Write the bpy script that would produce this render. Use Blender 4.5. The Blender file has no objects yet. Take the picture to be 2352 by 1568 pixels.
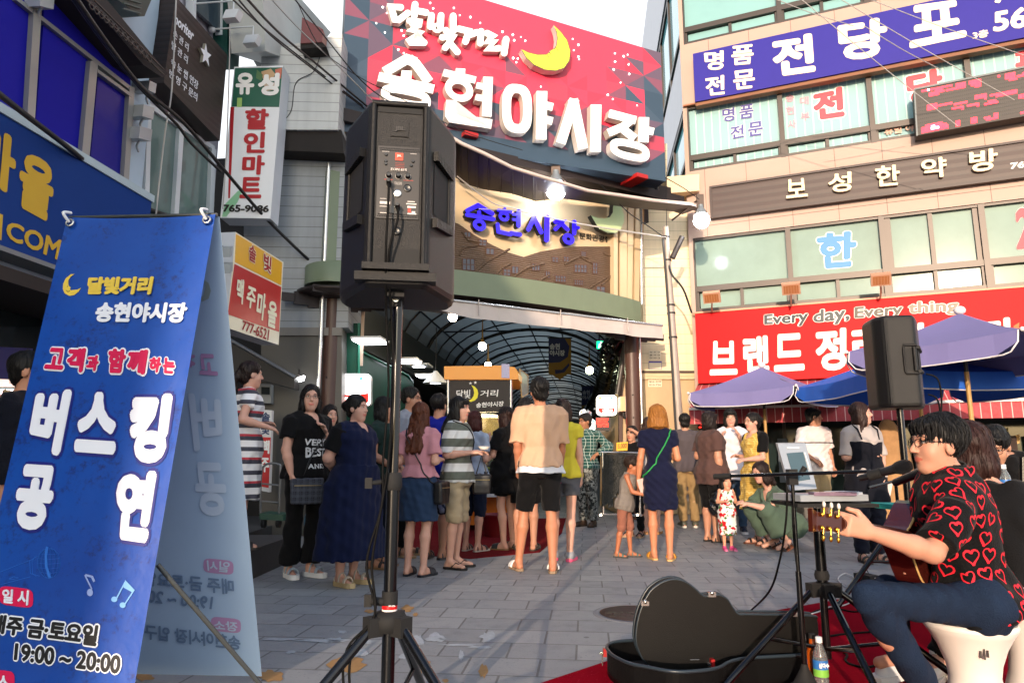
import bpy,math,random
import numpy as np
from mathutils import Vector,Matrix
from mathutils.bvhtree import BVHTree
random.seed(7); np.random.seed(7)
V = Vector
R_ = math.radians
SC = bpy.context.scene
COL = SC.collection
# ------------------------------------------------------------------ camera
F_,PITCH,EYE = 1600.0,math.atan(274 / 1600.0),V((0,0,1.0))
cam = bpy.data.cameras.new('camera'); camo = bpy.data.objects.new('camera',cam); COL.objects.link(camo)
camo.location = EYE; camo.rotation_euler = (math.pi / 2 + PITCH,0,0)
cam.sensor_width = 36; cam.lens = F_ / 2352 * 36; cam.clip_end = 400; cam.clip_start = .05
cam.dof.use_dof = False
SC.camera = camo
# ------------------------------------------------------------------ light
SUN_AZ,SUN_EL = R_(14),R_(10.5)          # azimuth of travel to the right of +Y, elevation
w = bpy.data.worlds.new('World'); SC.world = w; w.use_nodes = True
nt = w.node_tree; bg = nt.nodes['Background']
sky = nt.nodes.new('ShaderNodeTexSky'); sky.sky_type = 'NISHITA'; sky.sun_disc = False
sky.sun_elevation = SUN_EL; sky.sun_rotation = math.pi + SUN_AZ
sky.air_density = 1.1; sky.dust_density = 4.5; sky.ozone_density = 4
nt.links.new(sky.outputs[0],bg.inputs[0]); bg.inputs[1].default_value = .15
sl = bpy.data.lights.new('sun','SUN'); sl.energy = 2.0; sl.angle = R_(.5); sl.color = (1,.76,.57)
so = bpy.data.objects.new('sun',sl); COL.objects.link(so)
sdir = V((math.sin(SUN_AZ) * math.cos(SUN_EL),math.cos(SUN_AZ) * math.cos(SUN_EL),-math.sin(SUN_EL)))
so.rotation_euler = sdir.to_track_quat('-Z','Y').to_euler()
SC.view_settings.view_transform = 'Standard'; SC.view_settings.look = 'None'
SC.view_settings.exposure = 1.35; SC.view_settings.gamma = 1
SC.cycles.max_bounces = 6; SC.cycles.transparent_max_bounces = 8
SC.cycles.caustics_reflective = False; SC.cycles.caustics_refractive = False
# ------------------------------------------------------------------ pixel geometry (photo seen at 2352x1568)
sp,cp = math.sin(PITCH),math.cos(PITCH)
def ray(px,py):
 v = (784 - py) / F_
 return V(((px - 1176) / F_,cp - v * sp,sp + v * cp))
def atY(px,py,Y):
 d = ray(px,py); return EYE + d * (Y / d.y)
def gnd(px,py,z=0.):
 d = ray(px,py); return EYE + d * ((z - EYE.z) / d.z)
def hit3(P0,n,px,py):
 d = ray(px,py); return EYE + d * ((P0 - EYE).dot(n) / d.dot(n))
class Plane:                                   # a vertical facade plane
 def __init__(s,o,d,flip=False):
  s.o = V((o[0],o[1],0)); s.d = V((d[0],d[1],0)).normalized()
  s.n = V((s.d.y,-s.d.x,0)) * (-1 if flip else 1)
 def hit(s,px,py,out=0.):
  return hit3(s.o + s.n * out,s.n,px,py)
 def uz(s,px,py,out=0.):
  p = s.hit(px,py,out); return (p - s.o).dot(s.d),p.z
 def p(s,u,z,out=0.):
  return s.o + s.d * u + s.n * out + V((0,0,z))
# ------------------------------------------------------------------ materials
MATS = {}
def lin(h):
 if isinstance(h,str):
  h = h.lstrip('#'); c = [int(h[i:i + 2],16) / 255 for i in (0,2,4)]
  return tuple(((x + .055) / 1.055) ** 2.4 if x > .04045 else x / 12.92 for x in c)
 return tuple(h)
def mat(name,col,rough=.6,metal=0.,var=.10,ns=3.,bump=0.,bs=40.,emit=0.,spec=.5,trans=0.,ecol=None,sub=0.,coat=0.,sheen=0.):
 if name in MATS: return MATS[name]
 m = bpy.data.materials.new(name); m.use_nodes = True; MATS[name] = m
 t = m.node_tree; b = t.nodes['Principled BSDF']; c = lin(col)
 I = b.inputs
 I['Roughness'].default_value = rough; I['Metallic'].default_value = metal
 I['Specular IOR Level'].default_value = spec
 if trans: I['Transmission Weight'].default_value = trans
 if coat: I['Coat Weight'].default_value = coat; I['Coat Roughness'].default_value = .1
 if sheen: I['Sheen Weight'].default_value = sheen
 if sub: I['Subsurface Weight'].default_value = sub; I['Subsurface Radius'].default_value = (.02,.008,.004); I['Subsurface Scale'].default_value = .4
 tc = t.nodes.new('ShaderNodeTexCoord')
 if var:
  n = t.nodes.new('ShaderNodeTexNoise'); n.inputs['Scale'].default_value = ns; n.inputs['Detail'].default_value = 6; n.inputs['Roughness'].default_value = .65
  t.links.new(tc.outputs['Object'],n.inputs['Vector'])
  mx = t.nodes.new('ShaderNodeMix'); mx.data_type = 'RGBA'
  lo = tuple(max(0,x * (1 - 1.6 * var)) for x in c); hi = tuple(min(1,x * (1 + 1.6 * var)) for x in c)
  mx.inputs[6].default_value = (*lo,1); mx.inputs[7].default_value = (*hi,1)
  t.links.new(n.outputs['Fac'],mx.inputs[0]); t.links.new(mx.outputs[2],I['Base Color'])
  m['mix'] = mx.name
 else: I['Base Color'].default_value = (*c,1)
 if bump:
  n2 = t.nodes.new('ShaderNodeTexNoise'); n2.inputs['Scale'].default_value = bs; n2.inputs['Detail'].default_value = 4
  t.links.new(tc.outputs['Object'],n2.inputs['Vector'])
  bp = t.nodes.new('ShaderNodeBump'); bp.inputs['Strength'].default_value = bump; bp.inputs['Distance'].default_value = .02
  t.links.new(n2.outputs['Fac'],bp.inputs['Height']); t.links.new(bp.outputs[0],I['Normal'])
 if emit:
  I['Emission Color'].default_value = (*(lin(ecol) if ecol else c),1); I['Emission Strength'].default_value = emit
 m.diffuse_color = (*c,1)
 return m
def nodes_of(m):
 t = m.node_tree; return t,t.nodes['Principled BSDF']
def math_node(t,op,a,b=None,c=None):
 n = t.nodes.new('ShaderNodeMath'); n.operation = op
 for i,x in enumerate((a,b,c)):
  if x is None: continue
  if isinstance(x,(int,float)): n.inputs[i].default_value = x
  else: t.links.new(x,n.inputs[i])
 return n.outputs[0]
def coord(t,vec=(0,0,1),mode='Object'):
 """scalar coordinate along a direction"""
 tc = t.nodes.new('ShaderNodeTexCoord'); d = t.nodes.new('ShaderNodeVectorMath'); d.operation = 'DOT_PRODUCT'
 t.links.new(tc.outputs[mode],d.inputs[0]); d.inputs[1].default_value = vec
 return d.outputs['Value']
def mixc(t,fac,a,b):
 mx = t.nodes.new('ShaderNodeMix'); mx.data_type = 'RGBA'
 if isinstance(fac,(int,float)): mx.inputs[0].default_value = fac
 else: t.links.new(fac,mx.inputs[0])
 for i,x in ((6,a),(7,b)):
  if isinstance(x,(str,tuple)): mx.inputs[i].default_value = (*lin(x),1)
  else: t.links.new(x,mx.inputs[i])
 return mx.outputs[2]
def noise(t,scale,detail=5,mode='Object',rough=.6):
 tc = t.nodes.new('ShaderNodeTexCoord'); n = t.nodes.new('ShaderNodeTexNoise'); n.inputs['Scale'].default_value = scale
 n.inputs['Detail'].default_value = detail; n.inputs['Roughness'].default_value = rough
 t.links.new(tc.outputs[mode],n.inputs['Vector']); return n.outputs['Fac']
def band_mat(name,colors,edges,period,vec=(0,0,1),rough=.7,phase=0.,bump=0.):
 """colour bands along a direction: edges are the fractions of the period where colours start"""
 if name in MATS: return MATS[name]
 m = mat(name,colors[0],rough=rough,var=.06)
 t,b = nodes_of(m)
 f = math_node(t,'FRACT',math_node(t,'DIVIDE',math_node(t,'ADD',coord(t,vec),phase + 100 * period),period))
 rp = t.nodes.new('ShaderNodeValToRGB'); rp.color_ramp.interpolation = 'CONSTANT'
 el = rp.color_ramp.elements
 while len(el) < len(colors): el.new(.5)
 for e,c,x in zip(el,colors,edges): e.position = x; e.color = (*lin(c),1)
 t.links.new(f,rp.inputs[0])
 n = noise(t,14,5)
 o = mixc(t,math_node(t,'MULTIPLY',n,.22),rp.outputs[0],(.35,.35,.38))
 t.links.new(o,b.inputs['Base Color'])
 return m
def groove_mat(name,col,period,vec=(0,0,1),depth=.5,line=.06,dark=.35,rough=.6,var=.1,phase=0.):
 """boards with dark joints, e.g. siding"""
 if name in MATS: return MATS[name]
 m = mat(name,col,rough=rough,var=var,ns=2.2)
 t,b = nodes_of(m)
 f = math_node(t,'FRACT',math_node(t,'DIVIDE',math_node(t,'ADD',coord(t,vec),100 * period + phase),period))
 g = math_node(t,'LESS_THAN',f,line)
 src = b.inputs['Base Color'].links[0].from_socket
 # grime that gathers in streaks
 tc = t.nodes.new('ShaderNodeTexCoord'); mp = t.nodes.new('ShaderNodeMapping'); mp.inputs['Scale'].default_value = (9,9,.5)
 t.links.new(tc.outputs['Object'],mp.inputs[0]); n = t.nodes.new('ShaderNodeTexNoise'); n.inputs['Scale'].default_value = 1.2; n.inputs['Detail'].default_value = 6
 t.links.new(mp.outputs[0],n.inputs['Vector'])
 st = math_node(t,'MULTIPLY',math_node(t,'SUBTRACT',n.outputs['Fac'],.42),.9);
 st2 = t.nodes.new('ShaderNodeClamp'); t.links.new(st,st2.inputs[0])
 c = lin(col)
 o = mixc(t,st2.outputs[0],src,tuple(x * .55 for x in c))
 o = mixc(t,math_node(t,'MULTIPLY',g,1 - dark),o,tuple(x * .15 for x in c))
 t.links.new(o,b.inputs['Base Color'])
 bp = t.nodes.new('ShaderNodeBump'); bp.inputs['Strength'].default_value = depth; bp.inputs['Distance'].default_value = .01
 t.links.new(math_node(t,'PINGPONG',f,.5),bp.inputs['Height']); t.links.new(bp.outputs[0],b.inputs['Normal'])
 return m
# ------------------------------------------------------------------ mesh builder
def tmesh(s,extr,_c={}):
 if (s,extr) not in _c:
  cu = bpy.data.curves.new('t','FONT'); cu.body = s; cu.extrude = .5 if extr else 0; cu.resolution_u = 3
  o = bpy.data.objects.new('t',cu); COL.objects.link(o)
  me = bpy.data.meshes.new_from_object(o.evaluated_get(bpy.context.evaluated_depsgraph_get()))
  vs = [v.co.copy() for v in me.vertices]; fs = [tuple(p.vertices) for p in me.polygons]
  bpy.data.objects.remove(o); bpy.data.curves.remove(cu); bpy.data.meshes.remove(me)
  xs = [v.x for v in vs]; ys = [v.y for v in vs]
  _c[(s,extr)] = (vs,fs,min(xs),max(xs),min(ys),max(ys))
 return _c[(s,extr)]
class MB:
 def __init__(s,base=None):
  s.v,s.f,s.m,s.mats = [],[],[],[]
  s.sm = []
 def mi(s,m):
  if m not in s.mats: s.mats.append(m)
  return s.mats.index(m)
 def add(s,vs,fs,m,smooth=False):
  b = len(s.v); s.v += [tuple(x) for x in vs]; i = s.mi(m)
  for f in fs: s.f.append(tuple(b + k for k in f)); s.m.append(i); s.sm.append(smooth)
  return s
 def poly(s,pts,m): return s.add(pts,[tuple(range(len(pts)))],m)
 def prism(s,pts,ext,m,side=None,smooth=False):
  """closed solid: polygon pts (front) pushed by vector ext (to the back)"""
  n = len(pts); p2 = [V(p) + ext for p in pts]
  s.add(pts,[tuple(range(n))],m)
  s.add(p2,[tuple(reversed(range(n)))],side or m)
  for i in range(n):
   j = (i + 1) % n; s.add([pts[i],p2[i],p2[j],pts[j]],[(0,1,2,3)],side or m)
  return s
 def box(s,c,ax,ay,az,m):
  c,ax,ay,az = V(c),V(ax),V(ay),V(az)
  vs = [c + ax * i + ay * j + az * k for i in (-1,1) for j in (-1,1) for k in (-1,1)]
  return s.add(vs,[(0,1,3,2),(4,6,7,5),(0,4,5,1),(2,3,7,6),(0,2,6,4),(1,5,7,3)],m)
 def abox(s,x0,x1,y0,y1,z0,z1,m):
  return s.box(((x0 + x1) / 2,(y0 + y1) / 2,(z0 + z1) / 2),((x1 - x0) / 2,0,0),(0,(y1 - y0) / 2,0),(0,0,(z1 - z0) / 2),m)
 def rect(s,pl,u0,u1,z0,z1,o0,o1,m):
  c = pl.p((u0 + u1) / 2,(z0 + z1) / 2,(o0 + o1) / 2)
  return s.box(c,pl.d * ((u1 - u0) / 2),pl.n * ((o1 - o0) / 2),V((0,0,(z1 - z0) / 2)),m)
 def pq(s,pl,px,o0,o1,m,side=None):
  """pixel polygon unprojected on facade plane at distance o1, extruded back to o0"""
  return s.prism([pl.hit(x,y,o1) for x,y in px],pl.n * (o0 - o1),m,side)
 def tube(s,path,r,m,n=8,r2=None,caps=True,closed=False):
  P = [V(p) for p in path]; k = len(P); vs = []
  rr = r if isinstance(r,(list,tuple)) else [r + ((r2 if r2 is not None else r) - r) * i / max(1,k - 1) for i in range(k)]
  up = None
  for i,p in enumerate(P):
   t = (P[min(i + 1,k - 1)] - P[max(i - 1,0)]) if not closed else (P[(i + 1) % k] - P[i - 1])
   if t.length < 1e-9: t = V((0,0,1))
   t.normalize()
   if up is None:
    up = V((0,0,1)) if abs(t.z) < .9 else V((1,0,0))
   a = (up - t * up.dot(t));
   if a.length < 1e-6: a = t.orthogonal()
   a.normalize(); b = t.cross(a); up = a
   vs += [p + (a * math.cos(2 * math.pi * j / n) + b * math.sin(2 * math.pi * j / n)) * rr[i] for j in range(n)]
  fs = []
  for i in range(k if closed else k - 1):
   i2 = (i + 1) % k
   for j in range(n): fs.append((i * n + j,i * n + (j + 1) % n,i2 * n + (j + 1) % n,i2 * n + j))
  s.add(vs,fs,m,True)
  if caps and not closed:
   s.add(vs[:n],[tuple(reversed(range(n)))],m); s.add(vs[-n:],[tuple(range(n))],m)
  return s
 def lathe(s,c,prof,m,n=24,ax=(0,0,1),smooth=True,cap=True):
  c = V(c); z = V(ax).normalized(); x = z.orthogonal().normalized(); y = z.cross(x); vs = []; fs = []
  for r,h in prof: vs += [c + z * h + (x * math.cos(2 * math.pi * j / n) + y * math.sin(2 * math.pi * j / n)) * r for j in range(n)]
  for i in range(len(prof) - 1):
   for j in range(n): fs.append((i * n + j,i * n + (j + 1) % n,(i + 1) * n + (j + 1) % n,(i + 1) * n + j))
  s.add(vs,fs,m,smooth)
  if cap:
   s.add(vs[:n],[tuple(reversed(range(n)))],m); s.add(vs[-n:],[tuple(range(n))],m)
  return s
 def sph(s,c,r,m,nu=16,nv=10,rot=None):
  c = V(c); r = V((r,r,r)) if not hasattr(r,'__len__') else V(r); vs = []; fs = []
  for i in range(nv + 1):
   a = math.pi * i / nv
   for j in range(nu):
    b = 2 * math.pi * j / nu
    q = V((r.x * math.sin(a) * math.cos(b),r.y * math.sin(a) * math.sin(b),r.z * math.cos(a)))
    vs.append(c + (rot @ q if rot else q))
  for i in range(nv):
   for j in range(nu): fs.append((i * nu + j,(i + 1) * nu + j,(i + 1) * nu + (j + 1) % nu,i * nu + (j + 1) % nu))
  return s.add(vs,fs,m,True)
 def text(s,st,q,m,bold=0.,depth=0.,out=.004,side=None,italic=0.,steps=12,step=.0003):
  """text stretched to the quad q = world points TL, TR, BR, BL; bold = stroke gain as a share of the height"""
  tl,tr,br,bl = (V(p) for p in q)
  n = (tr - tl).cross(tl - bl); n.normalize()
  if n.dot(EYE - tl) < 0: n = -n
  vs,fs,x0,x1,y0,y1 = tmesh(st,depth > 0)
  W,H = x1 - x0,max(y1 - y0,1e-6)
  rb = bold * H; rf = min(bold,.055) * H        # an outline keeps the same core as the letter on it
  offs = [(0,0)] + ([(math.cos(2 * math.pi * k / steps) * rb,math.sin(2 * math.pi * k / steps) * rb) for k in range(steps)] if bold else [])
  for k,(dx,dy) in enumerate(offs):
   o = []
   for v in vs:
    a = (v.x + dx - x0 + rf) / (W + 2 * rf); b = (v.y + dy - y0 + rf) / (H + 2 * rf)
    a += italic * (b - .5)
    p = (bl * (1 - a) + br * a) * (1 - b) + (tl * (1 - a) + tr * a) * b
    o.append(p + n * (out + k * step + (v.z + .5 if depth else 0) * depth))
   s.add(o,fs,m)
  return s
 def ptext(s,st,pl,px,m,o=0.,**kw):
  """text on a facade plane, quad in photo pixels"""
  return s.text(st,[pl.hit(x,y,o) for x,y in px],m,**kw)
 def stroke(s,pts,wd,hit,n,depth,m,side,rnd=False,k=0):
  """flat extruded pen stroke; pts in pixels, wd in pixels"""
  P = [V((x,y,0)) for x,y in pts]; L = []; Rr = []
  for i,p in enumerate(P):
   t1 = (p - P[i - 1]).normalized() if i else None; t2 = (P[i + 1] - p).normalized() if i < len(P) - 1 else None
   t = ((t1 or t2) + (t2 or t1)); t.normalize()
   nn = V((-t.y,t.x,0)); sc = 1.
   if t1 and t2: sc = min(1.6,1 / max(.4,nn.dot(V((-t1.y,t1.x,0)))))
   L.append(p + nn * wd / 2 * sc); Rr.append(p - nn * wd / 2 * sc)
  cap0,cap1 = [],[]
  if rnd:
   for (p,d,out) in ((P[-1],(P[-1] - P[-2]).normalized(),cap1),(P[0],(P[0] - P[1]).normalized(),cap0)):
    a0 = math.atan2(d.y,d.x)
    for j in range(1,8):
     a = a0 + math.pi / 2 - math.pi * j / 8
     out.append(p + V((math.cos(a),math.sin(a),0)) * wd / 2)
  poly = L + cap1 + list(reversed(Rr)) + cap0
  ext = n * (-depth - k * .0007)
  pts3 = [hit(q.x,q.y) + n * (k * .0007) for q in poly]
  return s.prism(pts3,ext,m,side)
 def ring(s,c,rx,ry,wd,hit,n,depth,m,side,slope=0.,k=0,N=28,box=0.):
  """flat extruded ring in pixels, sheared by slope; box>0 makes it stadium-like"""
  o,i_ = [],[]
  for j in range(N):
   a = 2 * math.pi * j / N; e = 1 - box
   x = math.copysign(abs(math.cos(a)) ** e,math.cos(a)); y = math.copysign(abs(math.sin(a)) ** e,math.sin(a))
   o.append((c[0] + x * rx,c[1] + y * ry + slope * x * rx)); i_.append((c[0] + x * (rx - wd),c[1] + y * (ry - wd) + slope * x * (rx - wd)))
  O = [hit(*p) + n * (k * .0007) for p in o]; I = [hit(*p) + n * (k * .0007) for p in i_]; e = n * (-depth)
  for j in range(N):
   q = (j + 1) % N
   s.add([O[j],O[q],I[q],I[j]],[(0,1,2,3)],m)
   s.add([O[j],O[q],O[q] + e,O[j] + e],[(3,2,1,0)],side); s.add([I[j],I[q],I[q] + e,I[j] + e],[(0,1,2,3)],side)
  return s
 def build(s,name,parent=None,smooth=None):
  root = parent
  while root is not None and root.parent is not None: root = root.parent
  off = root.location if root is not None else V((0,0,0))
  me = bpy.data.meshes.new(name)
  me.from_pydata([(x - off.x,y - off.y,z - off.z) for x,y,z in s.v],[],s.f)
  for m in s.mats: me.materials.append(m)
  me.polygons.foreach_set('material_index',s.m)
  me.polygons.foreach_set('use_smooth',s.sm if smooth is None else [smooth] * len(s.f))
  me.update()
  o = bpy.data.objects.new(name,me); COL.objects.link(o)
  if parent is not None: o.parent = parent
  return o
def thing(name,label,cat,loc=(0,0,0),group=None):
 o = bpy.data.objects.new(name,None); COL.objects.link(o); o.location = loc; o.empty_display_size = .1
 return tag(o,label,cat,group)
def tag(o,label=None,cat=None,group=None,kind=None):
 if label: o['label'] = label
 if cat: o['category'] = cat
 if group: o['group'] = group
 if kind: o['kind'] = kind
 return o
def curve_pts(ctrl,n=8):
 """smooth path through control points"""
 P = [V(p) for p in ctrl]; out = []
 for i in range(len(P) - 1):
  a,b,c,d = P[max(i - 1,0)],P[i],P[i + 1],P[min(i + 2,len(P) - 1)]
  for j in range(n):
   t = j / n
   out.append(.5 * ((2 * b) + (c - a) * t + (2 * a - 5 * b + 4 * c - d) * t * t + (3 * b - a - 3 * c + d) * t ** 3))
 out.append(P[-1]); return out
# ================================================================== SETTING
LP = Plane((-5.0,0),(.11,1))                    # left house fronts
AP = Plane((-2.6,9.8),(.875,.484))              # market arch front
BP = Plane((-2.65,10),(5.44,1.94))              # big sign board
RP = Plane((3.5,13.2),(.919,-.394))             # right building front
SP = Plane((3.5,13.2),(.11,1),True)            # right building side
WP = Plane((2.0,13.3),(1,0.02))                 # cream siding wall
GP = Plane((-4.3,9.6),(1,.05))                  # grey siding block, left of the arch
STD = V((.11,1,0)).normalized(); STN = V((1,-.11,0)).normalized()   # street direction
# ---- paving
def paving():
 m = mat('paving stones','#6f767c',rough=.75,var=.1)
 t,b = nodes_of(m)
 tc = t.nodes.new('ShaderNodeTexCoord'); mp = t.nodes.new('ShaderNodeMapping')
 mp.inputs['Rotation'].default_value = (0,0,R_(6)); mp.inputs['Location'].default_value = (.07,.11,0)
 t.links.new(tc.outputs['Object'],mp.inputs[0])
 br = t.nodes.new('ShaderNodeTexBrick'); t.links.new(mp.outputs[0],br.inputs['Vector'])
 I = br.inputs; I['Scale'].default_value = 1; I['Brick Width'].default_value = .36; I['Row Height'].default_value = .30
 I['Mortar Size'].default_value = .0065; I['Mortar Smooth'].default_value = .3; I['Bias'].default_value = 0
 I['Color1'].default_value = (*lin('#808386'),1); I['Color2'].default_value = (*lin('#999b9c'),1); I['Mortar'].default_value = (*lin('#4a4846'),1)
 n1 = noise(t,55,6); n2 = noise(t,1.1,5); n3 = noise(t,7,6)
 c = mixc(t,math_node(t,'MULTIPLY',n1,.5),br.outputs['Color'],'#9aa2a6')
 c = mixc(t,math_node(t,'MULTIPLY',math_node(t,'GREATER_THAN',n1,.62),.35),c,'#3d4347')
 c = mixc(t,math_node(t,'MULTIPLY',n2,.30),c,'#6d6460')
 dm = t.nodes.new('ShaderNodeClamp'); t.links.new(math_node(t,'MULTIPLY',math_node(t,'SUBTRACT',n3,.52),2.5),dm.inputs[0])
 c = mixc(t,math_node(t,'MULTIPLY',dm.outputs[0],.45),c,'#4b4d4f')
 vo = t.nodes.new('ShaderNodeTexVoronoi'); vo.inputs['Scale'].default_value = 2.6; t.links.new(tc.outputs['Object'],vo.inputs['Vector']); n5 = noise(t,9,4)
 c = mixc(t,math_node(t,'MULTIPLY',math_node(t,'LESS_THAN',math_node(t,'ADD',vo.outputs['Distance'],math_node(t,'MULTIPLY',n5,.08)),.085),.55),c,'#2e2f31')
 c = mixc(t,math_node(t,'MULTIPLY',math_node(t,'GREATER_THAN',noise(t,210,2),.70),.30),c,'#b4b9bc')
 t.links.new(c,b.inputs['Base Color'])
 rr = math_node(t,'ADD',math_node(t,'MULTIPLY',n3,.35),.42); t.links.new(rr,b.inputs['Roughness'])
 bp = t.nodes.new('ShaderNodeBump'); bp.inputs['Strength'].default_value = .55; bp.inputs['Distance'].default_value = .006
 h = math_node(t,'ADD',math_node(t,'MULTIPLY',br.outputs['Fac'],-1),math_node(t,'MULTIPLY',n1,.35))
 t.links.new(h,bp.inputs['Height']); t.links.new(bp.outputs[0],b.inputs['Normal'])
 return m
g = MB(); g.add([(-60,-30,0),(60,-30,0),(60,120,0),(-60,120,0)],[(0,1,2,3)],paving()); tag(g.build('ground'),kind='structure')
# bright cloud beyond the market; glowing ring around unseen sides added as ambient fill
def cloud_fill():
 m = bpy.data.materials.new('evening cloud'); m.use_nodes = True; MATS['evening cloud'] = m; t,b = nodes_of(m); b.inputs['Base Color'].default_value = (0,0,0,1); b.inputs['Specular IOR Level'].default_value = 0
 t.links.new(mixc(t,noise(t,.02,6),(.75,.84,.95),(1,.98,.96)),b.inputs['Emission Color']); b.inputs['Emission Strength'].default_value = .62
 g = MB(); N = 48
 P = lambda a,z: V((170 * math.sin(a),170 * math.cos(a),z))
 for i in range(N):
  a0,a1 = R_(-134 + 296 * i / N),R_(-134 + 296 * (i + 1) / N)
  for z0,z1 in ((-5,60),(60,130),(130,210)): g.add([P(a0,z0),P(a0,z1),P(a1,z1),P(a1,z0)],[(0,1,2,3)],m,True)
 tag(g.build('sky'),kind='structure')
cloud_fill()
# paint remains on the stones
def patch(name,cx,cy,rx,ry,m,jag=.25,n=18,ang=0.):
 b = MB(); pts = []
 for i in range(n):
  a = 2 * math.pi * i / n; k = 1 + random.uniform(-jag,jag)
  x,y = math.cos(a) * rx * k,math.sin(a) * ry * k
  x,y = x * math.cos(ang) - y * math.sin(ang),x * math.sin(ang) + y * math.cos(ang)
  pts.append(gnd(cx + x,cy + y,.003))
 b.poly(pts,m); return tag(b.build(name),kind='structure')
PW = mat('worn white paint','#a3a9ae',rough=.8,var=.25,ns=30); PT = mat('tan paint','#a37c4c',rough=.8,var=.2,ns=25)
wt = [(640,1467,50,3),(740,1470,55,4),(775,1469,25,5),(842,1473,20,4),(815,1494,25,14),(1000,1462,20,11),(960,1468,14,12),(1055,1480,45,3),(1120,1462,16,12),(1108,1485,26,3),
 (926,1505,9,6),(786,1450,10,3),(668,1496,12,3),(1016,1466,9,2),(1060,1504,6,12)]
for x,y,a,b_ in wt: patch('worn_paint',x,y,a,b_,PW,.35)
for x,y,a,b_ in [(795,1525,42,16),(620,1552,26,14),(848,1402,12,4),(935,1396,14,7),(976,1520,12,4),(964,1541,7,8),(1110,1540,10,14),(1024,1562,7,5),(330,1552,22,9),(955,1410,6,4)]:
 patch('tan_paint',x,y,a,b_,PT,.3)
# manhole cover by the guitar case
b = MB(); c = gnd(1464,1409); mh = mat('cast iron','#4a3f3c',rough=.6,metal=.5,var=.2,ns=20); mr = mat('concrete ring','#77777a',rough=.9,var=.15,ns=15)
b.lathe(c,[(.0,.006),(.25,.006),(.25,0)],mh,40)
for k in range(26):
 a = random.uniform(0,6.28); r = random.uniform(.05,.22); p = c + V((r * math.cos(a),r * math.sin(a),.0075))
 b.box(p,(.02,0,0),(0,.006,0),(0,0,.0025),mat('dark slot','#171414',var=0))
root = thing('manhole_cover','round rusty brown manhole cover half hidden behind the guitar case','manhole cover',c)
o = b.build('cover',root)
b = MB(); b.lathe(c,[(.25,0),(.25,.005),(.285,.005),(.295,0)],mr,40,cap=False); b.build('rim',root)
# red carpets
RC = mat('red carpet','#8e0a1e',rough=1.,var=.16,ns=5,bump=.25,bs=260,spec=.02)
t,bs_ = nodes_of(RC)
cc = mixc(t,math_node(t,'MULTIPLY',math_node(t,'GREATER_THAN',noise(t,90,3),.66),.35),bs_.inputs['Base Color'].links[0].from_socket,'#d0455a'); t.links.new(cc,bs_.inputs['Base Color'])
b = MB(); pts = [gnd(x,y) for x,y in [(1240,1572),(1390,1522),(1740,1411),(1965,1371)]]
far = gnd(1965,1371); pts += [far + (far - gnd(1740,1411)) * 1.6,V((3.6,1.0,0)),V((.6,1.6,0))]
b.prism([p + V((0,0,.008)) for p in reversed(pts)],V((0,0,-.0075)),RC)
tag(b.build('red_carpet'),'bright red carpet spread under the singer, guitar case and stools','carpet')
b = MB(); RD = mat('dark red carpet','#6d1119',rough=.95,var=.2,ns=6,bump=.5,bs=200,spec=.1)
pts = [gnd(x,y) for x,y in [(930,1272),(1080,1283),(1240,1268),(1290,1225),(1300,1190),(945,1195)]]
b.prism([p + V((0,0,.008)) for p in reversed(pts)],V((0,0,-.0075)),RD)
tag(b.build('red_mat'),'dark red mat on the paving in front of the yellow food cart','mat')
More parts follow.
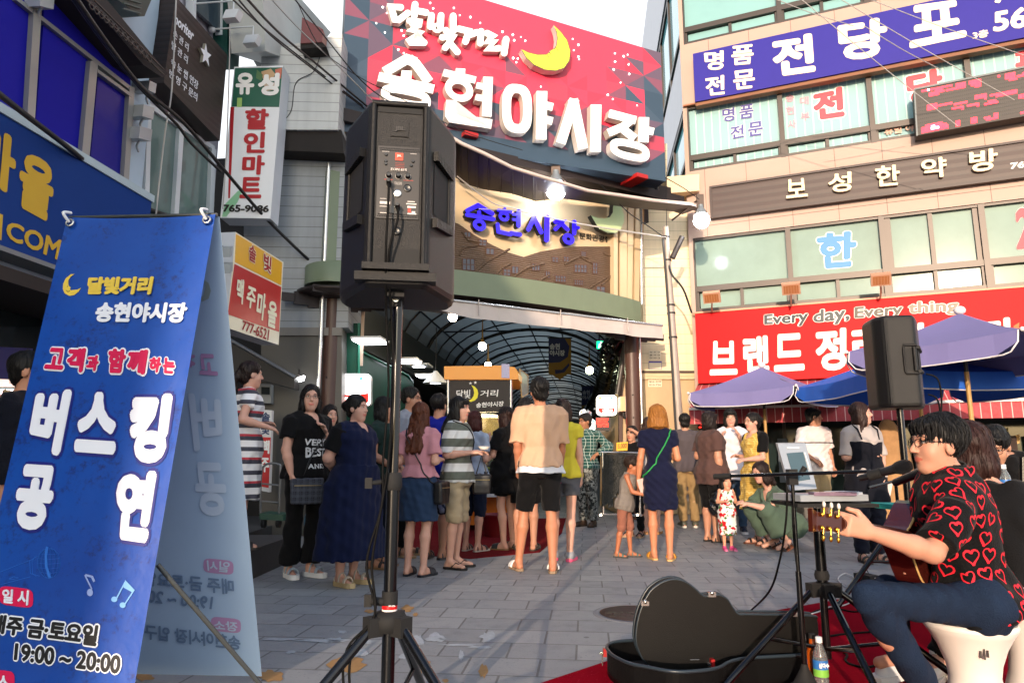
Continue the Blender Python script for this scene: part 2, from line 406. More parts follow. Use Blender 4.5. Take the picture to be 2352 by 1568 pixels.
# ================================================================== BIG MARKET SIGN
def bsign():
 root = thing('market_sign','huge red and slate billboard reading 송현야시장 with a yellow moon above the market entrance','sign',BP.p(2.9,6,.2))
 W = mat('sign white face','#fbfaf6',rough=.45,var=.02); WS = mat('sign letter side','#c9bfb6',rough=.5,var=.05)
 u1,zb1 = BP.uz(1530,416,.25); u0,zb0 = BP.uz(780,300,.25); zt1 = BP.uz(1530,124,.25)[1]
 zb = (zb0 + zb1) / 2; zt0 = BP.uz(798,-95,.25)[1]
 # pictures' slanted edges are kept: board corners slightly out of square
 def P(s,q,o): return BP.p(u0 + (u1 - u0) * s,(zb0 + (zb1 - zb0) * s) * (1 - q) + (zt0 + (zt1 - zt0) * s) * q,o)
 edge = mat('sign edge','#3a4550',rough=.5,var=.08)
 b = MB(); b.prism([P(0,0,.24),P(1,0,.24),P(1,1,.24),P(0,1,.24)],BP.n * -.35,edge)
 tones = [mat('print %d' % i,c,rough=.38,var=.03) for i,c in enumerate(['#dc3852','#c4324a','#a83a50','#7a4558','#5c4a5c','#384a5c','#2e4254'])]
 NX,NZ = 15,9
 rnd = random.Random(11)
 def dark(s,q):
  d = 0
  d = max(d,(.38 - q) / .26,(.24 - s) / .24 + (.35 - abs(q - .4)) * .3 if s < .3 else 0,(s - .80) / .22)
  d -= max(0,q - .6) * (1.5 if .22 < s < .86 else .3)
  return d
 for i in range(NX):
  for j in range(NZ):
   s0,s1,q0,q1 = i / NX,(i + 1) / NX,j / NZ,(j + 1) / NZ
   a,bb,c,d = (s0,q0),(s1,q0),(s1,q1),(s0,q1)
   tris = [(a,bb,c),(a,c,d)] if (i + j) % 2 else [(a,bb,d),(bb,c,d)]
   for tr in tris:
    cs,cq = sum(x[0] for x in tr) / 3,sum(x[1] for x in tr) / 3
    v = dark(cs,cq); amp = .5 if -.15 < v < .9 else .06
    k = int(max(0,min(6,round((v + rnd.uniform(-amp,amp)) * 6))))
    b.add([P(x,y,.2435) for x,y in tr],[(0,1,2)],tones[k])
 b.build('board',root)
 hit = lambda x,y: BP.hit(x,y,.25 + .16)
 q2 = lambda L: [(588 + x / 4,y / 4) for x,y in L]; q3 = lambda L: [(1176 + x / 4,y / 4) for x,y in L]
 b = MB(); k = 0
 def S(pts,wd,z=2,rnd=False,dep=.15):
  nonlocal k; k += 1
  b.stroke((q2 if z == 2 else q3)(pts),wd / 4,hit,BP.n,dep,W,WS,rnd,k % 7)
 def Rg(c,rx,ry,wd,z=2,slope=.2,box=.0):
  nonlocal k; k += 1
  c = (q2 if z == 2 else q3)([c])[0]; b.ring(c,rx / 4,ry / 4,wd / 4,hit,BP.n,.15,W,WS,slope,k % 7,box=box)
 # 송
 S([(1180,665),(1385,545),(1470,575)],92); S([(1405,540),(1470,590),(1590,755)],90); S([(1385,650),(1378,770)],92); S([(1125,705),(1633,822)],84); Rg((1377,895),228,100,78,slope=.2,box=.25)
 # 현
 S([(1880,632),(1876,690)],86); S([(1722,668),(2018,738)],66); Rg((1866,822),130,112,62,slope=.18); S([(2133,708),(2120,1072)],88); S([(2025,785),(2130,808)],58); S([(2018,893),(2128,915)],58)
 S([(1790,922),(1782,1058),(1800,1085),(2165,1142)],86)
 # 야
 Rg((2398,1000),138,225,82,slope=.1,box=.3); S([(276,838),(268,1282)],98,3); S([(270,960),(376,985)],72,3); S([(270,1090),(372,1115)],72,3)
 # 시
 S([(575,912),(448,1318)],90,3); S([(560,912),(655,1368)],92,3); S([(772,962),(768,1395)],97,3)
 # 장
 S([(890,1043),(1138,1108)],76,3); S([(1100,1100),(1020,1165),(885,1222)],74,3); S([(1000,1170),(1130,1275)],76,3); S([(1213,1078),(1208,1308)],94,3); S([(1210,1192),(1302,1212)],70,3); Rg((1082,1380),182,92,66,3,.22,.25)
 b.build('lettering',root)
 hit = lambda x,y: BP.hit(x,y,.25 + .10)
 b = MB(); k = 0
 for L in ([(1330,70),(1240,65),(1262,135),(1275,180),(1312,186),(1395,122)],[(1462,42),(1454,150)],[(1470,100),(1562,118)],[(1410,195),(1500,205),(1495,235),(1425,280),(1508,300),(1412,372),(1425,392),(1545,395)],
   [(1612,145),(1602,248)],[(1700,145),(1694,250)],[(1812,148),(1814,285)],[(1745,280),(1770,315)],[(1712,345),(1812,342),(1738,440)],[(1775,392),(1850,480)],
   [(1865,268),(1955,290),(1925,385)],[(1955,325),(2030,300)],[(2068,292),(2060,400)],[(2125,308),(2178,335),(2128,388),(2190,385),(2130,452),(2228,445)],[(2298,362),(2280,490)]):
  S(L,60,2,True,.10)
 Rg((1668,258),52,46,32,slope=0)
 b.build('lettering',root)
 # yellow crescent
 MY = mat('moon yellow','#f4ee3a',rough=.4,var=.03,emit=.12); MO = mat('moon outline','#4f5a3a',var=0)
 out = q3([(385,230),(450,290),(510,370),(540,470),(530,560),(480,630),(400,655),(300,645),(200,600),(130,535),(85,455),(150,480),(230,500),(310,500),(345,480),(352,462),(390,445),(405,420),(415,350),(405,290)])
 hm = lambda x,y,o=.40: BP.hit(x,y,o)
 cx = sum(p[0] for p in out) / len(out); cy = sum(p[1] for p in out) / len(out)
 b = MB(); b.prism([hm(x,y) for x,y in out],BP.n * -.14,MO,WS)
 # inset yellow face
 n_ = len(out); ins = []
 for i,(x,y) in enumerate(out):
  x0,y0 = out[i - 1]; x1,y1 = out[(i + 1) % n_]; tx,ty = x1 - x0,y1 - y0; l = math.hypot(tx,ty) or 1
  ins.append((x - ty / l * 2.0,y + tx / l * 2.0) )
 b.poly([hm(x,y,.403) for x,y in ins],MY)
 for L in ([(405,432),(418,455),(430,465)],[(350,482),(352,497),(362,505)],[(322,500),(330,517),(343,527)]):
  b.stroke(q3(L),1.6,lambda x,y: hm(x,y,.407),BP.n,.003,MO,MO)
 b.build('moon',root)
 b = MB(); LED = mat('tiny lamp','#fff6ea',emit=2.5,var=0)
 dots = [(2,p) for p in [(1165,68),(1202,122),(1105,215),(1185,300),(1338,282),(1357,330),(1308,458),(1358,490),(1600,30),(1628,80),(1818,76),(1873,142),(1970,160),(2060,213),(2265,294)]] + \
  [(3,p) for p in [(8,321),(82,342),(122,376),(20,372),(11,536),(53,540),(40,574),(558,360),(610,414),(568,463),(610,522),(617,546),(946,492),(1027,519),(1063,505),(947,568),(1072,594),(935,640),(1077,682),(998,760),(880,873),(927,912),(1150,970),(265,798)]]
 for z,p in dots:
  x,y = (q2 if z == 2 else q3)([p])[0]; b.sph(BP.hit(x,y,.25),.011 + .007 * random.random(),LED,8,6)
 b.build('lamp_dots',root)
bsign()
# ================================================================== ARCH FRONT
def arch():
 IRON = mat('dark steel','#2b2220',rough=.5,metal=.3,var=.15); GRN = mat('sage green paint','#6d7a62',rough=.5,var=.08); BRN = mat('brown pipe paint','#4a3129',rough=.45,var=.12)
 CRM = mat('cream panel','#c2ab88',rough=.6,var=.07); CAN = mat('white tarpaulin','#b5aca6',rough=.55,var=.12,ns=2.5,bump=.3,bs=6)
 BLU = mat('blue letter face','#2008e0',rough=.3,emit=.35,var=.02); BLK = mat('black letter side','#0c0b14',var=0)
 root = thing('entrance_arch','market entrance arch with a hillside relief, blue 송현시장 letters and curved green ledge','arch',AP.p(2.7,0))
 # relief backing
 b = MB(); b.pq(AP,[(1030,400),(1055,345),(1410,372),(1410,700),(1030,665)],-.25,0,CRM); b.build('back_panel',root)
 # hillside relief
 HB = mat('relief brown','#54402f',rough=.75,var=.26,ns=3,bump=.8,bs=9)
 t,bs_ = nodes_of(HB);
 wv = t.nodes.new('ShaderNodeTexWave'); wv.inputs['Scale'].default_value = 9; wv.inputs['Distortion'].default_value = 1.6; wv.inputs['Detail'].default_value = 4; wv.bands_direction = 'Z'
 tc = t.nodes.new('ShaderNodeTexCoord'); t.links.new(tc.outputs['Object'],wv.inputs[0])
 bp = t.nodes.new('ShaderNodeBump'); bp.inputs['Strength'].default_value = .45; bp.inputs['Distance'].default_value = .02; t.links.new(wv.outputs['Fac'],bp.inputs['Height']); t.links.new(bp.outputs[0],bs_.inputs['Normal'])
 b = MB()
 hill = [(1030,505),(1055,515),(1090,540),(1130,562),(1168,580),(1203,590),(1240,578),(1285,570),(1330,566),(1375,566),(1407,566),(1407,688),(1250,672),(1030,655)]
 b.pq(AP,hill,.002,.10,HB)
 b.build('hillside',root)
 GW = mat('relief window','#4d4f58',rough=.5,var=.1); WF = mat('relief window frame','#55382b',rough=.7,var=.1)
 f3 = lambda x,y: (1176 + x / 4,392 + y / 4); f2 = lambda x,y: (588 + x / 4,392 + y / 4)
 wins = [(f2,1915,560,1975,605,2,1),(f2,2050,630,2120,685,2,2),(f2,2115,710,2190,765,2,1),(f2,1900,805,2010,910,3,2),(f3,370,790,428,835,2,2),(f3,475,785,525,830,2,2),(f3,635,740,685,790,1,3),(f3,575,860,690,930,4,2),(f3,745,842,788,942,2,3),
   (f3,185,850,258,912,3,1),(f3,310,920,350,980,2,1),(f3,400,960,497,1018,4,2),(f3,575,1000,655,1045,4,2),(f3,85,995,235,1060,4,2),(f3,240,1055,320,1110,3,2),(f3,778,1060,858,1130,2,2),(f3,0,875,62,940,2,1),(f2,2275,900,2340,960,2,2)]
 for f,x0,y0,x1,y1,nx,ny in wins:
  b = MB(); c = [f(x0,y0),f(x1,y0 + 6),f(x1,y1 + 6),f(x0,y1)]
  b.pq(AP,c,.09,.104,GW)
  for i in range(nx + 1):
   xx = x0 + (x1 - x0) * i / nx; yy = 6 * i / nx; b.pq(AP,[f(xx - 3,y0 + yy),f(xx + 3,y0 + yy),f(xx + 3,y1 + yy),f(xx - 3,y1 + yy)],.1,.113,WF)
  for i in range(ny + 1):
   yy = y0 + (y1 - y0) * i / ny; b.pq(AP,[f(x0 - 3,yy - 3),f(x1 + 3,yy + 3),f(x1 + 3,yy + 9),f(x0 - 3,yy + 3)],.1,.112,WF)
  b.build('relief_window',root)
 b = MB()                                     # roof outlines and ridges on the relief
 for L in ([(480,860),(620,790),(735,850)],[(20,970),(140,890),(300,850)],[(620,790),(700,800)],[(380,1035),(440,1090),(600,1110),(700,1100)],[(700,1085),(850,990),(925,960)],[(820,1050),(900,980)],[(215,1110),(270,1000),(340,960)],[(840,760),(920,790)]):
  b.tube([AP.hit(*f3(x,y),.10) for x,y in L],.020,HB,6)
 for L in ([(1890,560),(1950,640),(2060,660)],[(1865,990),(1990,950),(2130,830),(2330,720)],[(2160,1010),(2250,900),(2340,850)],[(1870,780),(1920,700),(2030,690)]):
  b.tube([AP.hit(*f2(x,y),.10) for x,y in L],.020,HB,6)
 b.build('roof_ridges',root)
 # blue letters
 hit = lambda x,y: AP.hit(x,y,.16); b = MB(); k = 0
 def S(L,wd,f):
  nonlocal k; k += 1; b.stroke([f(*p) for p in L],wd / 4,hit,AP.n,.10,BLU,BLK,True,k % 7)
 def Rg(c,rx,ry,wd,f):
  nonlocal k; k += 1; b.ring(f(*c),rx / 4,ry / 4,wd / 4,hit,AP.n,.10,BLU,BLK,.15,k % 7)
 S([(1945,365),(2040,318),(2170,395)],42,f2); S([(2050,380),(2050,425)],36,f2); S([(1940,405),(2180,445)],38,f2); Rg((2052,498),60,55,36,f2)
 S([(2225,362),(2340,380)],30,f2); S([(2285,350),(2283,385)],26,f2); Rg((2278,420),50,46,30,f2); S([(2220,495),(2228,560),(2340,585)],36,f2); S([(-10,572),(75,588)],36,f3); S([(62,372),(60,505)],40,f3); S([(10,400),(60,410)],26,f3); S([(10,448),(60,458)],26,f3)
 S([(205,430),(150,540)],40,f3); S([(205,435),(268,565)],40,f3); S([(325,425),(318,635)],44,f3)
 S([(400,470),(480,462),(400,535)],36,f3); S([(460,490),(510,540)],36,f3); S([(572,470),(570,575)],38,f3); S([(580,520),(608,526)],30,f3); Rg((518,628),54,52,36,f3)
 b.build('lettering',root)
 b = MB(); b.text('문화관광형',[AP.hit(*f3(*p),.003) for p in [(618,566),(900,608),(900,668),(618,630)]],mat('black print','#17130f',var=0),bold=.03); b.build('lettering',root)
 b = MB(); cr = [(915,235),(960,280),(1010,340),(1030,410),(1028,470),(1000,540),(950,572),(880,575),(800,535),(725,410),(790,435),(850,440),(900,425),(925,385),(930,310)]
 b.pq(AP,[f3(*p) for p in cr],.16,.27,mat('pale moon face','#b4c592',rough=.4,var=.05),mat('moon side','#161a16',var=0)); b.build('moon',root)
 # fluted cream piers on the right
 b = MB()
 for i,(xa,xb,dd) in enumerate([(1410,1419,.16),(1424,1440,.05),(1443,1456,0),(1460,1472,-.05)]):
  b.pq(AP,[(xa,470),(xb,472),(xb - 4 * (i > 1),712),(xa - 3 * (i > 1),708)],-.2,dd + .05,CRM)
 b.pq(AP,[(1408,470),(1480,475),(1474,715),(1406,705)],-.32,-.2,mat('pier backing','#8a6238',rough=.7,var=.1)); b.build('fluted_pier',root)
 b = MB(); p0 = AP.hit(1472,480,0); p1 = AP.hit(1474,720,0); b.tube([p0,p1],.03,mat('galvanised pipe','#c8c8c6',rough=.25,metal=.8,var=.05),12); b.build('drain_pipe',root)
 # sage green curved ledge
 b = MB(); fr = []; N = 24
 uL,zL0 = AP.uz(1020,705,.5); uR,zR0 = AP.uz(1480,745,.1)
 uL = AP.uz(735,640,.3)[0]
 z0,z1 = 3.42,3.80
 prof = [(uL + (uR - uL) * i / N,.08 + .62 * max(0,1 - (2 * i / N - 1) ** 2) ** .55) for i in range(N + 1)]
 for (ua,oa),(ub,ob) in zip(prof,prof[1:]):
  b.add([AP.p(ua,z0,oa),AP.p(ub,z0,ob),AP.p(ub,z1,ob),AP.p(ua,z1,oa)],[(0,1,2,3)],GRN,True)
  b.add([AP.p(ua,z1,oa),AP.p(ub,z1,ob),AP.p(ub,z1,0.003),AP.p(ua,z1,0.003)],[(0,1,2,3)],GRN)
  b.add([AP.p(ua,z0,oa),AP.p(ub,z0,ob),AP.p(ub,z0,-.3),AP.p(ua,z0,-.3)],[(3,2,1,0)],IRON)
 b.build('curved_ledge',root)
 b = MB(); b.rect(AP,uL - .1,uR + .1,3.30,3.40,-.15,.35,IRON); b.build('steel_beam',root)
 # tarpaulin valance
 b = MB(); n = 26
 ua,za = AP.uz(786,690,.62); ub,zb = AP.uz(1512,752,.62); zl = AP.uz(1500,778,.62)[1]
 for i in range(n):
  s0,s1 = i / n,(i + 1) / n
  wv = lambda s: .012 * math.sin(s * 40) + .01 * math.sin(s * 97 + 1)
  tz = lambda s: 3.33 + .006 * math.sin(s * 21); bz = lambda s: 3.33 - .04 - .22 * min(1,s / .35) + .008 * math.sin(s * 33)
  q0,q1 = ua + (ub - ua) * s0,ua + (ub - ua) * s1
  b.add([AP.p(q0,bz(s0),.74 + wv(s0)),AP.p(q1,bz(s1),.74 + wv(s1)),AP.p(q1,tz(s1),.72 + wv(s1) * .4),AP.p(q0,tz(s0),.72 + wv(s0) * .4)],[(0,1,2,3)],CAN,True)
  b.add([AP.p(q0,tz(s0),.72 + wv(s0) * .4),AP.p(q1,tz(s1),.72 + wv(s1) * .4),AP.p(q1,3.36,.0),AP.p(q0,3.36,.0)],[(0,1,2,3)],CAN,True)
 for s in (.1,.36,.62,.86): b.tube([AP.p(ua + (ub - ua) * s,3.36,.755),AP.p(ua + (ub - ua) * s,3.12,.77)],.008,CAN,6)
 b.tube([AP.p(ua,3.31,.73),AP.p(ub,3.31,.73)],.02,mat('galvanised pipe','#c8c8c6'),8)
 b.build('valance',root)
 # dark corrugated shelter roof over the relief
 DK = mat('dark corrugated sheet','#241713',rough=.5,var=.2,ns=4); LE = mat('pale roof edge','#c9bab2',rough=.5,var=.1)
 b = MB(); N = 40
 up = [(1040,318),(1060,330),(1110,352),(1176,385),(1230,402),(1290,420),(1350,438),(1420,448),(1500,460),(1590,468),(1612,475)]
 lo = [(1040,400),(1060,420),(1110,435),(1176,445),(1230,462),(1290,456),(1350,462),(1420,466),(1500,470),(1560,470),(1605,488)]
 for (a,c),(a2,c2) in zip(zip(up,lo),zip(up[1:],lo[1:])):
  A0,A1 = AP.hit(*a,1.0),AP.hit(*a2,1.0); B0,B1 = AP.hit(*c,.12),AP.hit(*c2,.12)
  b.add([A0,A1,B1,B0],[(0,1,2,3)],DK,True)
  b.add([A0,A1,A1 + V((0,0,.015)) - AP.n * .5,A0 + V((0,0,.015)) - AP.n * .5],[(0,1,2,3)],DK,True)
 b.tube([AP.hit(x,y,1.01) for x,y in up],.03,LE,8)
 for i in range(24):
  s = i / 23; j = min(9,int(s * 10)); f = s * 10 - j
  pu = (up[j][0] * (1 - f) + up[j + 1][0] * f,up[j][1] * (1 - f) + up[j + 1][1] * f) if j < 10 else up[-1]
  pl = (lo[j][0] * (1 - f) + lo[j + 1][0] * f,lo[j][1] * (1 - f) + lo[j + 1][1] * f) if j < 10 else lo[-1]
  b.tube([AP.hit(*pu,.99),AP.hit(*pl,.13)],.012,DK,5)
 b.build('shelter_roof',root)
 # steel behind the sign
 b = MB(); b.rect(AP,.6,6.4,5.75,5.9,.2,.5,IRON); b.rect(AP,-.2,6.4,6.0,6.2,-.3,.15,IRON)
 b.rect(AP,1.2,6.2,5.6,8.2,-.55,-.3,IRON)
 for u in (1.3,2.8,4.4,5.9): b.tube([AP.p(u,5.8,.35),AP.p(u,6.6,.2)],.04,IRON,8)
 b.build('steel_frame',root)
 b = MB(); RR = mat('red bracket','#a3140f',rough=.4,var=.1)
 for px in ((1068,322),(1455,415)): p = BP.hit(*px,.1); b.box(p,AP.d * .12,AP.n * .25,V((0,0,.035)),RR)
 b.build('red_bracket',root)
 # columns
 for nm,u,out in (('column',AP.uz(757,900,0)[0],.0),('column',AP.uz(1453,900,0)[0],.0)):
  b = MB(); p = AP.p(u,0,out); b.lathe(p,[(.13,0),(.13,3.28)],BRN,28)
  for z in (1.35,1.75,2.15): b.sph(p + V((-.02,-.13,z)) if nm else p,.014,IRON,8,6)
  # cut out bracket plates under the beam
  b.lathe(p + V((0,0,3.28)),[(.13,0),(.5,.05),(.52,.10),(.2,.12)],IRON,24)
  for s in (-1,1):
   for kk in range(3):
    q = p + AP.d * s * (.25 + kk * .2) + V((0,0,3.26 - .0 * kk)); b.box(q,AP.d * .11,AP.n * .02,V((0,0,.12 - kk * .03)),IRON)
  o = b.build(nm,root)
 # sage pillar and drum above the left column
 b = MB(); u = AP.uz(757,520,0)[0]; b.rect(AP,u - .10,u + .13,3.8,5.2,-.12,.11,GRN); b.lathe(AP.p(u + .1,3.45,.05),[(.42,0),(.42,.28),(.38,.30)],GRN,28); b.build('pillar',root)
 b = MB(); uu = AP.uz(733,850,.1)[0]; b.tube([AP.p(uu,0,.1),AP.p(uu,5.3,.1)],.03,mat('galvanised pipe','#c8c8c6'),12); b.build('drain_pipe',root); b = MB(); uu2 = AP.uz(1476,880,.1)[0]; b.tube([AP.p(uu2,0,.05),AP.p(uu2,3.2,.05)],.028,mat('galvanised pipe','#c8c8c6'),12); b.build('drain_pipe',root)
arch()
# flood lamps on arms
def lamp(px,py,Y,r,lab,arm):
 c = atY(px,py,Y); root = thing('flood_lamp',lab,'lamp',c,'lit bulb lamps hanging at the arch')
 b = MB(); LB = mat('lit bulb','#ffffff',emit=30,ecol='#f4f8ff',var=0); b.sph(c,(r,r,r * 1.05),LB,20,14); b.build('bulb',root)
 BRK = mat('lamp bracket','#5b4d45',rough=.5,metal=.4,var=.15); GB = mat('grey socket','#8f9698',rough=.4,metal=.5,var=.1)
 b = MB(); b.lathe(c + V((0,0,r * .75)),[(r * .75,0),(r * .6,r * .5),(r * .35,r * .9),(r * .3,r * 1.3)],GB,20); b.build('socket',root)
 b = MB(); q = V(arm) + c
 b.box(c + V((0,.02,r * 2.6)),(r * .45,0,0),(0,.02,0),(0,0,r * .9),BRK); b.tube([c + V((0,0,r * 1.6)),c + V((0,.04,r * 3)),q],.018,BRK,8)
 b.tube([c + V((-r * 1.0,0,0)),c + V((-r * .95,0,r * .9)),c + V((0,0,r * 1.7)),c + V((r * .95,0,r * .9)),c + V((r * 1.0,0,0))],.008,BRK,6); b.build('bracket',root)
lamp(1277,436,11.0,.165,'glowing round bulb hanging right in front of the dark shelter roof under the sign',(-.05,.6,.55))
lamp(1611,506,11.8,.14,'glowing round bulb at the tip of the shelter roof beside the brown sign',(-.35,.7,.25))
# ================================================================== GREY SIDING BLOCK AND SHOPFRONTS, LEFT OF THE ARCH
GAL = mat('galvanised pipe','#c8c8c6')
DARK = mat('dark interior','#14110f',rough=.8,var=.2)
def greyblock():
 root = thing('siding_house','pale grey house clad in horizontal metal siding left of the entrance arch','house',GP.p(1,0))
 SD1 = groove_mat('white siding','#bdc0bf',.145,line=.07,dark=.35,rough=.45); SD2 = groove_mat('grey siding','#8e9499',.155,line=.06,dark=.3,rough=.5)
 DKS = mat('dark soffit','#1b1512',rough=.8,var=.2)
 b = MB(); b.pq(GP,[(600,118),(786,78),(776,298),(600,298)],-2.0,.35,SD1); b.build('wall',root)
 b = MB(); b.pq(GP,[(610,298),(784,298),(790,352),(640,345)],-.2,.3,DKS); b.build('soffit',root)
 b = MB(); b.pq(GP,[(560,340),(800,352),(800,752),(560,752)],-1.5,-.02,SD2); b.build('wall',root)
 b = MB(); b.pq(GP,[(600,752),(785,752),(785,1300),(600,1300)],-1.5,-.04,mat('shutter panel','#4d4b47',rough=.5,var=.15,ns=2)); b.pq(GP,[(600,752),(785,752),(785,770),(600,770)],-.04,0,mat('shutter box','#6d6a66',rough=.5)); b.build('shutter',root)
 # upper white block with a brown box on it
 b = MB(); b.pq(LP,[(600,-60),(640,-60),(760,75),(700,150),(610,118)],.1,.6,mat('stained white panel','#b9bcb8',rough=.6,var=.12,ns=2)); b.build('wall',root)
 b = MB(); b.pq(GP,[(560,-80),(605,-80),(605,118),(560,100)],-1,.1,mat('green gable','#10312a',rough=.4)); b.build('gable',root)
 bx = thing('vent_box','brown square vent box on the white wall beside the big sign','vent',GP.hit(722,75,.5))
 b = MB(); BB = mat('maroon sheet','#6b2b2b',rough=.5,var=.1); EB = mat('maroon edge','#8a5a50',rough=.5)
 b.pq(GP,[(694,40),(742,68),(740,97),(690,100)],.36,.62,BB,EB); b.pq(GP,[(690,100),(740,97),(750,108),(690,112)],.36,.60,mat('dark soffit','#1b1512')); b.build('housing',bx)
greyblock()
# vertical stand sign, meter and trolley below
def leftshop():
 r = thing('awning','long black shop awning under the yellow and red sign','awning',GP.p(.2,2.2))
 AW = mat('black awning cloth','#101319',rough=.5,var=.15)
 b = MB(); b.pq(GP,[(520,775),(676,868),(676,893),(520,850)],.3,.55,AW); b.build('canopy',r)
 b = MB(); b.tube([GP.hit(520,776,.56),GP.hit(677,866,.56)],.025,mat('grey awning bar','#6a6f75',rough=.4,metal=.4),8); b.build('bar',r)
 r = thing('electric_meter','grey electric meter box on the wall under the black awning','meter',GP.hit(606,900,.1))
 b = MB(); b.pq(GP,[(590,880),(622,882),(622,926),(590,924)],-.03,.10,mat('meter grey','#8b8f90',rough=.5,var=.06)); b.build('case',r)
 b = MB(); b.pq(GP,[(600,888),(619,889),(619,906),(600,905)],.1,.115,mat('meter glass','#2c3336',rough=.1,var=.03)); b.build('dial_window',r)
 r = thing('small_spotlight','small lit wall spotlight at the end of the black awning','lamp',GP.hit(686,868,.3))
 b = MB(); b.pq(GP,[(677,870),(697,862),(694,872),(680,876)],.2,.3,mat('lit white','#ffffff',emit=6,var=0)); b.build('lens',r)
 b = MB(); b.tube([GP.hit(687,862,.25),GP.hit(687,850,0)],.012,mat('dark steel','#2b2220'),6); b.build('arm',r)
 r = thing('stand_sign','narrow white and red standing sign reading 솔빛 맥주 behind the striped dress','sign',GP.hit(610,1120,.5))
 b = MB(); b.pq(GP,[(598,940),(624,942),(618,1130),(592,1125)],.4,.5,mat('sign white','#d6d8d8',rough=.4)); b.pq(GP,[(599,1003),(622,1004),(617,1120),(594,1116)],.5,.504,mat('sign red','#c11420',rough=.4)); b.build('panel',r)
 b = MB(); b.ptext('솔',GP,[(601,946),(621,947),(620,968),(600,967)],mat('ink blue','#233a66',var=0),.5,bold=.03); b.ptext('빛',GP,[(600,974),(620,975),(619,998),(599,997)],mat('ink blue','#233a66'),.5,bold=.03)
 b.ptext('맥',GP,[(600,1010),(620,1011),(619,1042),(599,1040)],mat('ink white','#f4f2ee',var=0),.504,bold=.05); b.ptext('주',GP,[(599,1050),(619,1051),(618,1085),(598,1083)],mat('ink white','#f4f2ee'),.504,bold=.05); b.build('lettering',r)
 r = thing('hand_trolley','grey tubular hand trolley parked behind the woman with the black bag','trolley',GP.hit(620,1150,.8))
 T = mat('trolley tube','#73777a',rough=.35,metal=.6,var=.1); b = MB()
 b.tube(curve_pts([GP.hit(598,1180,.8),GP.hit(600,1090,.8),GP.hit(612,1066,.8),GP.hit(640,1066,.8),GP.hit(644,1085,.8),GP.hit(640,1190,.8)],5),.014,T,8)
 for y in (1110,1150,1180): b.tube([GP.hit(599,y,.8),GP.hit(641,y + 4,.8)],.011,T,6)
 b.build('frame',r); b = MB(); b.pq(GP,[(596,1178),(650,1182),(650,1196),(596,1192)],.6,1.0,mat('green deck','#14463a',rough=.5)); b.build('deck',r)
 for x in (606,640): b = MB(); b.lathe(GP.hit(x,1200,.95),[(.02,-.02),(.06,-.02),(.06,.02),(.02,.02)],mat('black rubber','#141414',rough=.8),16,ax=(1,0,0)); b.build('wheel',r)
 # kerb step
 b = MB(); a,c = gnd(585,1245),gnd(735,1190); d = (c - a).normalized(); n = V((-d.y,d.x,0))
 b.box((a + c) / 2 + n * 1.0 + V((0,0,.07)),d * ((c - a).length / 2 + .4),n * 1.0,V((0,0,.07)),mat('dark granite','#3c3d3e',rough=.7,var=.15,ns=20)); tag(b.build('kerb'),kind='structure')
 r = thing('motor_scooter','blue wheeled cart with a red body mostly hidden behind the navy dress','cart',gnd(728,1235))
 b = MB(); c = GP.hit(724,1195,.6); b.lathe(c,[(.05,-.05),(.17,-.05),(.19,0),(.17,.05),(.05,.05)],mat('blue tyre','#2a5e78',rough=.7),20,ax=(.9,-.3,0)); b.build('wheel',r)
 b = MB(); b.pq(GP,[(728,1145),(745,1145),(745,1195),(735,1200)],.5,.8,mat('red body','#c51a26',rough=.4)); b.build('body',r)
leftshop()
